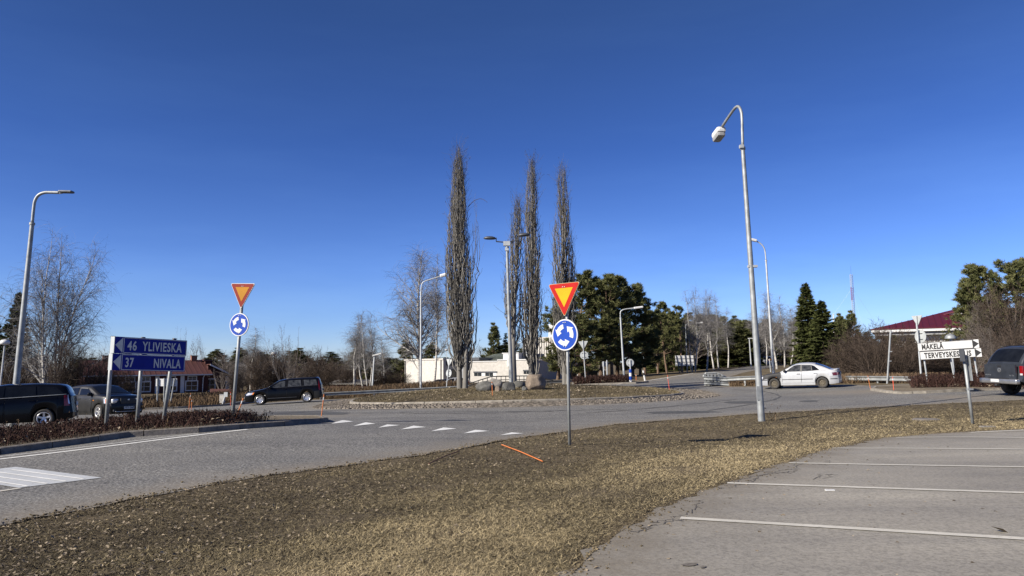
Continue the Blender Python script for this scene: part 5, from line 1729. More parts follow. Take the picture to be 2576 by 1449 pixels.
# blue direction sign on the left
TL, TR, BL = at(290, 846, 17.5), at(471, 856.5, 19.0), at(284, 931.5, 17.5)
tx = TR - TL; Wd = np.linalg.norm(tx); tx /= Wd
up = TL - BL; Hd = np.linalg.norm(up); up /= Hd
nrm = np.cross(tx, up); nrm /= np.linalg.norm(nrm)
if nrm[1] > 0: nrm = -nrm
pb = []
bs = thing('direction_sign', at(365, 1065, 18.2) * np.array([1, 1, 0]), 'dark blue two-panel direction sign reading YLIVIESKA and NIVALA on three posts', 'direction sign')
def on(u, v):
    return TL + tx * (u * Wd) - up * (v * Hd)
def rect(w, h): return [(-w / 2, -h / 2), (w / 2, -h / 2), (w / 2, h / 2), (-w / 2, h / 2)]
for k, (v0, v1, num, name_, u_num, u_name, wn, wt) in enumerate([(0, .497, '46', 'YLIVIESKA', .165, .365, .125, .56), (.503, 1.0, '37', 'NIVALA', .165, .55, .11, .385)]):
    shift = -.012 * k
    c = (on(0.5, (v0 + v1) / 2)) + tx * shift * Wd
    h = (v1 - v0) * Hd
    bx, bf = box((0, 0, 0), (Wd, .17, h - .004))
    V = c - nrm * .085 + bx[:, :1] * tx + bx[:, 1:2] * nrm + bx[:, 2:] * up
    pn = part(bs, 'sign_panel', V, bf, M['sign_navy'])
    for (cc, w_, h_) in ((c + up * (h / 2 - .02), Wd * .87, .014), (c - up * (h / 2 - .02), Wd * .87, .014)):
        splate(bs, 'white_border', rect(w_, h_), cc + tx * .055 * Wd, tx, up, nrm, M['sign_white'], .002, .003, pn)
    for sx in (-1, 1):
        splate(bs, 'white_border', rect(.014, h - .05), c + tx * (.055 * Wd + sx * Wd * .87 / 2), tx, up, nrm, M['sign_white'], .0025, .003, pn)
    L_ = c - tx * Wd / 2
    splate(bs, 'white_arrow', [(.015, 0), (.105 * Wd, -h * .46), (.105 * Wd, h * .46)], L_, tx, up, nrm, M['sign_white'], .002, .003, pn)
    bxs, bf = box((0, 0, 0), (.012, .172, h - .006)); V = L_ - tx * .007 - nrm * .085 + bxs[:, :1] * tx + bxs[:, 1:2] * nrm + bxs[:, 2:] * up
    part(bs, 'end_cap', V, bf, M['sign_back'])
    cap = .235 * .93
    base = c - up * (.11) - tx * Wd / 2
    text_part(bs, num, base + tx * u_num * Wd, tx, up, nrm, .31, M['sign_white'], .003, wn * Wd, pn, .02)
    text_part(bs, name_, base + tx * u_name * Wd, tx, up, nrm, .31, M['sign_white'], .003, wt * Wd, pn, .02)
for (tpx, bpx, d) in (((289 + 1, 935), (280, 1068), 17.75), ((367, 935), (358, 1062), 18.3), ((441, 935), (425, 1056), 18.9)):
    Q, P = at(*tpx, d), at(*bpx, d)
    up_ = (Q - P) / np.linalg.norm(Q - P)
    P = down_to_ground(P, Q, .0)
    V, F = tubes(np.array([P, Q + up_ * (Hd + .03)]) - nrm * .235, np.array([.045, .045]), 12, True)
    po = part(bs, 'post', V, F, M['steel'], smooth=True)
    V, F = tubes(np.array([Q + up_ * (Hd + .025), Q + up_ * (Hd + .055)]) - nrm * .235, np.array([.055, .05]), 10, True)
    sub(po, bs, 'post_cap', V, F, M['black'])

# white direction sign on the right
TL, TR, BL = at(2307, 863.5, 36.2), at(2461, 853.5, 34.8), at(2315, 905.5, 36.2)
tx = TR - TL; Wd = np.linalg.norm(tx); tx /= Wd
up = TL - BL; Hd = np.linalg.norm(up); up -= tx * (up @ tx); up /= np.linalg.norm(up)
nrm = np.cross(tx, up); nrm = -nrm if nrm[1] > 0 else nrm
ws = thing('direction_sign', at(2380, 985, 35.5) * np.array([1, 1, 0]), 'white two-panel direction sign reading MÄKELÄ and TERVEYSKESKUS with black arrow tips', 'direction sign')
for k, (v0, v1, body, u0, wt, sh) in enumerate([(0, .485, 'MÄKELÄ', .07, .36, 0.0), (.515, 1.0, 'TERVEYSKESKUS', .07, .77, .022)]):
    c = TL + tx * (.5 + sh) * Wd - up * (v0 + v1) / 2 * Hd
    h = (v1 - v0) * Hd
    bx, bf = box((0, 0, 0), (Wd, .06, h)); V = c - nrm * .03 + bx[:, :1] * tx + bx[:, 1:2] * nrm + bx[:, 2:] * up
    pn = part(ws, 'sign_panel', V, bf, M['sign_white'])
    fw_ = Wd * .92
    for sy in (-1, 1):
        splate(ws, 'black_border', rect(fw_, .016), c - tx * (Wd - fw_) / 2 + up * sy * (h / 2 - .01), tx, up, nrm, M['letter_black'], .002, .003, pn)
    splate(ws, 'black_border', rect(.016, h), c - tx * (Wd / 2 - .01), tx, up, nrm, M['letter_black'], .0025, .003, pn)
    splate(ws, 'black_arrow', [(Wd / 2 - .26, -h * .5), (Wd / 2 - .0, 0), (Wd / 2 - .26, h * .5)], c, tx, up, nrm, M['letter_black'], .003, .003, pn)
    text_part(ws, body, c - tx * Wd * (.5 - u0) - up * h * .31, tx, up, nrm, h * .88, M['letter_black'], .003, wt * Wd, pn, .042)
for (tpx, bpx, d) in (((2324, 907), (2331.5, 958), 36.0), ((2391, 904), (2401, 958), 35.5), ((2450.5, 900), (2461, 961), 35.0)):
    Q, P = at(*tpx, d), at(*bpx, d)
    up_ = (Q - P) / np.linalg.norm(Q - P)
    P = down_to_ground(P, Q, .05)
    V, F = tubes(np.array([P, Q + up_ * Hd]) - nrm * .28, np.array([.038, .038]), 10, True); part(ws, 'post', V, F, M['steel_pale'])

# signs seen from behind or edge-on
def back_sign(base, top, d, label, tri=None, rnd=None, yaw=0.0, r=.035, mat='steel_pale', zf=None, back=True):
    """tri=(px,py,width_m), rnd=(px,py,radius_m); yaw turns the plates away from square-on"""
    P, Q = at(*base, d), at(*top, d)
    P = down_to_ground(P, Q, .1, zf)
    root = thing('road_sign', P, label, 'road sign')
    V, F = tubes(np.array([P, Q]), np.array([r, r]), 10, True); part(root, 'pole', V, F, M[mat])
    up = (Q - P) / np.linalg.norm(Q - P)
    nrm = np.array([math.sin(yaw), math.cos(yaw), 0])
    nrm = nrm - up * (nrm @ up); nrm /= np.linalg.norm(nrm)
    tx = np.cross(up, nrm)
    if tri:
        t = splate(root, 'triangle_plate', [tuple(np.array(p) * tri[2]) for p in rounded(TRI, .045)], at(tri[0], tri[1], d) + nrm * .05, tx, up, nrm, M['sign_back'], 0, .025)
        splate(root, 'sign_face', [tuple(np.array(p) * tri[2] * .98) for p in rounded(TRI, .045)], at(tri[0], tri[1], d) + nrm * .05, tx, up, nrm, M['sign_red'], .014, .003, t)
    if rnd:
        t = splate(root, 'round_plate', circ(rnd[2]), at(rnd[0], rnd[1], d) + nrm * .05, tx, up, nrm, M['sign_back'], 0, .025)
        splate(root, 'sign_face', circ(rnd[2] * .98), at(rnd[0], rnd[1], d) + nrm * .05, tx, up, nrm, M['sign_blue'], .014, .003, t)
        for dy in (.16, -.16):
            V, F = box((0, 0, 0), (.3, .03, .03)); V = at(rnd[0], rnd[1], d) + up * dy + nrm * .02 + V[:, :1] * tx + V[:, 1:2] * nrm + V[:, 2:] * up
            part(root, 'clamp', V, F, M['steel_dark'])
    return root
back_sign((1473.7, 964), (1466, 856), 58, 'back of a triangular and round sign pair in front of the pines', (1467, 865.5, .78), (1469.3, 893.5, .32), .15)
back_sign((1123.3, 972), (1131, 902), 60, 'back of a triangular and round sign pair left of the tallest poplar', (1129, 910, .72), (1128, 938.5, .32), .75)
back_sign((2318, 955), (2304.5, 795), 41, 'tall pole with edge-on triangular and round signs left of the white sign', (2305.5, 803, .7), (2314, 846.5, .36), 1.2, .05)
rs = back_sign((1587, 966), (1585, 906), 58, 'round sign back on a blue and white bollard post at the far island', None, (1585, 912.5, .30), .05, .05)
for k in range(4):
    p0, p1 = at(1585.6 + .3 * k, 929 + 9 * k, 57.9), at(1585.9 + .3 * k, 937.5 + 9 * k, 57.9)
    V, F = tubes(np.array([p0, p1]), np.full(2, .11), 10, True); part(rs, 'bollard_band', V, F, M['sign_blue'] if k % 2 == 0 else M['white'])
# leaning sign at the parking edge, edge-on
P, Q = at(2447, 1066, 18.7), at(2424.5, 893, 18.7)
P = down_to_ground(P, Q, .1)
ls = thing('leaning_sign', P, 'leaning galvanised sign pole with narrow edge-on plate at the parking edge', 'road sign')
V, F = tubes(np.array([P, Q]), np.array([.036, .036]), 12, True); part(ls, 'pole', V, F, M['steel'], smooth=True)
up = (Q - P) / np.linalg.norm(Q - P)
c = at(2436, 926, 18.75)
for (cc, w_, h_, yaw, m_, nm) in ((c, .42, .62, math.radians(74), 'steel', 'sign_plate'), (at(2420.5, 893, 18.6), .13, .32, math.radians(-66), 'steel_dark', 'small_plate')):
    tx = np.array([math.cos(yaw), math.sin(yaw), 0]); tx -= up * (tx @ up); tx /= np.linalg.norm(tx)
    nr = np.cross(tx, up)
    V, F = box((0, 0, 0), (w_, .02, h_)); part(ls, nm, cc + V[:, :1] * tx + V[:, 1:2] * nr + V[:, 2:] * up, F, M[m_])
for t_ in (.93, .54):
    V, F = box((0, 0, 0), (.14, .08, .04)); part(ls, 'clamp', P + (Q - P) * t_ + np.array([.04, 0, 0]) + V[:, :1] * np.array([1., 0, 0]) + V[:, 1:2] * np.array([0, 1., 0]) + V[:, 2:] * up, F, M['steel'])
# bare steel mast in the thicket
P, Q = at(2231.5, 970, 44), at(2240.5, 831, 44)
P = down_to_ground(P, Q)
ms = thing('steel_mast', P, 'plain pale steel mast leaning right in front of the thicket', 'pole')
V, F = tubes(np.array([P, Q]), np.array([.055, .05]), 10, True); part(ms, 'pole', V, F, M['steel'])
for t_ in (.62, .97, .45):
    V, F = box(P + (Q - P) * t_ + np.array([.07, -.02, 0]), (.14, .08, .05)); part(ms, 'clamp', V, F, M['steel_pale'])
# grey slat panel on two posts, billboard, small white board, yellow sign, boxes, flagpole
def board(name, cat, label, TLp, BRp, d, posts, mat, slats=0, post_m='steel', bars=None):
    a, b_ = at(TLp[0], TLp[1], d), at(BRp[0], BRp[1], d)
    root = thing(name, np.array([(a[0] + b_[0]) / 2, a[1], g((a[0] + b_[0]) / 2, a[1])]), label, cat)
    if slats:
        for k in range(slats):
            x0, x1 = a[0] + (b_[0] - a[0]) * (k + .04) / slats, a[0] + (b_[0] - a[0]) * (k + .96) / slats
            V, F = box(((x0 + x1) / 2, d, (a[2] + b_[2]) / 2), (x1 - x0, .05, a[2] - b_[2])); part(root, 'panel', V, F, M[mat])
    else:
        V, F = box(((a[0] + b_[0]) / 2, d, (a[2] + b_[2]) / 2), (b_[0] - a[0], .05, a[2] - b_[2])); part(root, 'panel', V, F, M[mat])
    for (tp, bp) in posts:
        Q, P = at(*tp, d), at(*bp, d)
        P = down_to_ground(P, Q)
        V, F = tubes(np.array([P, Q]) - np.array([0, .09, 0]), np.array([.05, .05]), 8, True); part(root, 'post', V, F, M[post_m])
    for (y_) in bars or []:
        V, F = box(((a[0] + b_[0]) / 2, d - .045, at(TLp[0], y_, d)[2]), (b_[0] - a[0], .03, .05)); part(root, 'cross_bar', V, F, M['steel_dark'])
    return root
board('slat_sign', 'sign', 'back of a small grey slatted sign on two posts at the far island', (1514.5, 910), (1530, 922), 60, [((1517.5, 909), (1519, 958)), ((1526.3, 906), (1527.5, 958))], 'grey_wall', 5, 'steel_pale')
board('billboard', 'billboard', 'back of a pale billboard in tree shadow beside the white birch', (1698, 894.5), (1748, 920), 82, [((1700, 894), (1711, 945)), ((1711, 894), (1718, 943)), ((1722, 893), (1730, 942)), ((1733, 893), (1739, 941)), ((1744, 893), (1749, 940))], 'white_clean', 5, 'steel_dark', (902.5, 911))
board('white_board', 'sign', 'back of a small white sign panel on posts in front of the cottage', (393, 953), (445, 971), 52, [((398, 952), (397, 1012)), ((415, 951), (414, 1008)), ((432, 951), (424, 1018)), ((441, 952), (431, 1010))], 'white', 0, 'steel')
board('yellow_sign', 'sign', 'small yellow edged sign on a thin pole beside the slim far lamp', (1934, 903), (1942, 908), 78, [((1935, 903), (1938, 936))], 'sign_yellow_old', 0, 'steel_pale')
def crate(name, cat, label, c, dims, mat, lidmat=None):
    root = thing(name, c - np.array([0, 0, dims[2] / 2]), label, cat)
    V, F = bevelled(dims, .06); part(root, 'body', V + c, F, M[mat])
    V, F = bevelled((dims[0] * 1.08, dims[1] * 1.08, dims[2] * .1), .2); part(root, 'lid', V + c + np.array([0, 0, dims[2] * .55]), F, M[lidmat or mat])
    return root
c = at(559.5, 1004, 52)
crate('utility_cabinet', 'cabinet', 'small pale utility cabinet left of the left sign pole', c, (.3, .3, .56), 'white_wall', 'grey_wall')
board('small_plate', 'sign', 'small grey plate on a leaning stick beside the utility cabinet', (563.5, 986.5), (572.5, 998.5), 51, [((567, 998), (562, 1014))], 'sign_back', 0, 'steel_pale')
P, Q = at(2100, 930, 82), at(2096.5, 792, 82)
fp = thing('flagpole', down_to_ground(P, Q), 'white flagpole showing at the right flank of the big spruces', 'flagpole')
V, F = tubes(np.array([down_to_ground(P, Q), Q]), np.array([.08, .05]), 8, True); part(fp, 'pole', V, F, M['white'])
V, F = lathe([(.02, -.02), (.09, .05), (.02, .12)], 8); part(fp, 'finial', V + Q, F, M['white'])
# red and white guyed lattice mast far away
dm = 420
Q, P = at(2141, 690, dm), at(2149, 812, dm)
P = np.array([P[0] + (P[0] - Q[0]) * .3, P[1], 0.0])
Hm = Q[2]
mast = thing('lattice_mast', P, 'tall thin red and white lattice mast far behind the small pines', 'mast')
w_ = .8
nsec = 14
for k in range(nsec):
    it = []
    z0, z1 = Hm * k / nsec, Hm * (k + 1) / nsec
    def leg(i, z_):
        a = i * 2 * math.pi / 3
        return P * np.array([1, 1, 0]) + (Q - P) * np.array([1, 1, 0]) * (z_ / Hm) + np.array([w_ * math.cos(a), w_ * math.sin(a), z_])
    for i in range(3):
        it.append(tubes(np.array([leg(i, z0), leg(i, z1)]), np.array([.13, .13]), 4))
        for zz in np.linspace(z0, z1, 4)[:-1]:
            it.append(tubes(np.array([leg(i, zz), leg((i + 1) % 3, zz + (z1 - z0) / 3)]), np.array([.06, .06]), 3))
    V, F = join(it); part(mast, 'lattice_section', V, F, M['sign_red_old'] if (k // 2) % 2 == 1 else M['steel'])
V, F = tubes(np.array([Q * np.array([1, 1, 0]) + np.array([0, 0, Hm]), Q * np.array([1, 1, 0]) + np.array([0, 0, Hm + 5])]), np.array([.06, .03]), 5); part(mast, 'aerial', V, F, M['steel_dark'])
for a in (0.3, 2.4, 4.5):
    for f in (.55, .85):
        V, F = tubes(np.array([P + np.array([0, 0, Hm * f]), P + np.array([math.cos(a) * 34, math.sin(a) * 34, 0])]), np.array([.025, .025]), 3); part(mast, 'guy_wire', V, F, M['steel_pale'])

# ================================================================== GUARDRAILS AND RAILINGS
def wbeam(path, h=.30, depth=.08):
    """W-profile beam along a 3D path; path is the top edge"""
    prof = [(0, 0), (.5, -.06), (1, -.16), (.25, -.34), (0, -.5), (.25, -.66), (1, -.84), (.5, -.94), (0, -1.0)]
    P = np.array(path, float)
    T = np.gradient(P, axis=0); T[:, 2] = 0; T /= np.linalg.norm(T, axis=1, keepdims=True)
    N = np.column_stack([T[:, 1], -T[:, 0], np.zeros(len(P))])
    n, m_ = len(P), len(prof)
    V = np.concatenate([P + N * (depth * a) + np.array([0, 0, h * b_]) for a, b_ in prof] + [P + N * (depth * a - .012) + np.array([0, 0, h * b_]) for a, b_ in prof])
    F = []
    for s, fl in ((0, 1), (m_ * n, -1)):
        for j in range(m_ - 1):
            for i in range(n - 1):
                q = (s + j * n + i, s + j * n + i + 1, s + (j + 1) * n + i + 1, s + (j + 1) * n + i)
                F.append(q if fl > 0 else q[::-1])
    return V, np.array(F)

def guardrail(pts, label, h=.30, post_step=4.0, mat='rail', flip=False, post_m='rail', n=26):
    """pts: (px,py,d) of the beam's top edge"""
    P = np.array([at(px, py, d) for px, py, d in pts])
    path = smooth_path(P, n) if len(P) > 2 else np.linspace(P[0], P[1], 8)
    if flip: path = path[::-1]
    root = thing('guardrail', (path[0][0], path[0][1], g(path[0][0], path[0][1])), label, 'guardrail')
    L = np.concatenate([[0], np.cumsum(np.linalg.norm(np.diff(path, axis=0), axis=1))])
    ns_ = max(1, int(round(L[-1] / 4.0)))
    for k in range(ns_):
        s = np.linspace(L[-1] * k / ns_, L[-1] * (k + 1) / ns_ + (.06 if k < ns_ - 1 else 0), 4)
        q = np.column_stack([np.interp(s, L, path[:, j]) for j in range(3)])
        q[:, 2] += .006 * (k % 2)
        q[:, :2] += .008 * (k % 2)
        V, F = wbeam(q, h); part(root, 'beam', V, F, M[mat])
    s = post_step / 2
    while s < L[-1]:
        q = np.array([np.interp(s, L, path[:, j]) for j in range(3)])
        zg = float(g(q[0], q[1]))
        t_ = np.array([np.interp(s + .1, L, path[:, j]) for j in range(2)]) - q[:2]; t_ /= np.linalg.norm(t_) + 1e-9
        nn = np.array([-t_[1], t_[0]])
        if q[2] - zg > .1:
            V, F = box((0, 0, 0), (.10, .06, q[2] - zg + .3)); V = np.array([q[0] + nn[0] * .06, q[1] + nn[1] * .06, (q[2] + zg - .3) / 2 - .02]) + V[:, :1] * np.array([*t_, 0]) + V[:, 1:2] * np.array([*nn, 0]) + V[:, 2:] * np.array([0, 0, 1.0])
            part(root, 'post', V, F, M[post_m])
        s += post_step
    return root
guardrail([(505, 1026, 47.5), (545, 1019.5, 49), (612, 1008, 51.5), (700, 998, 53.5), (800, 988.5, 55), (960, 981, 57), (1141, 971.5, 58.5), (1180, 968.5, 59)], 'long guardrail passing behind the black estate car to the tallest poplar', .26, 4, 'rail', post_m='white_wall')
guardrail([(1371, 957, 66), (1437, 955.5, 66), (1520, 950.5, 67), (1585, 946.5, 68), (1594, 947.5, 68), (1612, 954.5, 68)], 'dark guardrail behind the far shrub island, its end sloping to the ground', .3, 3, 'steel_dark', post_m='white_wall')
guardrail([(1923, 944.5, 47.5), (1880, 946, 48), (1828, 948.5, 49)], 'short guardrail between the barrier end and the white car', .28, 2.5, flip=True)
guardrail([(2127, 945.5, 46.5), (2200, 946, 45), (2280, 946.8, 43), (2357, 950, 41.5)], 'guardrail right of the white car in front of the thicket', .30, 4)
# barrier end with upright grille
be = thing('barrier_end', at(1798, 974, 49.5) * np.array([1, 1, 0]) + np.array([0, 0, g(*at(1798, 974, 49.5)[:2])]), 'grey barrier end with upright grille beside the far road', 'barrier')
q0, q1 = at(1772, 944, 50), at(1832, 950.5, 49)
for (a, b_, h_) in ((at(1770.5, 946, 49.6), at(1836, 950, 48.9), .28),):
    V, F = wbeam(np.linspace(a, b_, 5), h_); part(be, 'beam', V, F, M['rail'])
    V, F = wbeam(np.linspace(a, b_, 5) - np.array([0, 0, .34]), .22); part(be, 'beam', V, F, M['rail'])
for k, px in enumerate((1774, 1782.5, 1791, 1800, 1809, 1818, 1826, 1833)):
    top_ = 940 if px < 1812 else 940 + (px - 1806) * .55
    a, b_ = at(px, top_, 49.8), at(px + 1.2, 975, 49.6)
    V, F = box((0, 0, 0), (.13, .08, a[2] - b_[2] + .2)); part(be, 'post', V + np.array([a[0], a[1] + .12, (a[2] + b_[2]) / 2 - .1]), F, M['rail'])
V, F = tubes(np.array([at(1770.5, 948, 49.9), at(1777, 939, 49.9), at(1806, 938.5, 49.9), at(1829, 950, 49.6)]) + np.array([0, .2, 0]), np.full(4, .07), 6, True); part(be, 'top_rail', V, F, M['rail'])
V, F = box(at(1793, 958, 50.2), (.9, .03, .75)); part(be, 'grille_panel', V, F, M['steel_dark'])
# black pedestrian railing
rl = thing('pedestrian_railing', at(1270, 965, 64) * np.array([1, 1, 0]) + np.array([0, 0, g(*at(1270, 965, 64)[:2])]), 'black pedestrian railing behind the boulders on the roundabout', 'railing')
tp = [(1172, 967.5), (1236, 947), (1280, 946.2), (1334, 945.5), (1372, 953.5), (1392, 957)]
for dy, nm, r_ in ((0, 'top_rail', .05), (9, 'mid_rail', .035), (16, 'low_rail', .05)):
    pts = [at(px, py + (dy if 0 < i < 5 else dy * .35), 64) for i, (px, py) in enumerate(tp)]
    V, F = tubes(np.array(pts), np.full(len(pts), r_), 6); part(rl, nm, V, F, M['black'])
for px in np.arange(1180, 1392, 11.5):
    py = np.interp(px, [p[0] for p in tp], [p[1] for p in tp])
    a = at(px, py, 64); zg = g(a[0], a[1])
    V, F = tubes(np.array([(a[0], a[1], zg - .1), a]), np.array([.035, .035]), 6); part(rl, 'rail_post', V, F, M['black'])

# ================================================================== SNOW POLES AND STICKS
def snow_pole(base, top, d, label, mat='orange', r=.015, zf=None):
    P, Q = at(*base, d), at(*top, d)
    P = down_to_ground(P, Q, .06, zf)
    root = thing('snow_pole', P, label, 'snow pole', 'orange snow poles')
    V, F = tubes(np.array([P, Q]), np.array([r, r]), 8, True); part(root, 'stick', V, F, M[mat])
    u = (Q - P)
    V, F = tubes(np.array([P + u * .80, P + u * .9]), np.array([r * 1.12, r * 1.12]), 8, True); part(root, 'reflector_band', V, F, M['sign_white'])
snow_pole((591.5, 1056), (612.5, 1001), 21, 'leaning orange snow pole by the left sign pole', r=.017)
snow_pole((807.5, 1056), (815, 992), 24, 'orange snow pole on the tip of the left traffic island')
snow_pole((580, 1018), (580, 986), 48, 'reddish snow pole behind the left sign pole', 'red_stick')
snow_pole((476, 1023), (479.5, 989), 43, 'orange snow pole on the far kerb right of the blue sign')
snow_pole((482, 1022), (483, 1004), 43, 'short orange snow pole right of the blue sign', r=.017)
snow_pole((1239, 999), (1237.6, 960), 35.6, 'orange snow pole in front of the roundabout boulders', r=.017, zf=dome)
snow_pole((1683.7, 978), (1679, 944), 42.5, 'red snow pole at the right end of the roundabout island', 'red_stick', zf=dome)
snow_pole((1541, 956), (1540.7, 943), 66, 'small red snow pole at the far guardrail', 'red_stick', .03)
snow_pole((1600.5, 959), (1600, 941), 62, 'small dark orange snow pole right of the blue and white bollard', 'orange', .025)
snow_pole((2190, 979), (2183, 945), 37.5, 'orange snow pole at the left corner of the right traffic island')
snow_pole((2249, 989), (2245.5, 948), 34, 'red orange snow pole on the kerb of the right traffic island', 'red_stick')
for a, b_, m_, lab in (((1262, 1118.5), (1365, 1160.5), 'orange', 'orange snow pole lying fallen on the grass verge'), ((1079, 1166), (1156, 1134), 'brown_stick', 'dark brown stick lying on the leaf litter by the road edge')):
    P, Q = gp(*a, .03), gp(*b_, .03)
    mid = (P + Q) / 2 + np.array([0, 0, .012])
    r_ = thing('fallen_pole', P, lab, 'stick')
    V, F = tubes(np.array([P, mid, Q]), np.full(3, .0095), 8, True); part(r_, 'stick', V, F, M[m_])
P, Q = at(1622.5, 957, 63), at(1618, 932, 63)
dl_ = thing('marker_post', down_to_ground(P, Q), 'white roadside marker post with black band at the far road edge', 'marker post')
for t0, t1, m_ in ((0, .62, 'white'), (.62, .82, 'black'), (.82, 1, 'white')):
    P0 = down_to_ground(P, Q)
    V, F = tubes(np.array([P0 + (Q - P0) * t0, P0 + (Q - P0) * t1]), np.array([.075, .075]), 8, True); part(dl_, 'post_band', V, F, M[m_])

# ================================================================== BOULDERS
def boulder(x0, x1, ytop, ybot, d, label, mat, seed, squash=1.0, rough=.16, blocky=0.0):
    a, b_ = at((x0 + x1) / 2, ytop, d), at((x0 + x1) / 2, ybot, d)
    w_ = (x1 - x0) * d / FPX
    zb = float(dome(a[0], a[1])) if math.hypot(a[0] - ISL_C[0], a[1] - ISL_C[1]) < ISL_R else float(g(a[0], a[1]))
    zb = min(zb, b_[2])
    h = a[2] - zb
    bm = bmesh.new()
    bmesh.ops.create_icosphere(bm, subdivisions=4, radius=1.0)
    V = np.array([v.co[:] for v in bm.verts]); F = np.array([[v.index for v in f.verts] for f in bm.faces]); bm.free()
    r = np.random.default_rng(seed)
    if blocky:
        q = 2 + blocky
        V = V / (np.abs(V) ** q).sum(1, keepdims=True) ** (1 / q)
    D = np.zeros(len(V))
    for f, amp in ((1.1, 1.0), (2.3, .5), (4.7, .28), (9, .12), (17, .06)):
        for _ in range(3):
            k = r.normal(size=3) * f; D += amp * np.sin(V @ k + r.random() * 6.28) / 3
    for _ in range(7):                                   # split faces
        n = unit(r.normal(size=3)); c = .72 + .2 * r.random()
        t_ = V @ n; V = V - np.clip(t_ - c, 0, None)[:, None] * n * .8
    V = V * (1 + rough * D)[:, None]
    V[:, :2] /= np.abs(V[:, 0]).max(); V[:, 2] = (V[:, 2] - V[:, 2].min()) / (V[:, 2].max() - V[:, 2].min())
    V = V * np.array([w_ / 2, w_ / 2 * squash, h + .12]) + np.array([0, 0, -.12])
    o = obj('boulder', mesh('boulder', V, F, M[mat], smooth=True), None, (a[0], a[1], zb))
    tag(o, label, 'boulder', 'boulders on the roundabout island')
boulder(1322, 1374, 941.5, 979.5, 38.5, 'largest squarish pinkish boulder in front of the third poplar', 'stone_pink', 3, .8, .10, 2.0)
boulder(1196, 1246, 958.5, 979, 38.5, 'wide oval grey boulder at the left of the group', 'stone_grey', 5, .7, .07)
boulder(1222, 1267, 952, 978, 39.8, 'pale boulder behind the wide grey one', 'stone_pale', 8, .7, .14)
boulder(1262, 1296, 961, 980.5, 38.2, 'rounded grey boulder left of the slender poplar trunk', 'stone_grey', 9, .8, .07, 1.0)
boulder(1287, 1322, 957, 979, 40.5, 'dark boulder half hidden behind the slender poplar trunk', 'stone_grey', 12, .7, .15)
boulder(1245, 1259, 972, 979.5, 37.8, 'small pale stone between the two grey boulders', 'stone_pink', 15, .8, .08)
boulder(1312, 1328, 971.5, 979.5, 38.0, 'small stone at the left foot of the largest boulder', 'stone_grey', 18, .8, .12)

# ================================================================== GRASS, LEAF LITTER, SHRUB BEDS
rs_ = np.random.default_rng(99)
def fan_sample(n, d0, d1, px0, px1, power=1.0):
    """points spread over the part of the ground that shows, thinner with distance"""
    u = rs_.random(n)
    d = (d0 ** (1 - power) + u * (d1 ** (1 - power) - d0 ** (1 - power))) ** (1 / (1 - power)) if power != 1 else d0 * (d1 / d0) ** u
    px = px0 + (px1 - px0) * rs_.random(n)
    x = (px - 1288) / FPX * d
    return x, d

def vnoise(x, y, sc, seed):
    r = np.random.default_rng(seed)
    out = np.zeros_like(x)
    for k in range(7):
        f = r.normal(size=2) * sc * (1 + k * .45)
        out += np.sin(x * f[0] + y * f[1] + r.random() * 6.28) / (1 + .3 * k)
    return out / 3.2

CR, CL = ROAD, LOT
x, y = fan_sample(1500000, 4.2, 34, -200, 2760, 1.5)
k = in_poly(x, y, CR) | in_poly(x, y, CL)
x, y = x[~k], y[~k]
verge = ~in_poly(x, y, CL) & (y < 33)
# grass keeps just off the asphalt, a few tufts spill over it
near_edge = np.minimum(edge_dist(x, y, CR[:16], False), edge_dist(x, y, CL[2:15], False))
verge &= (near_edge > .05 + .30 * rs_.random(len(x)) ** 2)
x, y = x[verge], y[verge]
# leaf-litter darkens the road side, pale grass towards the parking lot
toroad = edge_dist(x, y, CR[:16], False)
tolot = edge_dist(x, y, CL[2:15], False)
patch = vnoise(x, y, .55, 1) * .6 + vnoise(x, y, 1.7, 2) * .4
mix_ = np.clip(.03 + .09 * toroad + .72 * patch + .30 * np.clip(1 - np.abs(tolot - 1.6) / 2.2, 0, 1), 0, 1)
keep = rs_.random(len(x)) < np.clip(.45 + mix_, 0, 1)
x, y, mix_ = x[keep], y[keep], mix_[keep]
z = g(x, y) - .004
n = len(x)
d = np.hypot(x, y)
L = (.022 + .036 * rs_.random(n)) * (1 + .03 * d)
az = rs_.random(n) * 6.28 + .8 * vnoise(x, y, 2.2, 3)
el = np.radians(4 + 42 * rs_.random(n) ** 1.6)
D = np.column_stack([np.cos(az) * np.cos(el), np.sin(az) * np.cos(el), np.sin(el)])
wd = (.0011 + .0012 * rs_.random(n)) * (1 + .09 * d)
base = np.column_stack([x, y, z + .012 * rs_.random(n)])
sd = np.column_stack([-np.sin(az), np.cos(az), rs_.normal(size=n) * .5]); sd /= np.linalg.norm(sd, axis=1, keepdims=True)
midp = base + D * (L * .55)[:, None] + np.column_stack([np.zeros(n), np.zeros(n), L * .06])
tip = base + D * L[:, None] - np.column_stack([np.zeros(n), np.zeros(n), L * .12])
V = np.stack([base - sd * wd[:, None], base + sd * wd[:, None], tip], 1).reshape(-1, 3)
F = np.arange(n * 3).reshape(-1, 3)
tint = np.repeat(np.clip(mix_ * .75 + .12 + rs_.normal(size=n) * .27, 0, 1), 3)
o = obj('dry_grass', mesh('dry_grass', V, F, M['blade'], tint))
tag(o, 'matted dry grass covering the verge between road and parking lot', 'grass', kind='stuff')

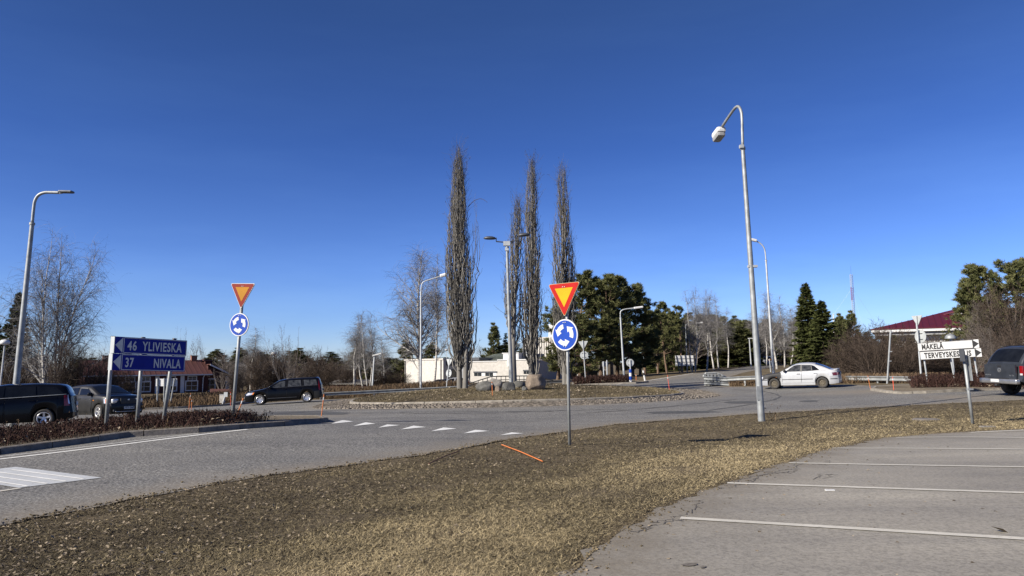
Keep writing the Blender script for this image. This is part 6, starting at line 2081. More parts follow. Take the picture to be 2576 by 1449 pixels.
def leaf_mesh(name, x, y, zf, size, label, seed, lift=.012, tint_pow=1.0):
    r = np.random.default_rng(seed)
    n = len(x)
    z = zf(x, y) + .006 + lift * r.random(n)
    az = r.random(n) * 6.28
    tl = np.radians(r.normal(size=n) * 17)
    rl = np.radians(r.normal(size=n) * 17)
    u = np.column_stack([np.cos(az) * np.cos(tl), np.sin(az) * np.cos(tl), np.sin(tl)])
    w = np.column_stack([-np.sin(az), np.cos(az), np.zeros(n)])
    w = w * np.cos(rl)[:, None] + np.cross(u, w) * np.sin(rl)[:, None]
    nn = np.cross(u, w)
    s = size * (.55 + .8 * r.random(n))
    asp = .55 + .35 * r.random(n)
    c = np.column_stack([x, y, z + s * .22])
    cup = (.05 + .25 * r.random(n)) * s
    S, A = s[:, None], (s * asp)[:, None]
    V = np.stack([c - u * S, c - u * S * .2 + w * A * .8 + nn * cup[:, None], c + u * S, c - u * S * .2 - w * A * .8 + nn * cup[:, None]], 1).reshape(-1, 3)
    i = np.arange(n)[:, None] * 4
    F = np.concatenate([i + np.array([0, 2, 1]), i + np.array([0, 3, 2])])
    t = np.repeat(np.clip(r.random(n) ** tint_pow, 0, 1), 4)
    o = obj(name, mesh(name, V, F, M['leaf'], t))
    tag(o, label, 'leaf litter', kind='stuff')
    return o
x, y = fan_sample(60000, 4.2, 30, -260, 2700, 1.45)
k = ~in_poly(x, y, ROADW) & ~in_poly(x, y, LOTW)
x, y = x[k], y[k]
tr = edge_dist(x, y, CR[:16], False)
tl_ = edge_dist(x, y, CL[2:15], False)
dens = np.clip(1.05 - tr * .26, .05, 1) * (.55 + .45 * np.clip(vnoise(x, y, .8, 5) + .6, 0, 1)) * np.clip(tl_ / 1.2, .12, 1) * np.where(x > 2, .55, 1)
k = rs_.random(len(x)) < dens
leaf_mesh('fallen_leaves', x[k], y[k], g, .019, 'brown fallen leaves littering the verge along the road edge', 6, .02, 1.25)
# a few loose leaves on the lot and gravel along the asphalt edges
x, y = fan_sample(1400, 4.6, 20, 1300, 2700, 1.3)
k = in_poly(x, y, LOTW) & (edge_dist(x, y, CL[2:15], False) < .35 + 3.5 * rs_.random(len(x)) ** 6)
leaf_mesh('fallen_leaves', x[k], y[k], g, .022, 'scattered dry leaf scraps on the parking asphalt edge', 7, .002, 1.5)
a = gp(2519, 1342)
leaf_mesh('fallen_leaf', np.array([a[0]]), np.array([a[1]]), g, .075, 'single curled brown leaf lying on the parking lot beside the nearest line', 8, .0)
bpy.data.objects['fallen_leaf']['kind'] = 'thing'
a = gp(2088, 1237)
pp = obj('paper_scrap', mesh('paper_scrap', *(lambda V, F: (V + np.array([a[0], a[1], a[2] + .02]), F))(*box((0, 0, 0), (.11, .045, .01))), M['white']))
tag(pp, 'white paper scrap on the parking lot under the second nearest line', 'litter')
# stones and clods along the road's sandy edge
def pebbles(name, x, y, zf, r0, label, seed, mat):
    r = np.random.default_rng(seed)
    bm = bmesh.new(); bmesh.ops.create_icosphere(bm, subdivisions=1, radius=1); B = np.array([v.co[:] for v in bm.verts]); Fb = np.array([[v.index for v in f.verts] for f in bm.faces]); bm.free()
    n = len(x)
    s = r0 * (.3 + r.random(n) ** 3 * 1.6)
    Vs = B[None] * (1 + .3 * r.normal(size=(n, len(B), 1))) * s[:, None, None] * np.array([1, 1, .7]) + np.column_stack([x, y, zf(x, y) + .012 + s * .3])[:, None]
    F = (Fb[None] + (np.arange(n) * len(B))[:, None, None]).reshape(-1, 3)
    o = obj(name, mesh(name, Vs.reshape(-1, 3), F, mat)); tag(o, label, 'gravel', kind='stuff')
x, y = fan_sample(26000, 5, 36, -200, 2700, 1.3)
ed = edge_dist(x, y, CR[:16], False)
k = in_poly(x, y, ROADW) & (ed < .45 * rs_.random(len(x)) ** 1.5)
pebbles('gravel', x[k][:2500], y[k][:2500], g, .012, 'loose gravel along the sandy road edge', 10, M['stone_pale'])

# crumbs of soil and litter spilled over both asphalt edges
for nm, poly, lo, hi, cnt, s_, lab, sd_ in (('soil_crumbs', ROAD[:16], 0, .30, 5200, .010, 'dark soil crumbs spilled along the road edge', 12), ('soil_crumbs', LOT[2:15], 0, .28, 3600, .008, 'dark soil crumbs spilled along the parking lot edge', 13)):
    D_ = densify(poly, .05, False)
    dn = np.hypot(D_[:, 0], D_[:, 1])
    pr_ = np.where((dn < 34) & (D_[:, 1] > 3.5), 1 / dn ** 1.2, 0); pr_ /= pr_.sum()
    q = D_[rs_.choice(len(D_), cnt, p=pr_)]
    T_ = np.gradient(D_, axis=0)
    q = q + rs_.normal(size=q.shape) * (lo + hi * rs_.random((cnt, 1)) ** 2)
    pebbles(nm, q[:, 0], q[:, 1], g, s_, lab, sd_, M['ground'])
# island: short dry grass with pale leaves
a = rs_.random(90000) * 6.28; r_ = ISL_R * .975 * np.sqrt(rs_.random(90000))
x, y = pol(r_, a)
k = y < ISL_C[1] + 3
x, y = x[k], y[k]; n = len(x)
base = np.column_stack([x, y, dome(x, y) - .01])
az = rs_.random(n) * 6.28; el = np.radians(25 + 60 * rs_.random(n))
D = np.column_stack([np.cos(az) * np.cos(el), np.sin(az) * np.cos(el), np.sin(el)])
V, F = needles(base, D, .05 + .07 * rs_.random(n), np.full(n, .018), rs_)
o = obj('dry_grass', mesh('dry_grass', V, F, M['blade'], np.repeat(np.clip(.15 + .3 * vnoise(x, y, .8, 4) + .35 * rs_.random(n), 0, 1), 3)))
tag(o, 'short dry grass on the roundabout island', 'grass', kind='stuff')
a = rs_.random(5200) * 6.28; r_ = ISL_R * .97 * np.sqrt(rs_.random(5200))
x, y = pol(r_, a)
k = (y < ISL_C[1] + 2) & (rs_.random(len(x)) < .5 + .5 * np.clip(vnoise(x, y, .7, 8) + .3, 0, 1))
leaf_mesh('fallen_leaves', x[k], y[k], dome, .055, 'pale fallen leaves dotting the roundabout island', 9, .05, .8)

# the shrub beds: dead flower stems over leaf litter
def stem_bed(name, label, pts, zf, h, w, mat, seed, leanv=.35, tip_seed=True, tintf=(0, 1)):
    r = np.random.default_rng(seed)
    x, y = pts
    n = len(x)
    P0 = np.column_stack([x, y, zf(x, y) - .02])
    D = np.column_stack([r.normal(size=n) * leanv, r.normal(size=n) * leanv, np.ones(n)])
    L = h * (.45 + .75 * r.random(n))
    P = grow(P0, D, L, 4, .16, .03, r)
    V, F = ribbons(P, np.repeat((w * (.6 + .8 * r.random(n)))[:, None], 5, 1) * np.array([1, .95, .85, .75, .6]), r)
    t = np.repeat(tintf[0] + (tintf[1] - tintf[0]) * r.random(n) ** 1.6, 10)
    k = r.random(n) < (.5 if tip_seed else 0)
    m = k.sum()
    if m:
        tips = np.repeat(P[k, -1], 3, 0) + r.normal(size=(m * 3, 3)) * .02
        nv, nf = needles(tips, unit(r.normal(size=(m * 3, 3)) + np.array([0, 0, .4])), np.full(m * 3, w * 9), np.full(m * 3, w * 5), r)
        F = [F, nf + len(V)]; V = np.concatenate([V, nv]); t = np.concatenate([t, np.full(len(nv), .12)])
    o = obj(name, mesh(name, V, F, mat, t)); tag(o, label, 'shrub bed', kind='stuff')
LI = np.array([p[:2] for p in LEFT_ISL])
x = rs_.random(150000) * 26 - 24; y = rs_.random(150000) * 20 + 6
tipx = gp(600, 1066)
k = in_poly(x, y, LI)
x, y = x[k], y[k]
ed = edge_dist(x, y, LI)
# the bed ends before the bare kerbed tip
dirv = (np.array(LI[5]) - np.array(LI[2])); dirv /= np.linalg.norm(dirv)
lim = (x - tipx[0]) * dirv[0] + (y - tipx[1]) * dirv[1]
k = (ed > .22 + .2 * rs_.random(len(x))) & (lim < .1 + .3 * rs_.random(len(x)))
x, y, ed, lim = x[k], y[k], ed[k], lim[k]
k = rs_.random(len(x)) < np.clip(26000 / len(x), 0, 1)
hz = lambda a, b_: g(a, b_) + .13
stem_bed('shrub_bed', 'low dark brown dead shrubs filling the left traffic island', (x[k], y[k]), hz, .25, .0055, M['stem'], 61, .4)
k = rs_.random(len(x)) < .02
stem_bed('shrub_bed', 'taller dry stems sticking out of the left shrub bed', (x[k], y[k]), hz, .42, .004, M['reed'], 62, .3)
k = (rs_.random(len(x)) < .16 * np.clip(1.3 - ed * .5, .25, 1))
leaf_mesh('fallen_leaves', x[k], y[k], hz, .045, 'brown leaves caught along the kerb of the left shrub bed', 63, .16, 2.2)
RI = np.array([p[:2] for p in RIGHT_ISL])
bed = np.array([at(2290, 988, 35.0)[:2], at(2400, 983, 34.4)[:2], at(2540, 980, 32.6)[:2], (34.5, 34.5), (33, 39), at(2510, 969, 38)[:2], at(2300, 971, 38.5)[:2]])
x = rs_.random(60000) * 22 + 16; y = rs_.random(60000) * 14 + 28
k = in_poly(x, y, bed); x, y = x[k], y[k]; ed = edge_dist(x, y, bed)
hz2 = lambda a, b_: g(a, b_) + .11
stem_bed('shrub_bed', 'dark red brown shrub bed under the white direction sign', (x[:15000], y[:15000]), hz2, .55, .008, M['stem'], 64, .35)
k = ed < .8
leaf_mesh('fallen_leaves', x[k][:1600], y[k][:1600], hz2, .06, 'pale leaves along the front of the right shrub bed', 65, .15, 1.0)
bed = np.array([at(1445, 968, 57.5)[:2], at(1575, 966.5, 57.5)[:2], at(1590, 961, 61)[:2], at(1448, 964, 62)[:2]])
x = rs_.random(20000) * 8 + 4; y = rs_.random(20000) * 8 + 55
k = in_poly(x, y, bed); x, y = x[k], y[k]
stem_bed('shrub_bed', 'dark red brown shrub bed on the far traffic island', (x[:6000], y[:6000]), hz2, .5, .012, M['stem'], 66, .3)
k = y < 58.6
leaf_mesh('fallen_leaves', x[k][:500], y[k][:500], hz2, .08, 'pale leaves in front of the far shrub bed', 67, .2, .8)
# rough dry weeds beyond the left exit and round the thicket
def weeds(name, label, poly, n, h, w, seed, tintf=(0, 1), mat='reed'):
    poly = np.array(poly)
    x0, y0 = poly.min(0); x1, y1 = poly.max(0)
    r = np.random.default_rng(seed)
    x = x0 + (x1 - x0) * r.random(n * 3); y = y0 + (y1 - y0) * r.random(n * 3)
    k = in_poly(x, y, poly); x, y = x[k][:n], y[k][:n]
    stem_bed(name, label, (x, y), g, h, w, M[mat], seed, .3, False, tintf)
weeds('dry_weeds', 'belt of brown dry weeds beyond the left exit road', [at(300, 1020, 48)[:2], at(500, 1020, 50)[:2], at(620, 1012, 54)[:2], at(800, 1004, 58)[:2], at(880, 1000, 60)[:2], at(900, 990, 68)[:2], at(600, 995, 72)[:2], at(300, 1000, 64)[:2]], 15000, .55, .017, 71, (0, .6))
weeds('dry_weeds', 'brown dry weeds behind the black cars', [at(-80, 1020, 50)[:2], at(300, 1018, 49)[:2], at(300, 1000, 60)[:2], at(-80, 1000, 62)[:2]], 9000, .8, .014, 72, (0, .5))
weeds('dry_weeds', 'yellowish dry weeds under the right guardrail', [at(2100, 975, 46.5)[:2], at(2360, 970, 43)[:2], at(2420, 968, 48)[:2], at(2100, 960, 54)[:2]], 9000, .55, .012, 73, (.1, 1))
weeds('dry_weeds', 'dry grass below the guardrail left of the white car', [at(1835, 976, 48.5)[:2], at(1925, 976, 47.5)[:2], at(1935, 955, 54)[:2], at(1840, 960, 54)[:2]], 5000, .35, .012, 74, (.2, 1))
weeds('dry_weeds', 'dry weeds at the foot of the centre guardrail', [at(800, 1004, 57)[:2], at(1180, 975, 61)[:2], at(1180, 970, 66)[:2], at(820, 995, 66)[:2]], 9000, .45, .014, 75, (0, .6))
# kerbstones on the far side of the left exit
lk = [at(365, 1031, 45.5), at(420, 1029.3, 46), at(476, 1026.5, 46.7), at(530, 1024, 48), at(600, 1019, 51)]
lp = smooth_path(lk, 24)
kerb = obj('far_kerb', None, None, lp[0] * np.array([1, 1, 0]))
tag(kerb, 'pale kerb line on the far side of the left exit road', None, kind='structure')
for i in range(0, len(lp) - 2, 2):
    q = lp[i:i + 3].copy(); q[-1] -= (q[-1] - q[-2]) * .06
    t_ = np.gradient(q, axis=0); nn = np.column_stack([-t_[:, 1], t_[:, 0]]); nn /= np.linalg.norm(nn, axis=1, keepdims=True)
    rows = []
    for off, z_ in ((-.08, -.2), (-.07, .13), (.07, .13), (.08, -.2)):
        p = q[:, :2] + nn * off; rows.append(np.column_stack([p, g(p[:, 0], p[:, 1]) + z_]))
    V = np.concatenate(rows)
    F = np.array([(j * 3 + i_, j * 3 + i_ + 1, j * 3 + 4 + i_, j * 3 + 3 + i_) for j in range(3) for i_ in range(2)] + [(0, 3, 6, 9), (2, 11, 8, 5)])
    part(kerb, 'kerb_stone', V, F, M['concrete'])
# small weed at the lamp foot, flat stone and scrap near the leaning sign
a = at(1925, 1050, 22.6)
x = a[0] + .12 + rs_.random(14) * .35; y = a[1] + rs_.random(14) * .3
stem_bed('dry_weed', 'small dry weed at the foot of the tall lamp post', (x, y), g, .42, .006, M['reed'], 81, .5)
bpy.data.objects['dry_weed']['kind'] = 'thing'; bpy.data.objects['dry_weed']['category'] = 'plant'
a = gp(2484, 1075.5)
V, F = bevelled((.30, .16, .03), .2); o = obj('flat_stone', mesh('flat_stone', V + a + np.array([0, 0, .02]), F, M['stone_pale'])); tag(o, 'small pale flat stone on the grass right of the leaning sign foot', 'stone')
a = gp(2330, 1056)
V, F = lathe([(.0, .03), (.32, .028), (.36, .0), (.37, -.05)], 20); o = obj('manhole_cover', mesh('manhole_cover', V + a, F, M['kerb_dark'])); tag(o, 'flat round grey cover sunk in the verge left of the leaning sign', 'manhole cover')

# ================================================================== CARS
class Car:
    """a body lofted from plan and side outlines; local x runs forward, y to the left, z up"""
    def __init__(s, L, W, zs, hc, wheels, R, zb, roof_w=.74, nose=.20, tail=.14, hood_crown=.03, nose_z=.5, front_lift=.22, rear_lift=.28, bulge=1.0):
        s.L, s.W, s.wheels, s.R = L, W, wheels, R
        S = np.linspace(0, L, 400)
        def sm(c, k):
            v = np.interp(S, [a for a, _ in c], [b_ for _, b_ in c])
            pad = np.concatenate([np.full(k, v[0]), v, np.full(k, v[-1])])
            return np.convolve(pad, np.ones(2 * k + 1) / (2 * k + 1), 'valid')
        s.S = S
        s._zs = sm(zs, 6)
        s._hc = np.clip(sm(hc, 9), 0, None)
        s.Hc = s._hc.max()
        s.zb0 = zb; s.nose, s.tail, s.roof_w = nose, tail, roof_w
        s.fl, s.rl, s.bulge = front_lift, rear_lift, bulge
        s.crown = hood_crown
    def zs(s, x): return np.interp(x, s.S, s._zs)
    def hc(s, x): return np.interp(x, s.S, s._hc)
    def w(s, x):
        f = np.clip(1 - np.asarray(x, float) / .75, 0, 1); r = np.clip(1 - (s.L - np.asarray(x, float)) / .65, 0, 1)
        return s.W / 2 * (1 - s.nose * f ** 2.6 - s.tail * r ** 2.8)
    def zb(s, x):
        z = s.zb0 + 0 * np.asarray(x, float)
        z = z + (s.fl - s.zb0) * np.clip(1 - x / .5, 0, 1) + (s.rl - s.zb0) * np.clip(1 - (s.L - x) / .7, 0, 1)
        for c in s.wheels:
            Ra = s.R + .065
            dx = np.abs(x - c)
            z = np.where(dx < Ra, np.maximum(z, s.R + np.sqrt(np.clip(Ra ** 2 - dx ** 2, 0, None))), z)
        return z
    def section(s, x):
        """y,z of the half section rows at station x (array)"""
        x = np.atleast_1d(x).astype(float)
        w, z0, z1, h = s.w(x), s.zb(x), s.zs(x), s.hc(x)
        t = np.clip(h / s.Hc, 0, 1)
        wr = w * (.88 * (1 - t) + s.roof_w * t)
        ys = [w * .955, w * 1.0, w * 1.0, w * .985, w * .955, w * .925]
        zz = [z0, z0 + (z1 - z0) * .22, z0 + (z1 - z0) * .58, z0 + (z1 - z0) * .86, z1 - .012, z1]
        for u in (.35, .68, .90):
            ys.append(w * .925 + (wr - w * .925) * u ** 1.15); zz.append(z1 + h * u)
        cr = s.crown + .03 * t
        ys += [wr * .95, wr * .80, wr * .5, wr * 0]
        zz += [z1 + h * .965 + cr * .2, z1 + h + cr * .35, z1 + h + cr * .8, z1 + h + cr]
        return np.stack(ys, 1), np.stack(zz, 1)
    def xshift(s, x, y, z):
        """nose and tail curve in plan and in side view"""
        f = np.clip(1 - x / .6, 0, 1) ** 2; r = np.clip(1 - (s.L - x) / .5, 0, 1) ** 2
        zz = np.clip((z - .48) / .5, -1, 1.4)
        return x + f * (.17 * np.clip(zz, 0, 2) ** 1.3 + .10 * np.clip(-zz, 0, 1) + .15 * (np.abs(y) / (s.W / 2)) ** 3) - r * (.09 * np.clip(zz, 0, 2) + .06 * np.clip(-zz, 0, 1) + .10 * (np.abs(y) / (s.W / 2)) ** 3)
    def loc(s, x, y, z):
        return np.stack([s.L / 2 - s.xshift(x, y, z), y, z], -1)
    def side(s, x, z, sgn, off=.006):
        ys, zz = s.section(x)
        y = np.array([np.interp(a, q, r) for a, q, r in zip(np.atleast_1d(z), zz, ys)]) + off
        x = np.atleast_1d(x)
        return s.loc(x, sgn * y, np.atleast_1d(z))
    def topz(s, x, yf, off=.008):
        """point on the upper surface at fraction yf of the half roof width"""
        ys, zz = s.section(x)
        ya = np.abs(yf) * ys[:, 9]
        z = np.array([np.interp(a, r[9:][::-1], q[9:][::-1]) for a, q, r in zip(ya, zz, ys)])
        return s.loc(np.atleast_1d(x), np.sign(yf) * ya, z) + np.array([0, 0, off])

def grid_faces(nu, nv):
    i = np.arange(nu * nv).reshape(nu, nv)
    return np.stack([i[:-1, :-1], i[1:, :-1], i[1:, 1:], i[:-1, 1:]], -1).reshape(-1, 4)

class CarThing:
    def __init__(s, car, label, pos, heading, pitch=0.0, roll=0.0, name='parked_car', cat='car'):
        s.c = car
        s.root = obj(name, None, None, pos)
        s.root.rotation_mode = 'XYZ'
        s.root.rotation_euler = (roll, pitch, heading)
        tag(s.root, label, cat)
    def add(s, name, V, F, mat, parent=None, smooth=True):
        return obj(name, mesh(name, V, F, mat, smooth=smooth), parent or s.root)
    def body(s, paints):
        """paints: list of (part name, material, test(x,z,ay)); first match wins"""
        c = s.c
        x = set(np.linspace(0, .6, 14)) | set(np.linspace(.6, c.L - .6, 64)) | set(np.linspace(c.L - .6, c.L, 14))
        for w in c.wheels:
            x |= set(w + (c.R + .065) * np.cos(np.linspace(0, math.pi, 21))) | {w - c.R - .0655, w + c.R + .0655}
        x = np.array(sorted(x))
        x = x[np.concatenate([[True], np.diff(x) > 1e-4])]
        ys, zz = c.section(x)
        n, m = ys.shape
        Y = np.concatenate([-ys, ys[:, ::-1][:, 1:]], 1); Z = np.concatenate([zz, zz[:, ::-1][:, 1:]], 1)
        m2 = Y.shape[1]
        X = np.repeat(x[:, None], m2, 1)
        V = c.loc(X, Y, Z).reshape(-1, 3)
        F = grid_faces(n, m2)
        fx = X.ravel()[F].mean(1); fz = Z.ravel()[F].mean(1); fy = np.abs(Y.ravel()[F]).mean(1)
        # end caps
        caps = []
        for st, fl in ((0, False), (n - 1, True)):
            idx = st * m2
            vs, fs = [], []
            half = m
            K = 9
            yy = np.linspace(-1, 1, K)
            for j in range(half):
                for q in yy:
                    vs.append((x[st], q * ys[st, j], zz[st, j]))
            vs = np.array(vs)
            Vc = c.loc(vs[:, 0], vs[:, 1], vs[:, 2])
            i = np.arange(half * K).reshape(half, K)
            f = np.stack([i[:-1, :-1], i[:-1, 1:], i[1:, 1:], i[1:, :-1]], -1).reshape(-1, 4)
            f = f[:(half - 4) * (K - 1)] if False else f
            if fl: f = f[:, ::-1]
            caps.append((Vc, f, vs))
        used = np.zeros(len(F), bool)
        for nm, mat, test in paints:
            k = test(fx, fz, fy) & ~used
            used |= k
            items = [(V, F[k])] if k.any() else []
            for Vc, f, vs in caps:
                kz = test(vs[:, 0][f].mean(1), vs[:, 2][f].mean(1), np.abs(vs[:, 1][f]).mean(1))
                prev = np.zeros(len(f), bool)
                for nm2, _, t2 in paints:
                    if nm2 == nm: break
                    prev |= t2(vs[:, 0][f].mean(1), vs[:, 2][f].mean(1), np.abs(vs[:, 1][f]).mean(1))
                if (kz & ~prev).any():
                    items.append((Vc, f[kz & ~prev]))
            if not items: continue
            Vj, Fj = join(items)
            Fj = np.concatenate(Fj)
            u, inv = np.unique(Fj, return_inverse=True)
            s.add(nm, Vj[u], inv.reshape(Fj.shape), mat)
        # underbody and wheel wells
        zt = .62 * c.zs(c.L / 2)
        Vu, Fu = join([box((0, 0, (c.zb0 + .06 + zt) / 2), (c.L * .90, c.W * .70, zt - c.zb0 - .06)), box((0, 0, (zt + c.zb0) / 2 + .02), (c.wheels[1] - c.wheels[0] - 2 * c.R - .18, c.W * .93, zt - c.zb0 - .05))]) if True else None
        mid = c.L / 2 - (c.wheels[0] + c.wheels[1]) / 2
        Vu[8:, 0] += mid
        s.add('underbody', Vu, Fu, M['under'], smooth=False)
        for w in c.wheels:
            a = np.linspace(-.1, math.pi + .1, 18)
            for sg in (-1, 1):
                rows = [np.column_stack([c.L / 2 - (w + (c.R + .055) * np.cos(a)), np.full(18, sg * yy), c.R + (c.R + .055) * np.sin(a)]) for yy in (c.W * .34, c.W * .475)]
                s.add('wheel_arch', np.concatenate(rows), np.concatenate([grid_faces(2, 18), ]), M['under'])
    def ruled(s, name, bl, br, tl, tr, mat, sg, off=.008, nu=9, nv=6, parent=None, curve=0.0):
        """a patch on the flank, corners as (station, height)"""
        u, v = np.meshgrid(np.linspace(0, 1, nu), np.linspace(0, 1, nv), indexing='ij')
        B = np.array(bl) * (1 - u[..., None]) + np.array(br) * u[..., None]
        T = np.array(tl) * (1 - u[..., None]) + np.array(tr) * u[..., None]
        P = B * (1 - v[..., None]) + T * v[..., None]
        P[..., 1] += curve * np.sin(u * math.pi) * v
        V = s.c.side(P[..., 0].ravel(), P[..., 1].ravel(), sg, off)
        F = grid_faces(nu, nv)
        if sg > 0: F = F[:, ::-1]
        return s.add(name, V, F, mat, parent)
    def top_patch(s, name, x0, x1, y0, y1, mat, off=.010, nu=12, nv=9, parent=None, inset=0.0):
        u, v = np.meshgrid(np.linspace(x0, x1, nu), np.linspace(y0, y1, nv), indexing='ij')
        V = s.c.topz(u.ravel(), v.ravel(), off)
        V[:, 0] += (.006 if x0 < s.c.L / 2 else -.006)
        return s.add(name, V, grid_faces(nu, nv)[:, ::-1], mat, parent)
    def blob(s, name, c, dims, mat, rz=0.0, ry=0.0, bev=.45, parent=None):
        V, F = bevelled(dims, bev, 3)
        ca, sa = math.cos(ry), math.sin(ry)
        V = np.column_stack([V[:, 0] * ca + V[:, 2] * sa, V[:, 1], -V[:, 0] * sa + V[:, 2] * ca])
        ca, sa = math.cos(rz), math.sin(rz)
        V = np.column_stack([V[:, 0] * ca - V[:, 1] * sa, V[:, 0] * sa + V[:, 1] * ca, V[:, 2]]) + np.array(c)
        return s.add(name, V, F, mat, parent)
    def wheels(s, kind, steer=0.0, tw=.205):
        c = s.c
        R = c.R
        for wi, w in enumerate(c.wheels):
            for sg in (-1, 1):
                ctr = np.array([c.L / 2 - w, sg * (c.W / 2 - tw / 2 - .012), R])
                st = steer if wi == 0 else 0.0
                def tr(V):
                    V = np.asarray(V, float)          # lathe axis z -> outward y
                    q = np.column_stack([V[:, 0], sg * V[:, 2], V[:, 1]])
                    ca, sa = math.cos(st), math.sin(st)
                    return np.column_stack([q[:, 0] * ca - q[:, 1] * sa, q[:, 0] * sa + q[:, 1] * ca, q[:, 2]]) + ctr
                h = tw / 2
                V, F = lathe([(R * .62, -h * .9), (R * .9, -h), (R * .985, -h * .8), (R, 0), (R * .985, h * .8), (R * .93, h * .98), (R * .80, h * 1.02), (R * .66, h * .92), (R * .64, h * .6)], 36)
                wh = s.add('wheel', tr(V), F if sg > 0 else F[:, ::-1], M['rubber'])
                r = R * .655
                if kind == 'steel':
                    V, F = lathe([(r, h * .75), (r * .96, h * .95), (r * .90, h * .60), (r * .74, h * .45), (r * .60, h * .72), (r * .42, h * .74), (r * .30, h * .5), (r * .16, h * .66), (.001, h * .70)], 32)
                    rim = s.add('rim', tr(V), F, M['rim_steel'], wh)
                    for k in range(14):
                        a = k * 2 * math.pi / 14
                        Vh, Fh = lathe([(.0, 0), (r * .068, 0), (r * .068, -.012)], 8)
                        Vh = Vh + np.array([r * .80 * math.cos(a), r * .80 * math.sin(a), h * .60])
                        s.add('vent_hole', tr(Vh), Fh, M['under'], rim) if False else s.add('vent_hole', tr(Vh), Fh, M['under'], wh)
                else:
                    V, F = lathe([(r, -h * .5), (r * 1.0, h * .80), (r * 1.02, h * .96), (r * .93, h * .90), (r * .88, h * .4), (r * .86, -h * .3)], 36)
                    rim = s.add('rim', tr(V), F, M['rim_alloy'], wh)
                    V, F = lathe([(.001, -h * .25), (r * .9, -h * .3)], 24); s.add('brake_disc', tr(V), F, M['under'], wh)
                    n_ = 6 if kind == 'alloy6' else 5
                    wd = .30 if kind == 'alloy6' else .26
                    it = []
                    for k in range(n_):
                        a = k * 2 * math.pi / n_ + .3
                        w0, w1 = r * wd * .55, r * wd * (1.0 if kind == 'alloy6' else .62)
                        pts = [(r * .12, -w0, h * .5), (r * .9, -w1, h * .72), (r * .9, w1, h * .72), (r * .12, w0, h * .5)]
                        q = np.array(pts + [(a_, b_, c_ - h * .5) for a_, b_, c_ in pts])
                        q = np.column_stack([q[:, 0] * math.cos(a) - q[:, 1] * math.sin(a), q[:, 0] * math.sin(a) + q[:, 1] * math.cos(a), q[:, 2]])
                        it.append((q, QB))
                    it.append(lathe([(.001, h * .62), (r * .2, h * .58), (r * .22, h * .3)], 14))
                    V, F = join(it)
                    s.add('spokes', tr(V), F, M['rim_alloy'], wh, smooth=False)
    def mirrors(s, x, z, mat):
        for sg in (-1, 1):
            p = s.c.side(np.array([x]), np.array([z]), sg, .0)[0]
            s.blob('door_mirror', p + np.array([.03, sg * .11, .03]), (.12, .20, .15), mat, 0, 0, .4)
    def plate(s, front, z, mat_='sign_white', text=None, y=0.0, w=.46):
        x = s.c.loc(np.array([0.0 if front else s.c.L]), np.array([abs(y)]), np.array([z]))[0][0] + (.025 if front else -.025)
        V, F = box((x, y, z), (.02, w, .115)); p = s.add('number_plate', V, F, M[mat_], smooth=False)
        if text:
            cu = bpy.data.curves.new('t', 'FONT'); cu.body = text; cu.size = .125; cu.align_x = 'CENTER'; cu.align_y = 'CENTER'; cu.offset = .002; cu.resolution_u = 2
            to = bpy.data.objects.new('t', cu); me = bpy.data.meshes.new_from_object(to); bpy.data.objects.remove(to); bpy.data.curves.remove(cu)
            v = np.empty(len(me.vertices) * 3, np.float32); me.vertices.foreach_get('co', v); v = v.reshape(-1, 3)
            fs = 1 if front else -1
            q = np.column_stack([np.full(len(v), x + fs * .0125), fs * v[:, 0] + y, z + v[:, 1]])
            me.vertices.foreach_set('co', q.astype(np.float32).ravel()); me.materials.clear(); me.materials.append(M['letter_black']); me.update()
            obj('lettering', me, p)
        return p
    def handles(s, xs, z, mat, sides=(-1, 1), parent=None):
        for sg in sides:
            for x, zz in zip(xs, z if isinstance(z, (list, tuple)) else [z] * len(xs)):
                p = s.c.side(np.array([x]), np.array([zz]), sg, .0)[0]
                s.blob('door_handle', p + np.array([0, sg * .018, 0]), (.19, .035, .035), mat, 0, 0, .4, parent)
    def seams(s, xs, sides=(-1, 1), lo=None):
        for sg in sides:
            for (x0, z0, x1, z1) in xs:
                s.ruled('door_seam', (x0 - .006, z0), (x0 + .006, z0), (x1 - .006, z1), (x1 + .006, z1), M['under'], sg, .004, 2, 7)

def ground_pose(x, y, heading, c):
    """sit the car on the slope between its axles"""
    h = np.array([math.cos(heading), math.sin(heading)])
    l = np.array([-h[1], h[0]])
    f, r = c.L / 2 - c.wheels[0], c.L / 2 - c.wheels[1]
    p = np.array([x, y])
    zf, zr = g(*(p + h * f)), g(*(p + h * r))
    zl, zrr = g(*(p + l * c.W * .4)), g(*(p - l * c.W * .4))
    pitch = -math.atan2(zf - zr, f - r)
    roll = math.atan2(zl - zrr, c.W * .8)
    z0 = zr + (zf - zr) * (0 - r) / (f - r)
    return (x, y, z0 + .014), pitch, roll

ANY = lambda x, z, y: np.ones(np.shape(x), bool)

# ---------------------------------------------------------------- silver-white saloon with black front wing
c = Car(4.43, 1.72, [(0, .66), (.05, .72), (.4, .82), (1.0, .90), (1.35, .945), (2.0, .945), (3.4, .97), (3.9, 1.0), (4.3, .99), (4.43, .93)],
        [(0, 0), (1.22, 0), (1.55, .16), (2.0, .385), (2.35, .43), (2.75, .435), (3.1, .39), (3.5, .25), (3.95, .02), (4.1, 0), (4.43, 0)],
        (.90, 3.50), .305, .20, .75, .20, .16, .03, front_lift=.22, rear_lift=.27)
hd = math.atan2(.50, -.866)
ctr = (at(1951.6, 978.5, 43.3) + at(2066.4, 979, 41.9)) / 2
ctr = ctr + np.array([.45, .75, 0])
pos, pi_, ro_ = ground_pose(ctr[0], ctr[1], hd, c)
t = CarThing(c, 'silver white saloon with matt black bonnet and front wing by the right guardrail', pos, hd, pi_, ro_, 'saloon_car')
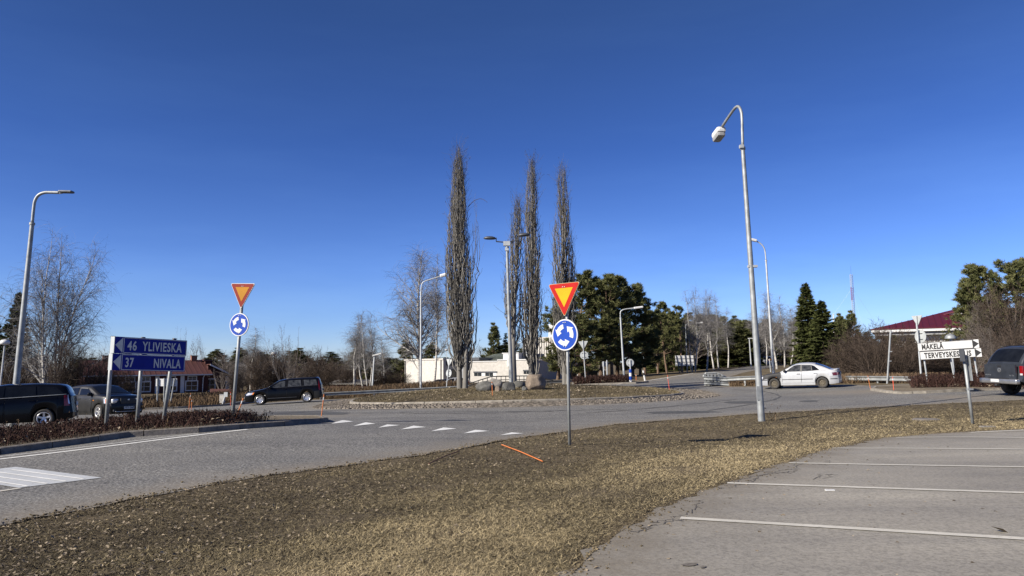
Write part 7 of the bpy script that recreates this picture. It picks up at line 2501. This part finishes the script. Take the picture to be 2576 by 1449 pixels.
t.body([('front_wing', M['paint_primer'], lambda x, z, y: (x < 1.32 - .18 * np.clip(z - .75, 0, .3)) & (z > .52) & (x > .03)),
        ('front_bumper', M['paint_bumper'], lambda x, z, y: (x < .60) & (z <= .56)), ('rear_bumper', M['paint_bumper'], lambda x, z, y: (x > 3.92) & (z <= .58)), ('body', M['paint_white'], ANY)])
for sg in (-1, 1):
    gl_ = M['glass_grey']
    d = t.ruled('door', (1.40, .33), (2.38, .33), (1.40, .90), (2.42, .92), M['paint_white'], sg, .010, 12, 8)
    t.ruled('side_window', (1.52, .975), (2.36, .985), (2.02, 1.30), (2.40, 1.335), gl_, sg, .012, parent=d, curve=.02)
    d2 = t.ruled('door', (2.43, .33), (3.08, .33), (2.46, .92), (3.30, .95), M['paint_white'], sg, .010, 12, 8)
    t.ruled('side_window', (2.46, .99), (2.98, .995), (2.48, 1.34), (2.94, 1.315), gl_, sg, .012, parent=d2)
    t.ruled('quarter_window', (3.02, 1.0), (3.40, 1.03), (2.98, 1.31), (3.14, 1.25), M['glass_car'], sg, .012)
    t.ruled('window_pillar', (2.36, .975), (2.46, .975), (2.40, 1.345), (2.48, 1.345), M['black'], sg, .013)
    t.ruled('window_pillar', (2.975, .99), (3.02, .99), (2.94, 1.32), (2.985, 1.315), M['black'], sg, .013)
    t.ruled('rubbing_strip', (1.36, .51), (3.02, .51), (1.36, .545), (3.02, .545), M['black'], sg, .016, 20, 2)
    t.ruled('rubbing_strip', (.12, .50), (.52, .50), (.12, .535), (.52, .535), M['black'], sg, .014, 8, 2)
    t.ruled('rubbing_strip', (3.95, .50), (4.36, .50), (3.95, .535), (4.36, .535), M['black'], sg, .014, 10, 2)
    t.ruled('tail_lamp', (4.10, .70), (4.40, .70), (4.06, .86), (4.40, .88), M['lamp_dark_red'], sg, .016, 8, 4)
    t.ruled('indicator', (.04, .58), (.20, .58), (.06, .70), (.24, .72), M['lamp_clear'], sg, .014, 6, 3)
    t.ruled('wing_badge', (1.02, .66), (1.06, .66), (1.02, .685), (1.06, .685), M['lamp_amber'], sg, .012, 2, 2)
t.seams([(1.36, .30, 1.36, .93), (2.405, .30, 2.44, .94), (3.06, .30, 3.36, .92)])
t.top_patch('windscreen', 1.32, 2.04, -.93, .93, M['glass_car'])
t.top_patch('rear_window', 3.16, 3.92, -.90, .90, M['glass_car'])
t.handles([2.27, 3.18], [.83, .86], M['black'])
t.mirrors(1.55, 1.0, M['black'])
for sg in (-1, 1):
    V = c.loc(np.full(1, c.L), np.array([sg * .55]), np.array([.78]))[0]
    t.blob('tail_lamp', V + np.array([.01, 0, 0]), (.06, .36, .15), M['lamp_dark_red'])
V = c.loc(np.full(1, c.L), np.array([0.]), np.array([.78]))[0]
t.blob('boot_panel', V + np.array([.012, 0, 0]), (.05, .74, .15), M['black'])
t.plate(False, .78, 'sign_back', w=.44)
t.blob('boot_spoiler', (c.L / 2 - 4.22, 0, 1.025), (.20, 1.25, .04), M['paint_white'])
t.blob('exhaust', (c.L / 2 - 4.38, -.45, .24), (.16, .07, .06), M['steel_dark'])
t.wheels('steel')
for (x, y_) in ((1.98, .35), (1.98, -.35), (2.9, .0)):
    pass

# ---------------------------------------------------------------- black estate
c = Car(4.71, 1.80, [(0, .60), (.05, .70), (.3, .80), (.9, .89), (1.35, .965), (2.4, .97), (4.5, 1.0), (4.71, .97)],
        [(0, 0), (1.30, 0), (1.6, .16), (2.1, .42), (2.45, .475), (3.4, .49), (4.3, .47), (4.52, .44), (4.66, .10), (4.71, 0)],
        (.95, 3.71), .315, .19, .78, .22, .10, .035, front_lift=.20, rear_lift=.30)
hd = math.atan2(-.20, -.98)
ctr = (at(648.7, 1019.4, 45.2) + at(762, 1014, 46.0)) / 2 + np.array([.05, .75, 0])
pos, pi_, ro_ = ground_pose(ctr[0], ctr[1], hd, c)
t = CarThing(c, 'black estate car driving left in front of the guardrail', pos, hd, pi_, ro_, 'estate_car')
pb_ = M['paint_black']
t.body([('rear_bumper', M['paint_grey'], lambda x, z, y: (x > 4.15) & (z <= .56)), ('front_bumper', pb_, lambda x, z, y: (x < .55) & (z <= .56)), ('body', pb_, ANY)])
for sg in (-1, 1):
    d = t.ruled('door', (1.45, .32), (2.50, .32), (1.42, .93), (2.52, .94), pb_, sg, .010, 12, 8)
    t.ruled('side_window', (1.62, 1.0), (2.44, 1.01), (2.14, 1.34), (2.46, 1.375), M['glass_grey'], sg, .012, parent=d)
    d = t.ruled('door', (2.56, .32), (3.22, .32), (2.58, .94), (3.45, .95), pb_, sg, .010, 12, 8)
    t.ruled('side_window', (2.60, 1.015), (3.40, 1.025), (2.62, 1.385), (3.36, 1.39), M['glass_grey'], sg, .012, parent=d)
    t.ruled('quarter_window', (3.56, 1.035), (4.38, 1.05), (3.54, 1.385), (4.28, 1.37), M['glass_grey'], sg, .012)
    t.ruled('tail_lamp', (4.50, .72), (4.655, .72), (4.44, 1.40), (4.54, 1.41), M['lamp_red'], sg, .018, 4, 9)
    t.ruled('headlamp', (.07, .60), (.50, .64), (.10, .73), (.58, .77), M['lamp_clear'], sg, .014, 9, 4)
    t.ruled('indicator', (.50, .64), (.60, .655), (.58, .75), (.66, .765), M['lamp_amber'], sg, .016, 3, 3)
    t.ruled('window_trim', (1.56, .985), (4.44, 1.03), (1.60, .997), (4.44, 1.042), M['steel_dark'], sg, .015, 24, 2)
    t.ruled('rubbing_strip', (1.42, .36), (3.12, .36), (1.42, .385), (3.12, .385), M['steel_dark'], sg, .015, 16, 2)
    t.ruled('wing_badge', (1.22, .55), (1.30, .55), (1.22, .575), (1.30, .575), M['lamp_clear'], sg, .012, 2, 2)
    V, F = tubes(np.array([c.topz(np.array([a]), np.array([sg * .97]), .05)[0] for a in np.linspace(2.5, 4.3, 9)]), np.full(9, .022), 8, True)
    t.add('roof_rail', V, F, M['black'])
t.seams([(1.38, .30, 1.40, .93), (2.53, .28, 2.55, 1.40), (3.24, .30, 3.50, .95), (3.50, .95, 3.46, 1.40)])
t.top_patch('windscreen', 1.40, 2.16, -.93, .93, M['glass_car'])
t.top_patch('rear_window', 4.50, 4.66, -.85, .85, M['glass_car'])
t.handles([2.42, 3.30], [.86, .88], pb_)
t.mirrors(1.62, 1.0, pb_)
t.plate(True, .46, w=.46)
t.plate(False, .75, w=.46)
t.blob('grille', (c.L / 2 - .075, 0, .62), (.06, .62, .18), M['black'])
t.blob('tow_bar', (c.L / 2 - 4.74, 0, .36), (.14, .07, .12), M['black'])
t.wheels('alloy6')

# ---------------------------------------------------------------- dark hatchback facing us
c = Car(4.41, 1.78, [(0, .80), (.04, .93), (.35, 1.03), (1.05, 1.10), (2.0, 1.09), (3.6, 1.13), (4.2, 1.15), (4.41, 1.08)],
        [(0, 0), (.98, 0), (1.25, .13), (1.75, .37), (2.1, .43), (3.0, .415), (3.8, .29), (4.2, .10), (4.36, 0), (4.41, 0)],
        (.88, 3.52), .345, .24, .78, .16, .12, .04, front_lift=.26, rear_lift=.34)
hd = math.radians(-29)
hv = np.array([math.cos(hd), math.sin(hd), 0])
ctr = at(250, 1058, 33.0) - hv * 1.325 + np.array([-hv[1], hv[0], 0]) * .78
pos, pi_, ro_ = ground_pose(ctr[0], ctr[1], hd, c)
t = CarThing(c, 'dusty black hatchback facing the camera behind the blue sign posts', pos, hd, pi_, ro_, 'hatchback_car')
pg = M['paint_grey']
t.body([('front_bumper', M['paint_black'], lambda x, z, y: (x < .62) & (z <= .60)), ('bonnet', M['paint_black'], lambda x, z, y: (x < 1.02) & (z > .98) & (y < .72)), ('body', pg, ANY)])
for sg in (-1, 1):
    d = t.ruled('door', (1.38, .34), (2.40, .34), (1.32, 1.04), (2.42, 1.06), pg, sg, .010, 12, 8)
    t.ruled('side_window', (1.42, 1.13), (2.36, 1.13), (1.86, 1.42), (2.38, 1.46), M['glass_car'], sg, .012, parent=d)
    t.ruled('wind_deflector', (1.80, 1.385), (2.36, 1.42), (1.88, 1.435), (2.38, 1.475), M['black'], sg, .03, 6, 3, parent=d)
    d = t.ruled('door', (2.46, .34), (3.10, .34), (2.48, 1.06), (3.40, 1.09), pg, sg, .010, 12, 8)
    t.ruled('side_window', (2.50, 1.14), (3.45, 1.16), (2.50, 1.46), (3.25, 1.43), M['glass_car'], sg, .012, parent=d)
    t.ruled('quarter_window', (3.52, 1.17), (3.86, 1.19), (3.36, 1.41), (3.62, 1.34), M['glass_car'], sg, .012)
    t.ruled('side_moulding', (1.36, .42), (3.06, .42), (1.36, .56), (3.06, .56), pg, sg, .022, 14, 3)
    t.ruled('headlamp', (.02, .70), (.42, .74), (.03, .90), (.46, .93), M['lamp_clear'], sg, .016, 9, 4)
    t.ruled('indicator', (.20, .72), (.31, .735), (.22, .905), (.33, .915), M['lamp_amber'], sg, .020, 4, 4)
    t.ruled('side_repeater', (1.16, .86), (1.24, .86), (1.16, .89), (1.24, .89), M['lamp_amber'], sg, .012, 2, 2)
    V = c.loc(np.zeros(1), np.array([sg * .56]), np.array([.82]))[0]
    t.blob('headlamp', V + np.array([-.03, 0, 0]), (.14, .34, .20), M['lamp_clear'], -sg * .3)
    V = c.loc(np.zeros(1), np.array([sg * .62]), np.array([.40]))[0]
    t.blob('fog_lamp', V + np.array([-.005, 0, 0]), (.05, .13, .10), M['steel_dark'])
t.seams([(1.34, .32, 1.28, 1.05), (2.43, .32, 2.45, 1.08), (3.13, .34, 3.45, 1.10)])
t.top_patch('windscreen', 1.06, 1.82, -.94, .94, M['glass_car'])
t.handles([2.27, 3.22], [.96, 1.0], pg)
t.mirrors(1.46, 1.12, M['paint_black'])
V = c.loc(np.zeros(1), np.zeros(1), np.array([.78]))[0]
gr = t.blob('grille', V + np.array([.015, 0, .03]), (.05, .72, .24), M['black'])
for (dy, dz, w_, h_) in ((0, .03, .02, .22), (0, .03, .70, .018)):
    pass
t.blob('badge', V + np.array([.05, 0, .09]), (.02, .09, .07), M['chrome'], parent=gr)
t.plate(True, .52, text='YEY-368', w=.48)
t.blob('bumper_trim', c.loc(np.zeros(1), np.zeros(1), np.array([.36]))[0] + np.array([.0, 0, 0]), (.06, 1.2, .03), M['chrome'])
t.wheels('alloy5', -.12, .22)

# ---------------------------------------------------------------- nearest dark estate at the left edge
c = Car(4.52, 1.76, [(0, .66), (.05, .76), (.3, .84), (1.2, .97), (2.4, .97), (3.6, 1.04), (4.35, 1.10), (4.52, 1.02)],
        [(0, 0), (1.1, 0), (1.5, .22), (2.0, .44), (2.4, .50), (3.4, .455), (4.0, .38), (4.25, .28), (4.46, .02), (4.52, 0)],
        (.90, 3.60), .315, .19, .78, .20, .16, .04, front_lift=.2, rear_lift=.34)
hd = math.atan2(-.40, -.917)
hv = np.array([math.cos(hd), math.sin(hd), 0])
rear = at(196, 1050, 26.4)
ctr = rear + hv * 2.28 + np.array([-.35, .62, 0])
pos, pi_, ro_ = ground_pose(ctr[0], ctr[1], hd, c)
t = CarThing(c, 'nearest dark blue estate with chrome window line, cut by the left edge', pos, hd, pi_, ro_, 'estate_car')
pn_ = M['paint_navy']
t.body([('rear_bumper', pn_, lambda x, z, y: (x > 4.0) & (z <= .60)), ('body', pn_, ANY)])
for sg in (-1, 1):
    d = t.ruled('door', (1.35, .32), (2.40, .32), (1.32, .93), (2.42, .95), pn_, sg, .010, 12, 8)
    t.ruled('side_window', (1.50, 1.005), (2.38, 1.02), (2.02, 1.38), (2.40, 1.42), M['glass_car'], sg, .012, parent=d)
    d = t.ruled('door', (2.46, .32), (3.10, .32), (2.46, .95), (3.40, 1.02), pn_, sg, .010, 12, 8)
    t.ruled('side_window', (2.42, 1.02), (3.34, 1.07), (2.42, 1.425), (3.30, 1.425), M['glass_car'], sg, .012, parent=d)
    t.ruled('quarter_window', (3.38, 1.075), (4.18, 1.135), (3.34, 1.42), (3.92, 1.38), M['glass_car'], sg, .012)
    t.ruled('window_trim', (1.44, .985), (4.30, 1.112), (1.44, 1.002), (4.30, 1.13), M['steel'], sg, .016, 24, 2)
    t.ruled('tail_lamp', (4.22, .72), (4.44, .72), (4.20, 1.08), (4.38, 1.10), M['lamp_red'], sg, .018, 5, 8)
    t.ruled('clear_lamp', (4.40, .78), (4.465, .78), (4.36, 1.10), (4.40, 1.10), M['lamp_clear'], sg, .02, 3, 6)
    t.ruled('side_moulding', (1.50, .44), (2.30, .44), (1.50, .47), (2.30, .47), M['steel_dark'], sg, .018, 10, 2)
t.seams([(1.32, .30, 1.30, .95), (2.43, .30, 2.44, .98), (3.12, .32, 3.44, 1.04)])
t.top_patch('windscreen', 1.16, 2.02, -.93, .93, M['glass_car'])
t.top_patch('rear_window', 4.12, 4.44, -.88, .88, M['glass_car'])
t.handles([2.26, 3.22], [.86, .93], pn_)
t.mirrors(1.50, 1.02, pn_)
t.plate(False, .8, w=.46)
t.wheels('alloy5')

# ---------------------------------------------------------------- the car behind it, only its roof in view
c = Car(4.3, 1.72, [(0, .68), (.05, .78), (.3, .86), (1.2, .96), (3.9, 1.0), (4.3, .95)], [(0, 0), (1.1, 0), (1.9, .43), (2.3, .47), (3.4, .43), (4.1, .12), (4.25, 0), (4.3, 0)], (.85, 3.4), .3, .2)
hd = math.atan2(.40, .917)
p = at(-8, 1060, 33)
pos, pi_, ro_ = ground_pose(p[0], p[1], hd, c)
pos = (pos[0], pos[1], pos[2] + .03)
t = CarThing(c, 'dark car at the left edge, only its roof showing beyond the nearest estate', pos, hd, pi_, ro_, 'parked_car')
t.body([('body', M['paint_navy'], ANY)])
for sg in (-1, 1):
    t.ruled('side_window', (1.5, 1.0), (2.4, 1.01), (1.98, 1.33), (2.42, 1.37), M['glass_car'], sg, .012)
    t.ruled('side_window', (2.5, 1.01), (3.4, 1.03), (2.5, 1.37), (3.2, 1.36), M['glass_car'], sg, .012)
t.top_patch('windscreen', 1.16, 1.96, -.93, .93, M['glass_car'])
t.wheels('alloy5')

# ---------------------------------------------------------------- slate pickup with canopy
c = Car(5.25, 1.96, [(0, .95), (.05, 1.05), (.35, 1.14), (1.3, 1.22), (5.2, 1.245), (5.25, 1.24)],
        [(0, 0), (1.2, 0), (1.6, .3), (2.15, .60), (2.6, .66), (3.4, .65), (4.4, .64), (4.62, .58), (5.16, .03), (5.25, 0)],
        (.95, 4.05), .40, .46, .80, .14, .05, .03, front_lift=.46, rear_lift=.60)
hd = math.radians(8)
hv = np.array([math.cos(hd), math.sin(hd), 0])
rc = at(2519, 985, 29.0)
ctr = rc + hv * 2.62
pos, pi_, ro_ = ground_pose(ctr[0], ctr[1], hd, c)
t = CarThing(c, 'dusty slate grey pickup with a closed canopy, seen from behind at the right edge', pos, hd, pi_, ro_, 'pickup_truck', 'pickup')
ps = M['paint_slate']
t.body([('body', ps, ANY)])
for sg in (-1, 1):
    t.ruled('side_window', (1.75, 1.28), (2.65, 1.29), (2.22, 1.72), (2.68, 1.80), M['glass_car'], sg, .012)
    t.ruled('side_window', (2.75, 1.29), (3.55, 1.29), (2.76, 1.80), (3.50, 1.80), M['glass_car'], sg, .012)
    t.ruled('canopy_window', (3.72, 1.30), (4.86, 1.32), (3.72, 1.78), (4.52, 1.76), M['glass_car'], sg, .012)
    t.ruled('tail_lamp', (5.06, .84), (5.25, .84), (5.06, 1.17), (5.25, 1.17), M['lamp_red'], sg, .016, 5, 6)
    V = c.loc(np.full(1, c.L), np.array([sg * .88]), np.array([1.0]))[0]
    tl2 = t.blob('tail_lamp', V + np.array([.0, -sg * .01, .01]), (.07, .15, .36), M['lamp_red'], 0, 0, .3)
    t.blob('clear_lamp', V + np.array([-.012, -sg * .01, -.13]), (.065, .13, .08), M['lamp_clear'], 0, 0, .3, tl2)
t.seams([(2.70, .50, 2.71, 1.25), (3.62, .50, 3.62, 1.86), (5.02, .6, 5.02, 1.24)])
t.top_patch('windscreen', 1.26, 2.18, -.93, .93, M['glass_car'])
t.top_patch('rear_window', 4.66, 5.14, -.90, .90, M['glass_car'])
xr = -c.L / 2
tg = t.add('tailgate', *box((xr + .02, 0, .96), (.07, 1.52, .54)), M['paint_slate'], smooth=False)
t.blob('tailgate_handle', (xr - .02, 0, 1.17), (.03, .16, .07), M['black'], 0, 0, .3, tg)
# round emblem: ring with a V over a W
V, F = lathe([(.085, 0), (.085, .012), (.070, .014), (.070, 0)], 28)
em = [(np.column_stack([xr - .018 - V[:, 2], V[:, 0], 1.02 + V[:, 1]]), F)]
def bar(y0, z0, y1, z1, w_=.013):
    a, b_ = np.array([0, y0, z0]), np.array([0, y1, z1])
    d_ = (b_ - a) / np.linalg.norm(b_ - a); n_ = np.array([0, -d_[2], d_[1]]) * w_ / 2
    q = np.array([a - n_, b_ - n_, b_ + n_, a + n_]) + np.array([xr - .020, 0, 1.02])
    return np.concatenate([q, q - np.array([.010, 0, 0])]), QB
for s_ in (-1, 1):
    em += [bar(s_ * .030, .066, 0, .008), bar(s_ * .060, .045, s_ * .028, -.062), bar(s_ * .028, -.062, 0, -.002)]
V, F = join(em); t.add('emblem', V, F, M['chrome'], tg, smooth=False)
for body, yy, zz, sz in (('AMAROK', .58, .80, .075), ('V6 TDI', -.58, .80, .075)):
    cu = bpy.data.curves.new('t', 'FONT'); cu.body = body; cu.size = sz; cu.align_x = 'CENTER'; cu.offset = .001; cu.resolution_u = 2
    to = bpy.data.objects.new('t', cu); me = bpy.data.meshes.new_from_object(to); bpy.data.objects.remove(to); bpy.data.curves.remove(cu)
    v = np.empty(len(me.vertices) * 3, np.float32); me.vertices.foreach_get('co', v); v = v.reshape(-1, 3)
    q = np.column_stack([np.full(len(v), xr - .019), -v[:, 0] + yy, zz + v[:, 1]])
    me.vertices.foreach_set('co', q.astype(np.float32).ravel()); me.materials.clear(); me.materials.append(M['chrome']); me.update()
    obj('lettering', me, tg)
t.blob('rear_bumper', (xr - .05, 0, .60), (.20, 1.84, .19), M['chrome'], 0, 0, .3)
t.blob('bumper_step', (xr - .05, 0, .705), (.16, .9, .03), M['black'], 0, 0, .3)
p_ = t.add('number_plate', *box((xr - .158, 0.1, .62), (.012, .40, .11)), M['sign_white'], smooth=False)
t.blob('tow_bar', (xr - .08, .05, .44), (.26, .12, .09), M['black'])
t.mirrors(1.85, 1.32, M['chrome'])
t.handles([2.55, 3.45], 1.12, M['chrome'])
for sg in (-1, 1):
    V, F = tubes(np.array([c.topz(np.array([a]), np.array([sg * .93]), .05)[0] for a in np.linspace(2.4, 4.5, 8)]), np.full(8, .02), 6, True); t.add('roof_rail', V, F, M['black'])
t.wheels('alloy5', 0, .25)

# ---------------------------------------------------------------- far cars
def far_car(px, py, d, heading, paint, label, s=1.0, name='parked_car'):
    c = Car(4.4, 1.8, [(0, .75), (.05, .85), (.3, .95), (1.1, 1.05), (4.1, 1.08), (4.4, 1.0)], [(0, 0), (1.0, 0), (1.7, .45), (2.1, .52), (3.8, .48), (4.3, .04), (4.4, 0)], (.85, 3.45), .34, .24)
    p = at(px, py, d)
    pos, pi_, ro_ = ground_pose(p[0], p[1], heading, c)
    t = CarThing(c, label, pos, heading, pi_, ro_, name)
    t.body([('body', paint, ANY)])
    for sg in (-1, 1):
        t.ruled('side_window', (1.3, 1.09), (2.4, 1.1), (1.75, 1.5), (2.42, 1.54), M['glass_car'], sg, .012)
        t.ruled('side_window', (2.5, 1.1), (3.9, 1.12), (2.5, 1.54), (3.7, 1.5), M['glass_car'], sg, .012)
        V = c.loc(np.zeros(1), np.array([sg * .6]), np.array([.78]))[0]; t.blob('headlamp', V, (.12, .32, .16), M['lamp_clear'])
        V = c.loc(np.full(1, c.L), np.array([sg * .66]), np.array([.85]))[0]; t.blob('tail_lamp', V, (.1, .2, .3), M['lamp_red'])
    t.top_patch('windscreen', 1.06, 1.76, -.93, .93, M['glass_car'])
    t.top_patch('rear_window', 3.9, 4.3, -.88, .88, M['glass_car'])
    t.plate(True, .5); t.wheels('alloy5')
far_car(1931, 919, 128, math.radians(-105), M['paint_white'], 'white car coming down the far road beside the yellow sign', name='distant_car')
far_car(1106, 975, 100, math.radians(165), M['paint_black'], 'dark car behind the foot of the large birch')
far_car(1144, 975, 98, math.radians(170), M['paint_white'], 'white car behind the foot of the tallest poplar')
far_car(1478, 955, 90, math.radians(10), M['paint_black'], 'dark car in the shade under the pines behind the far guardrail')
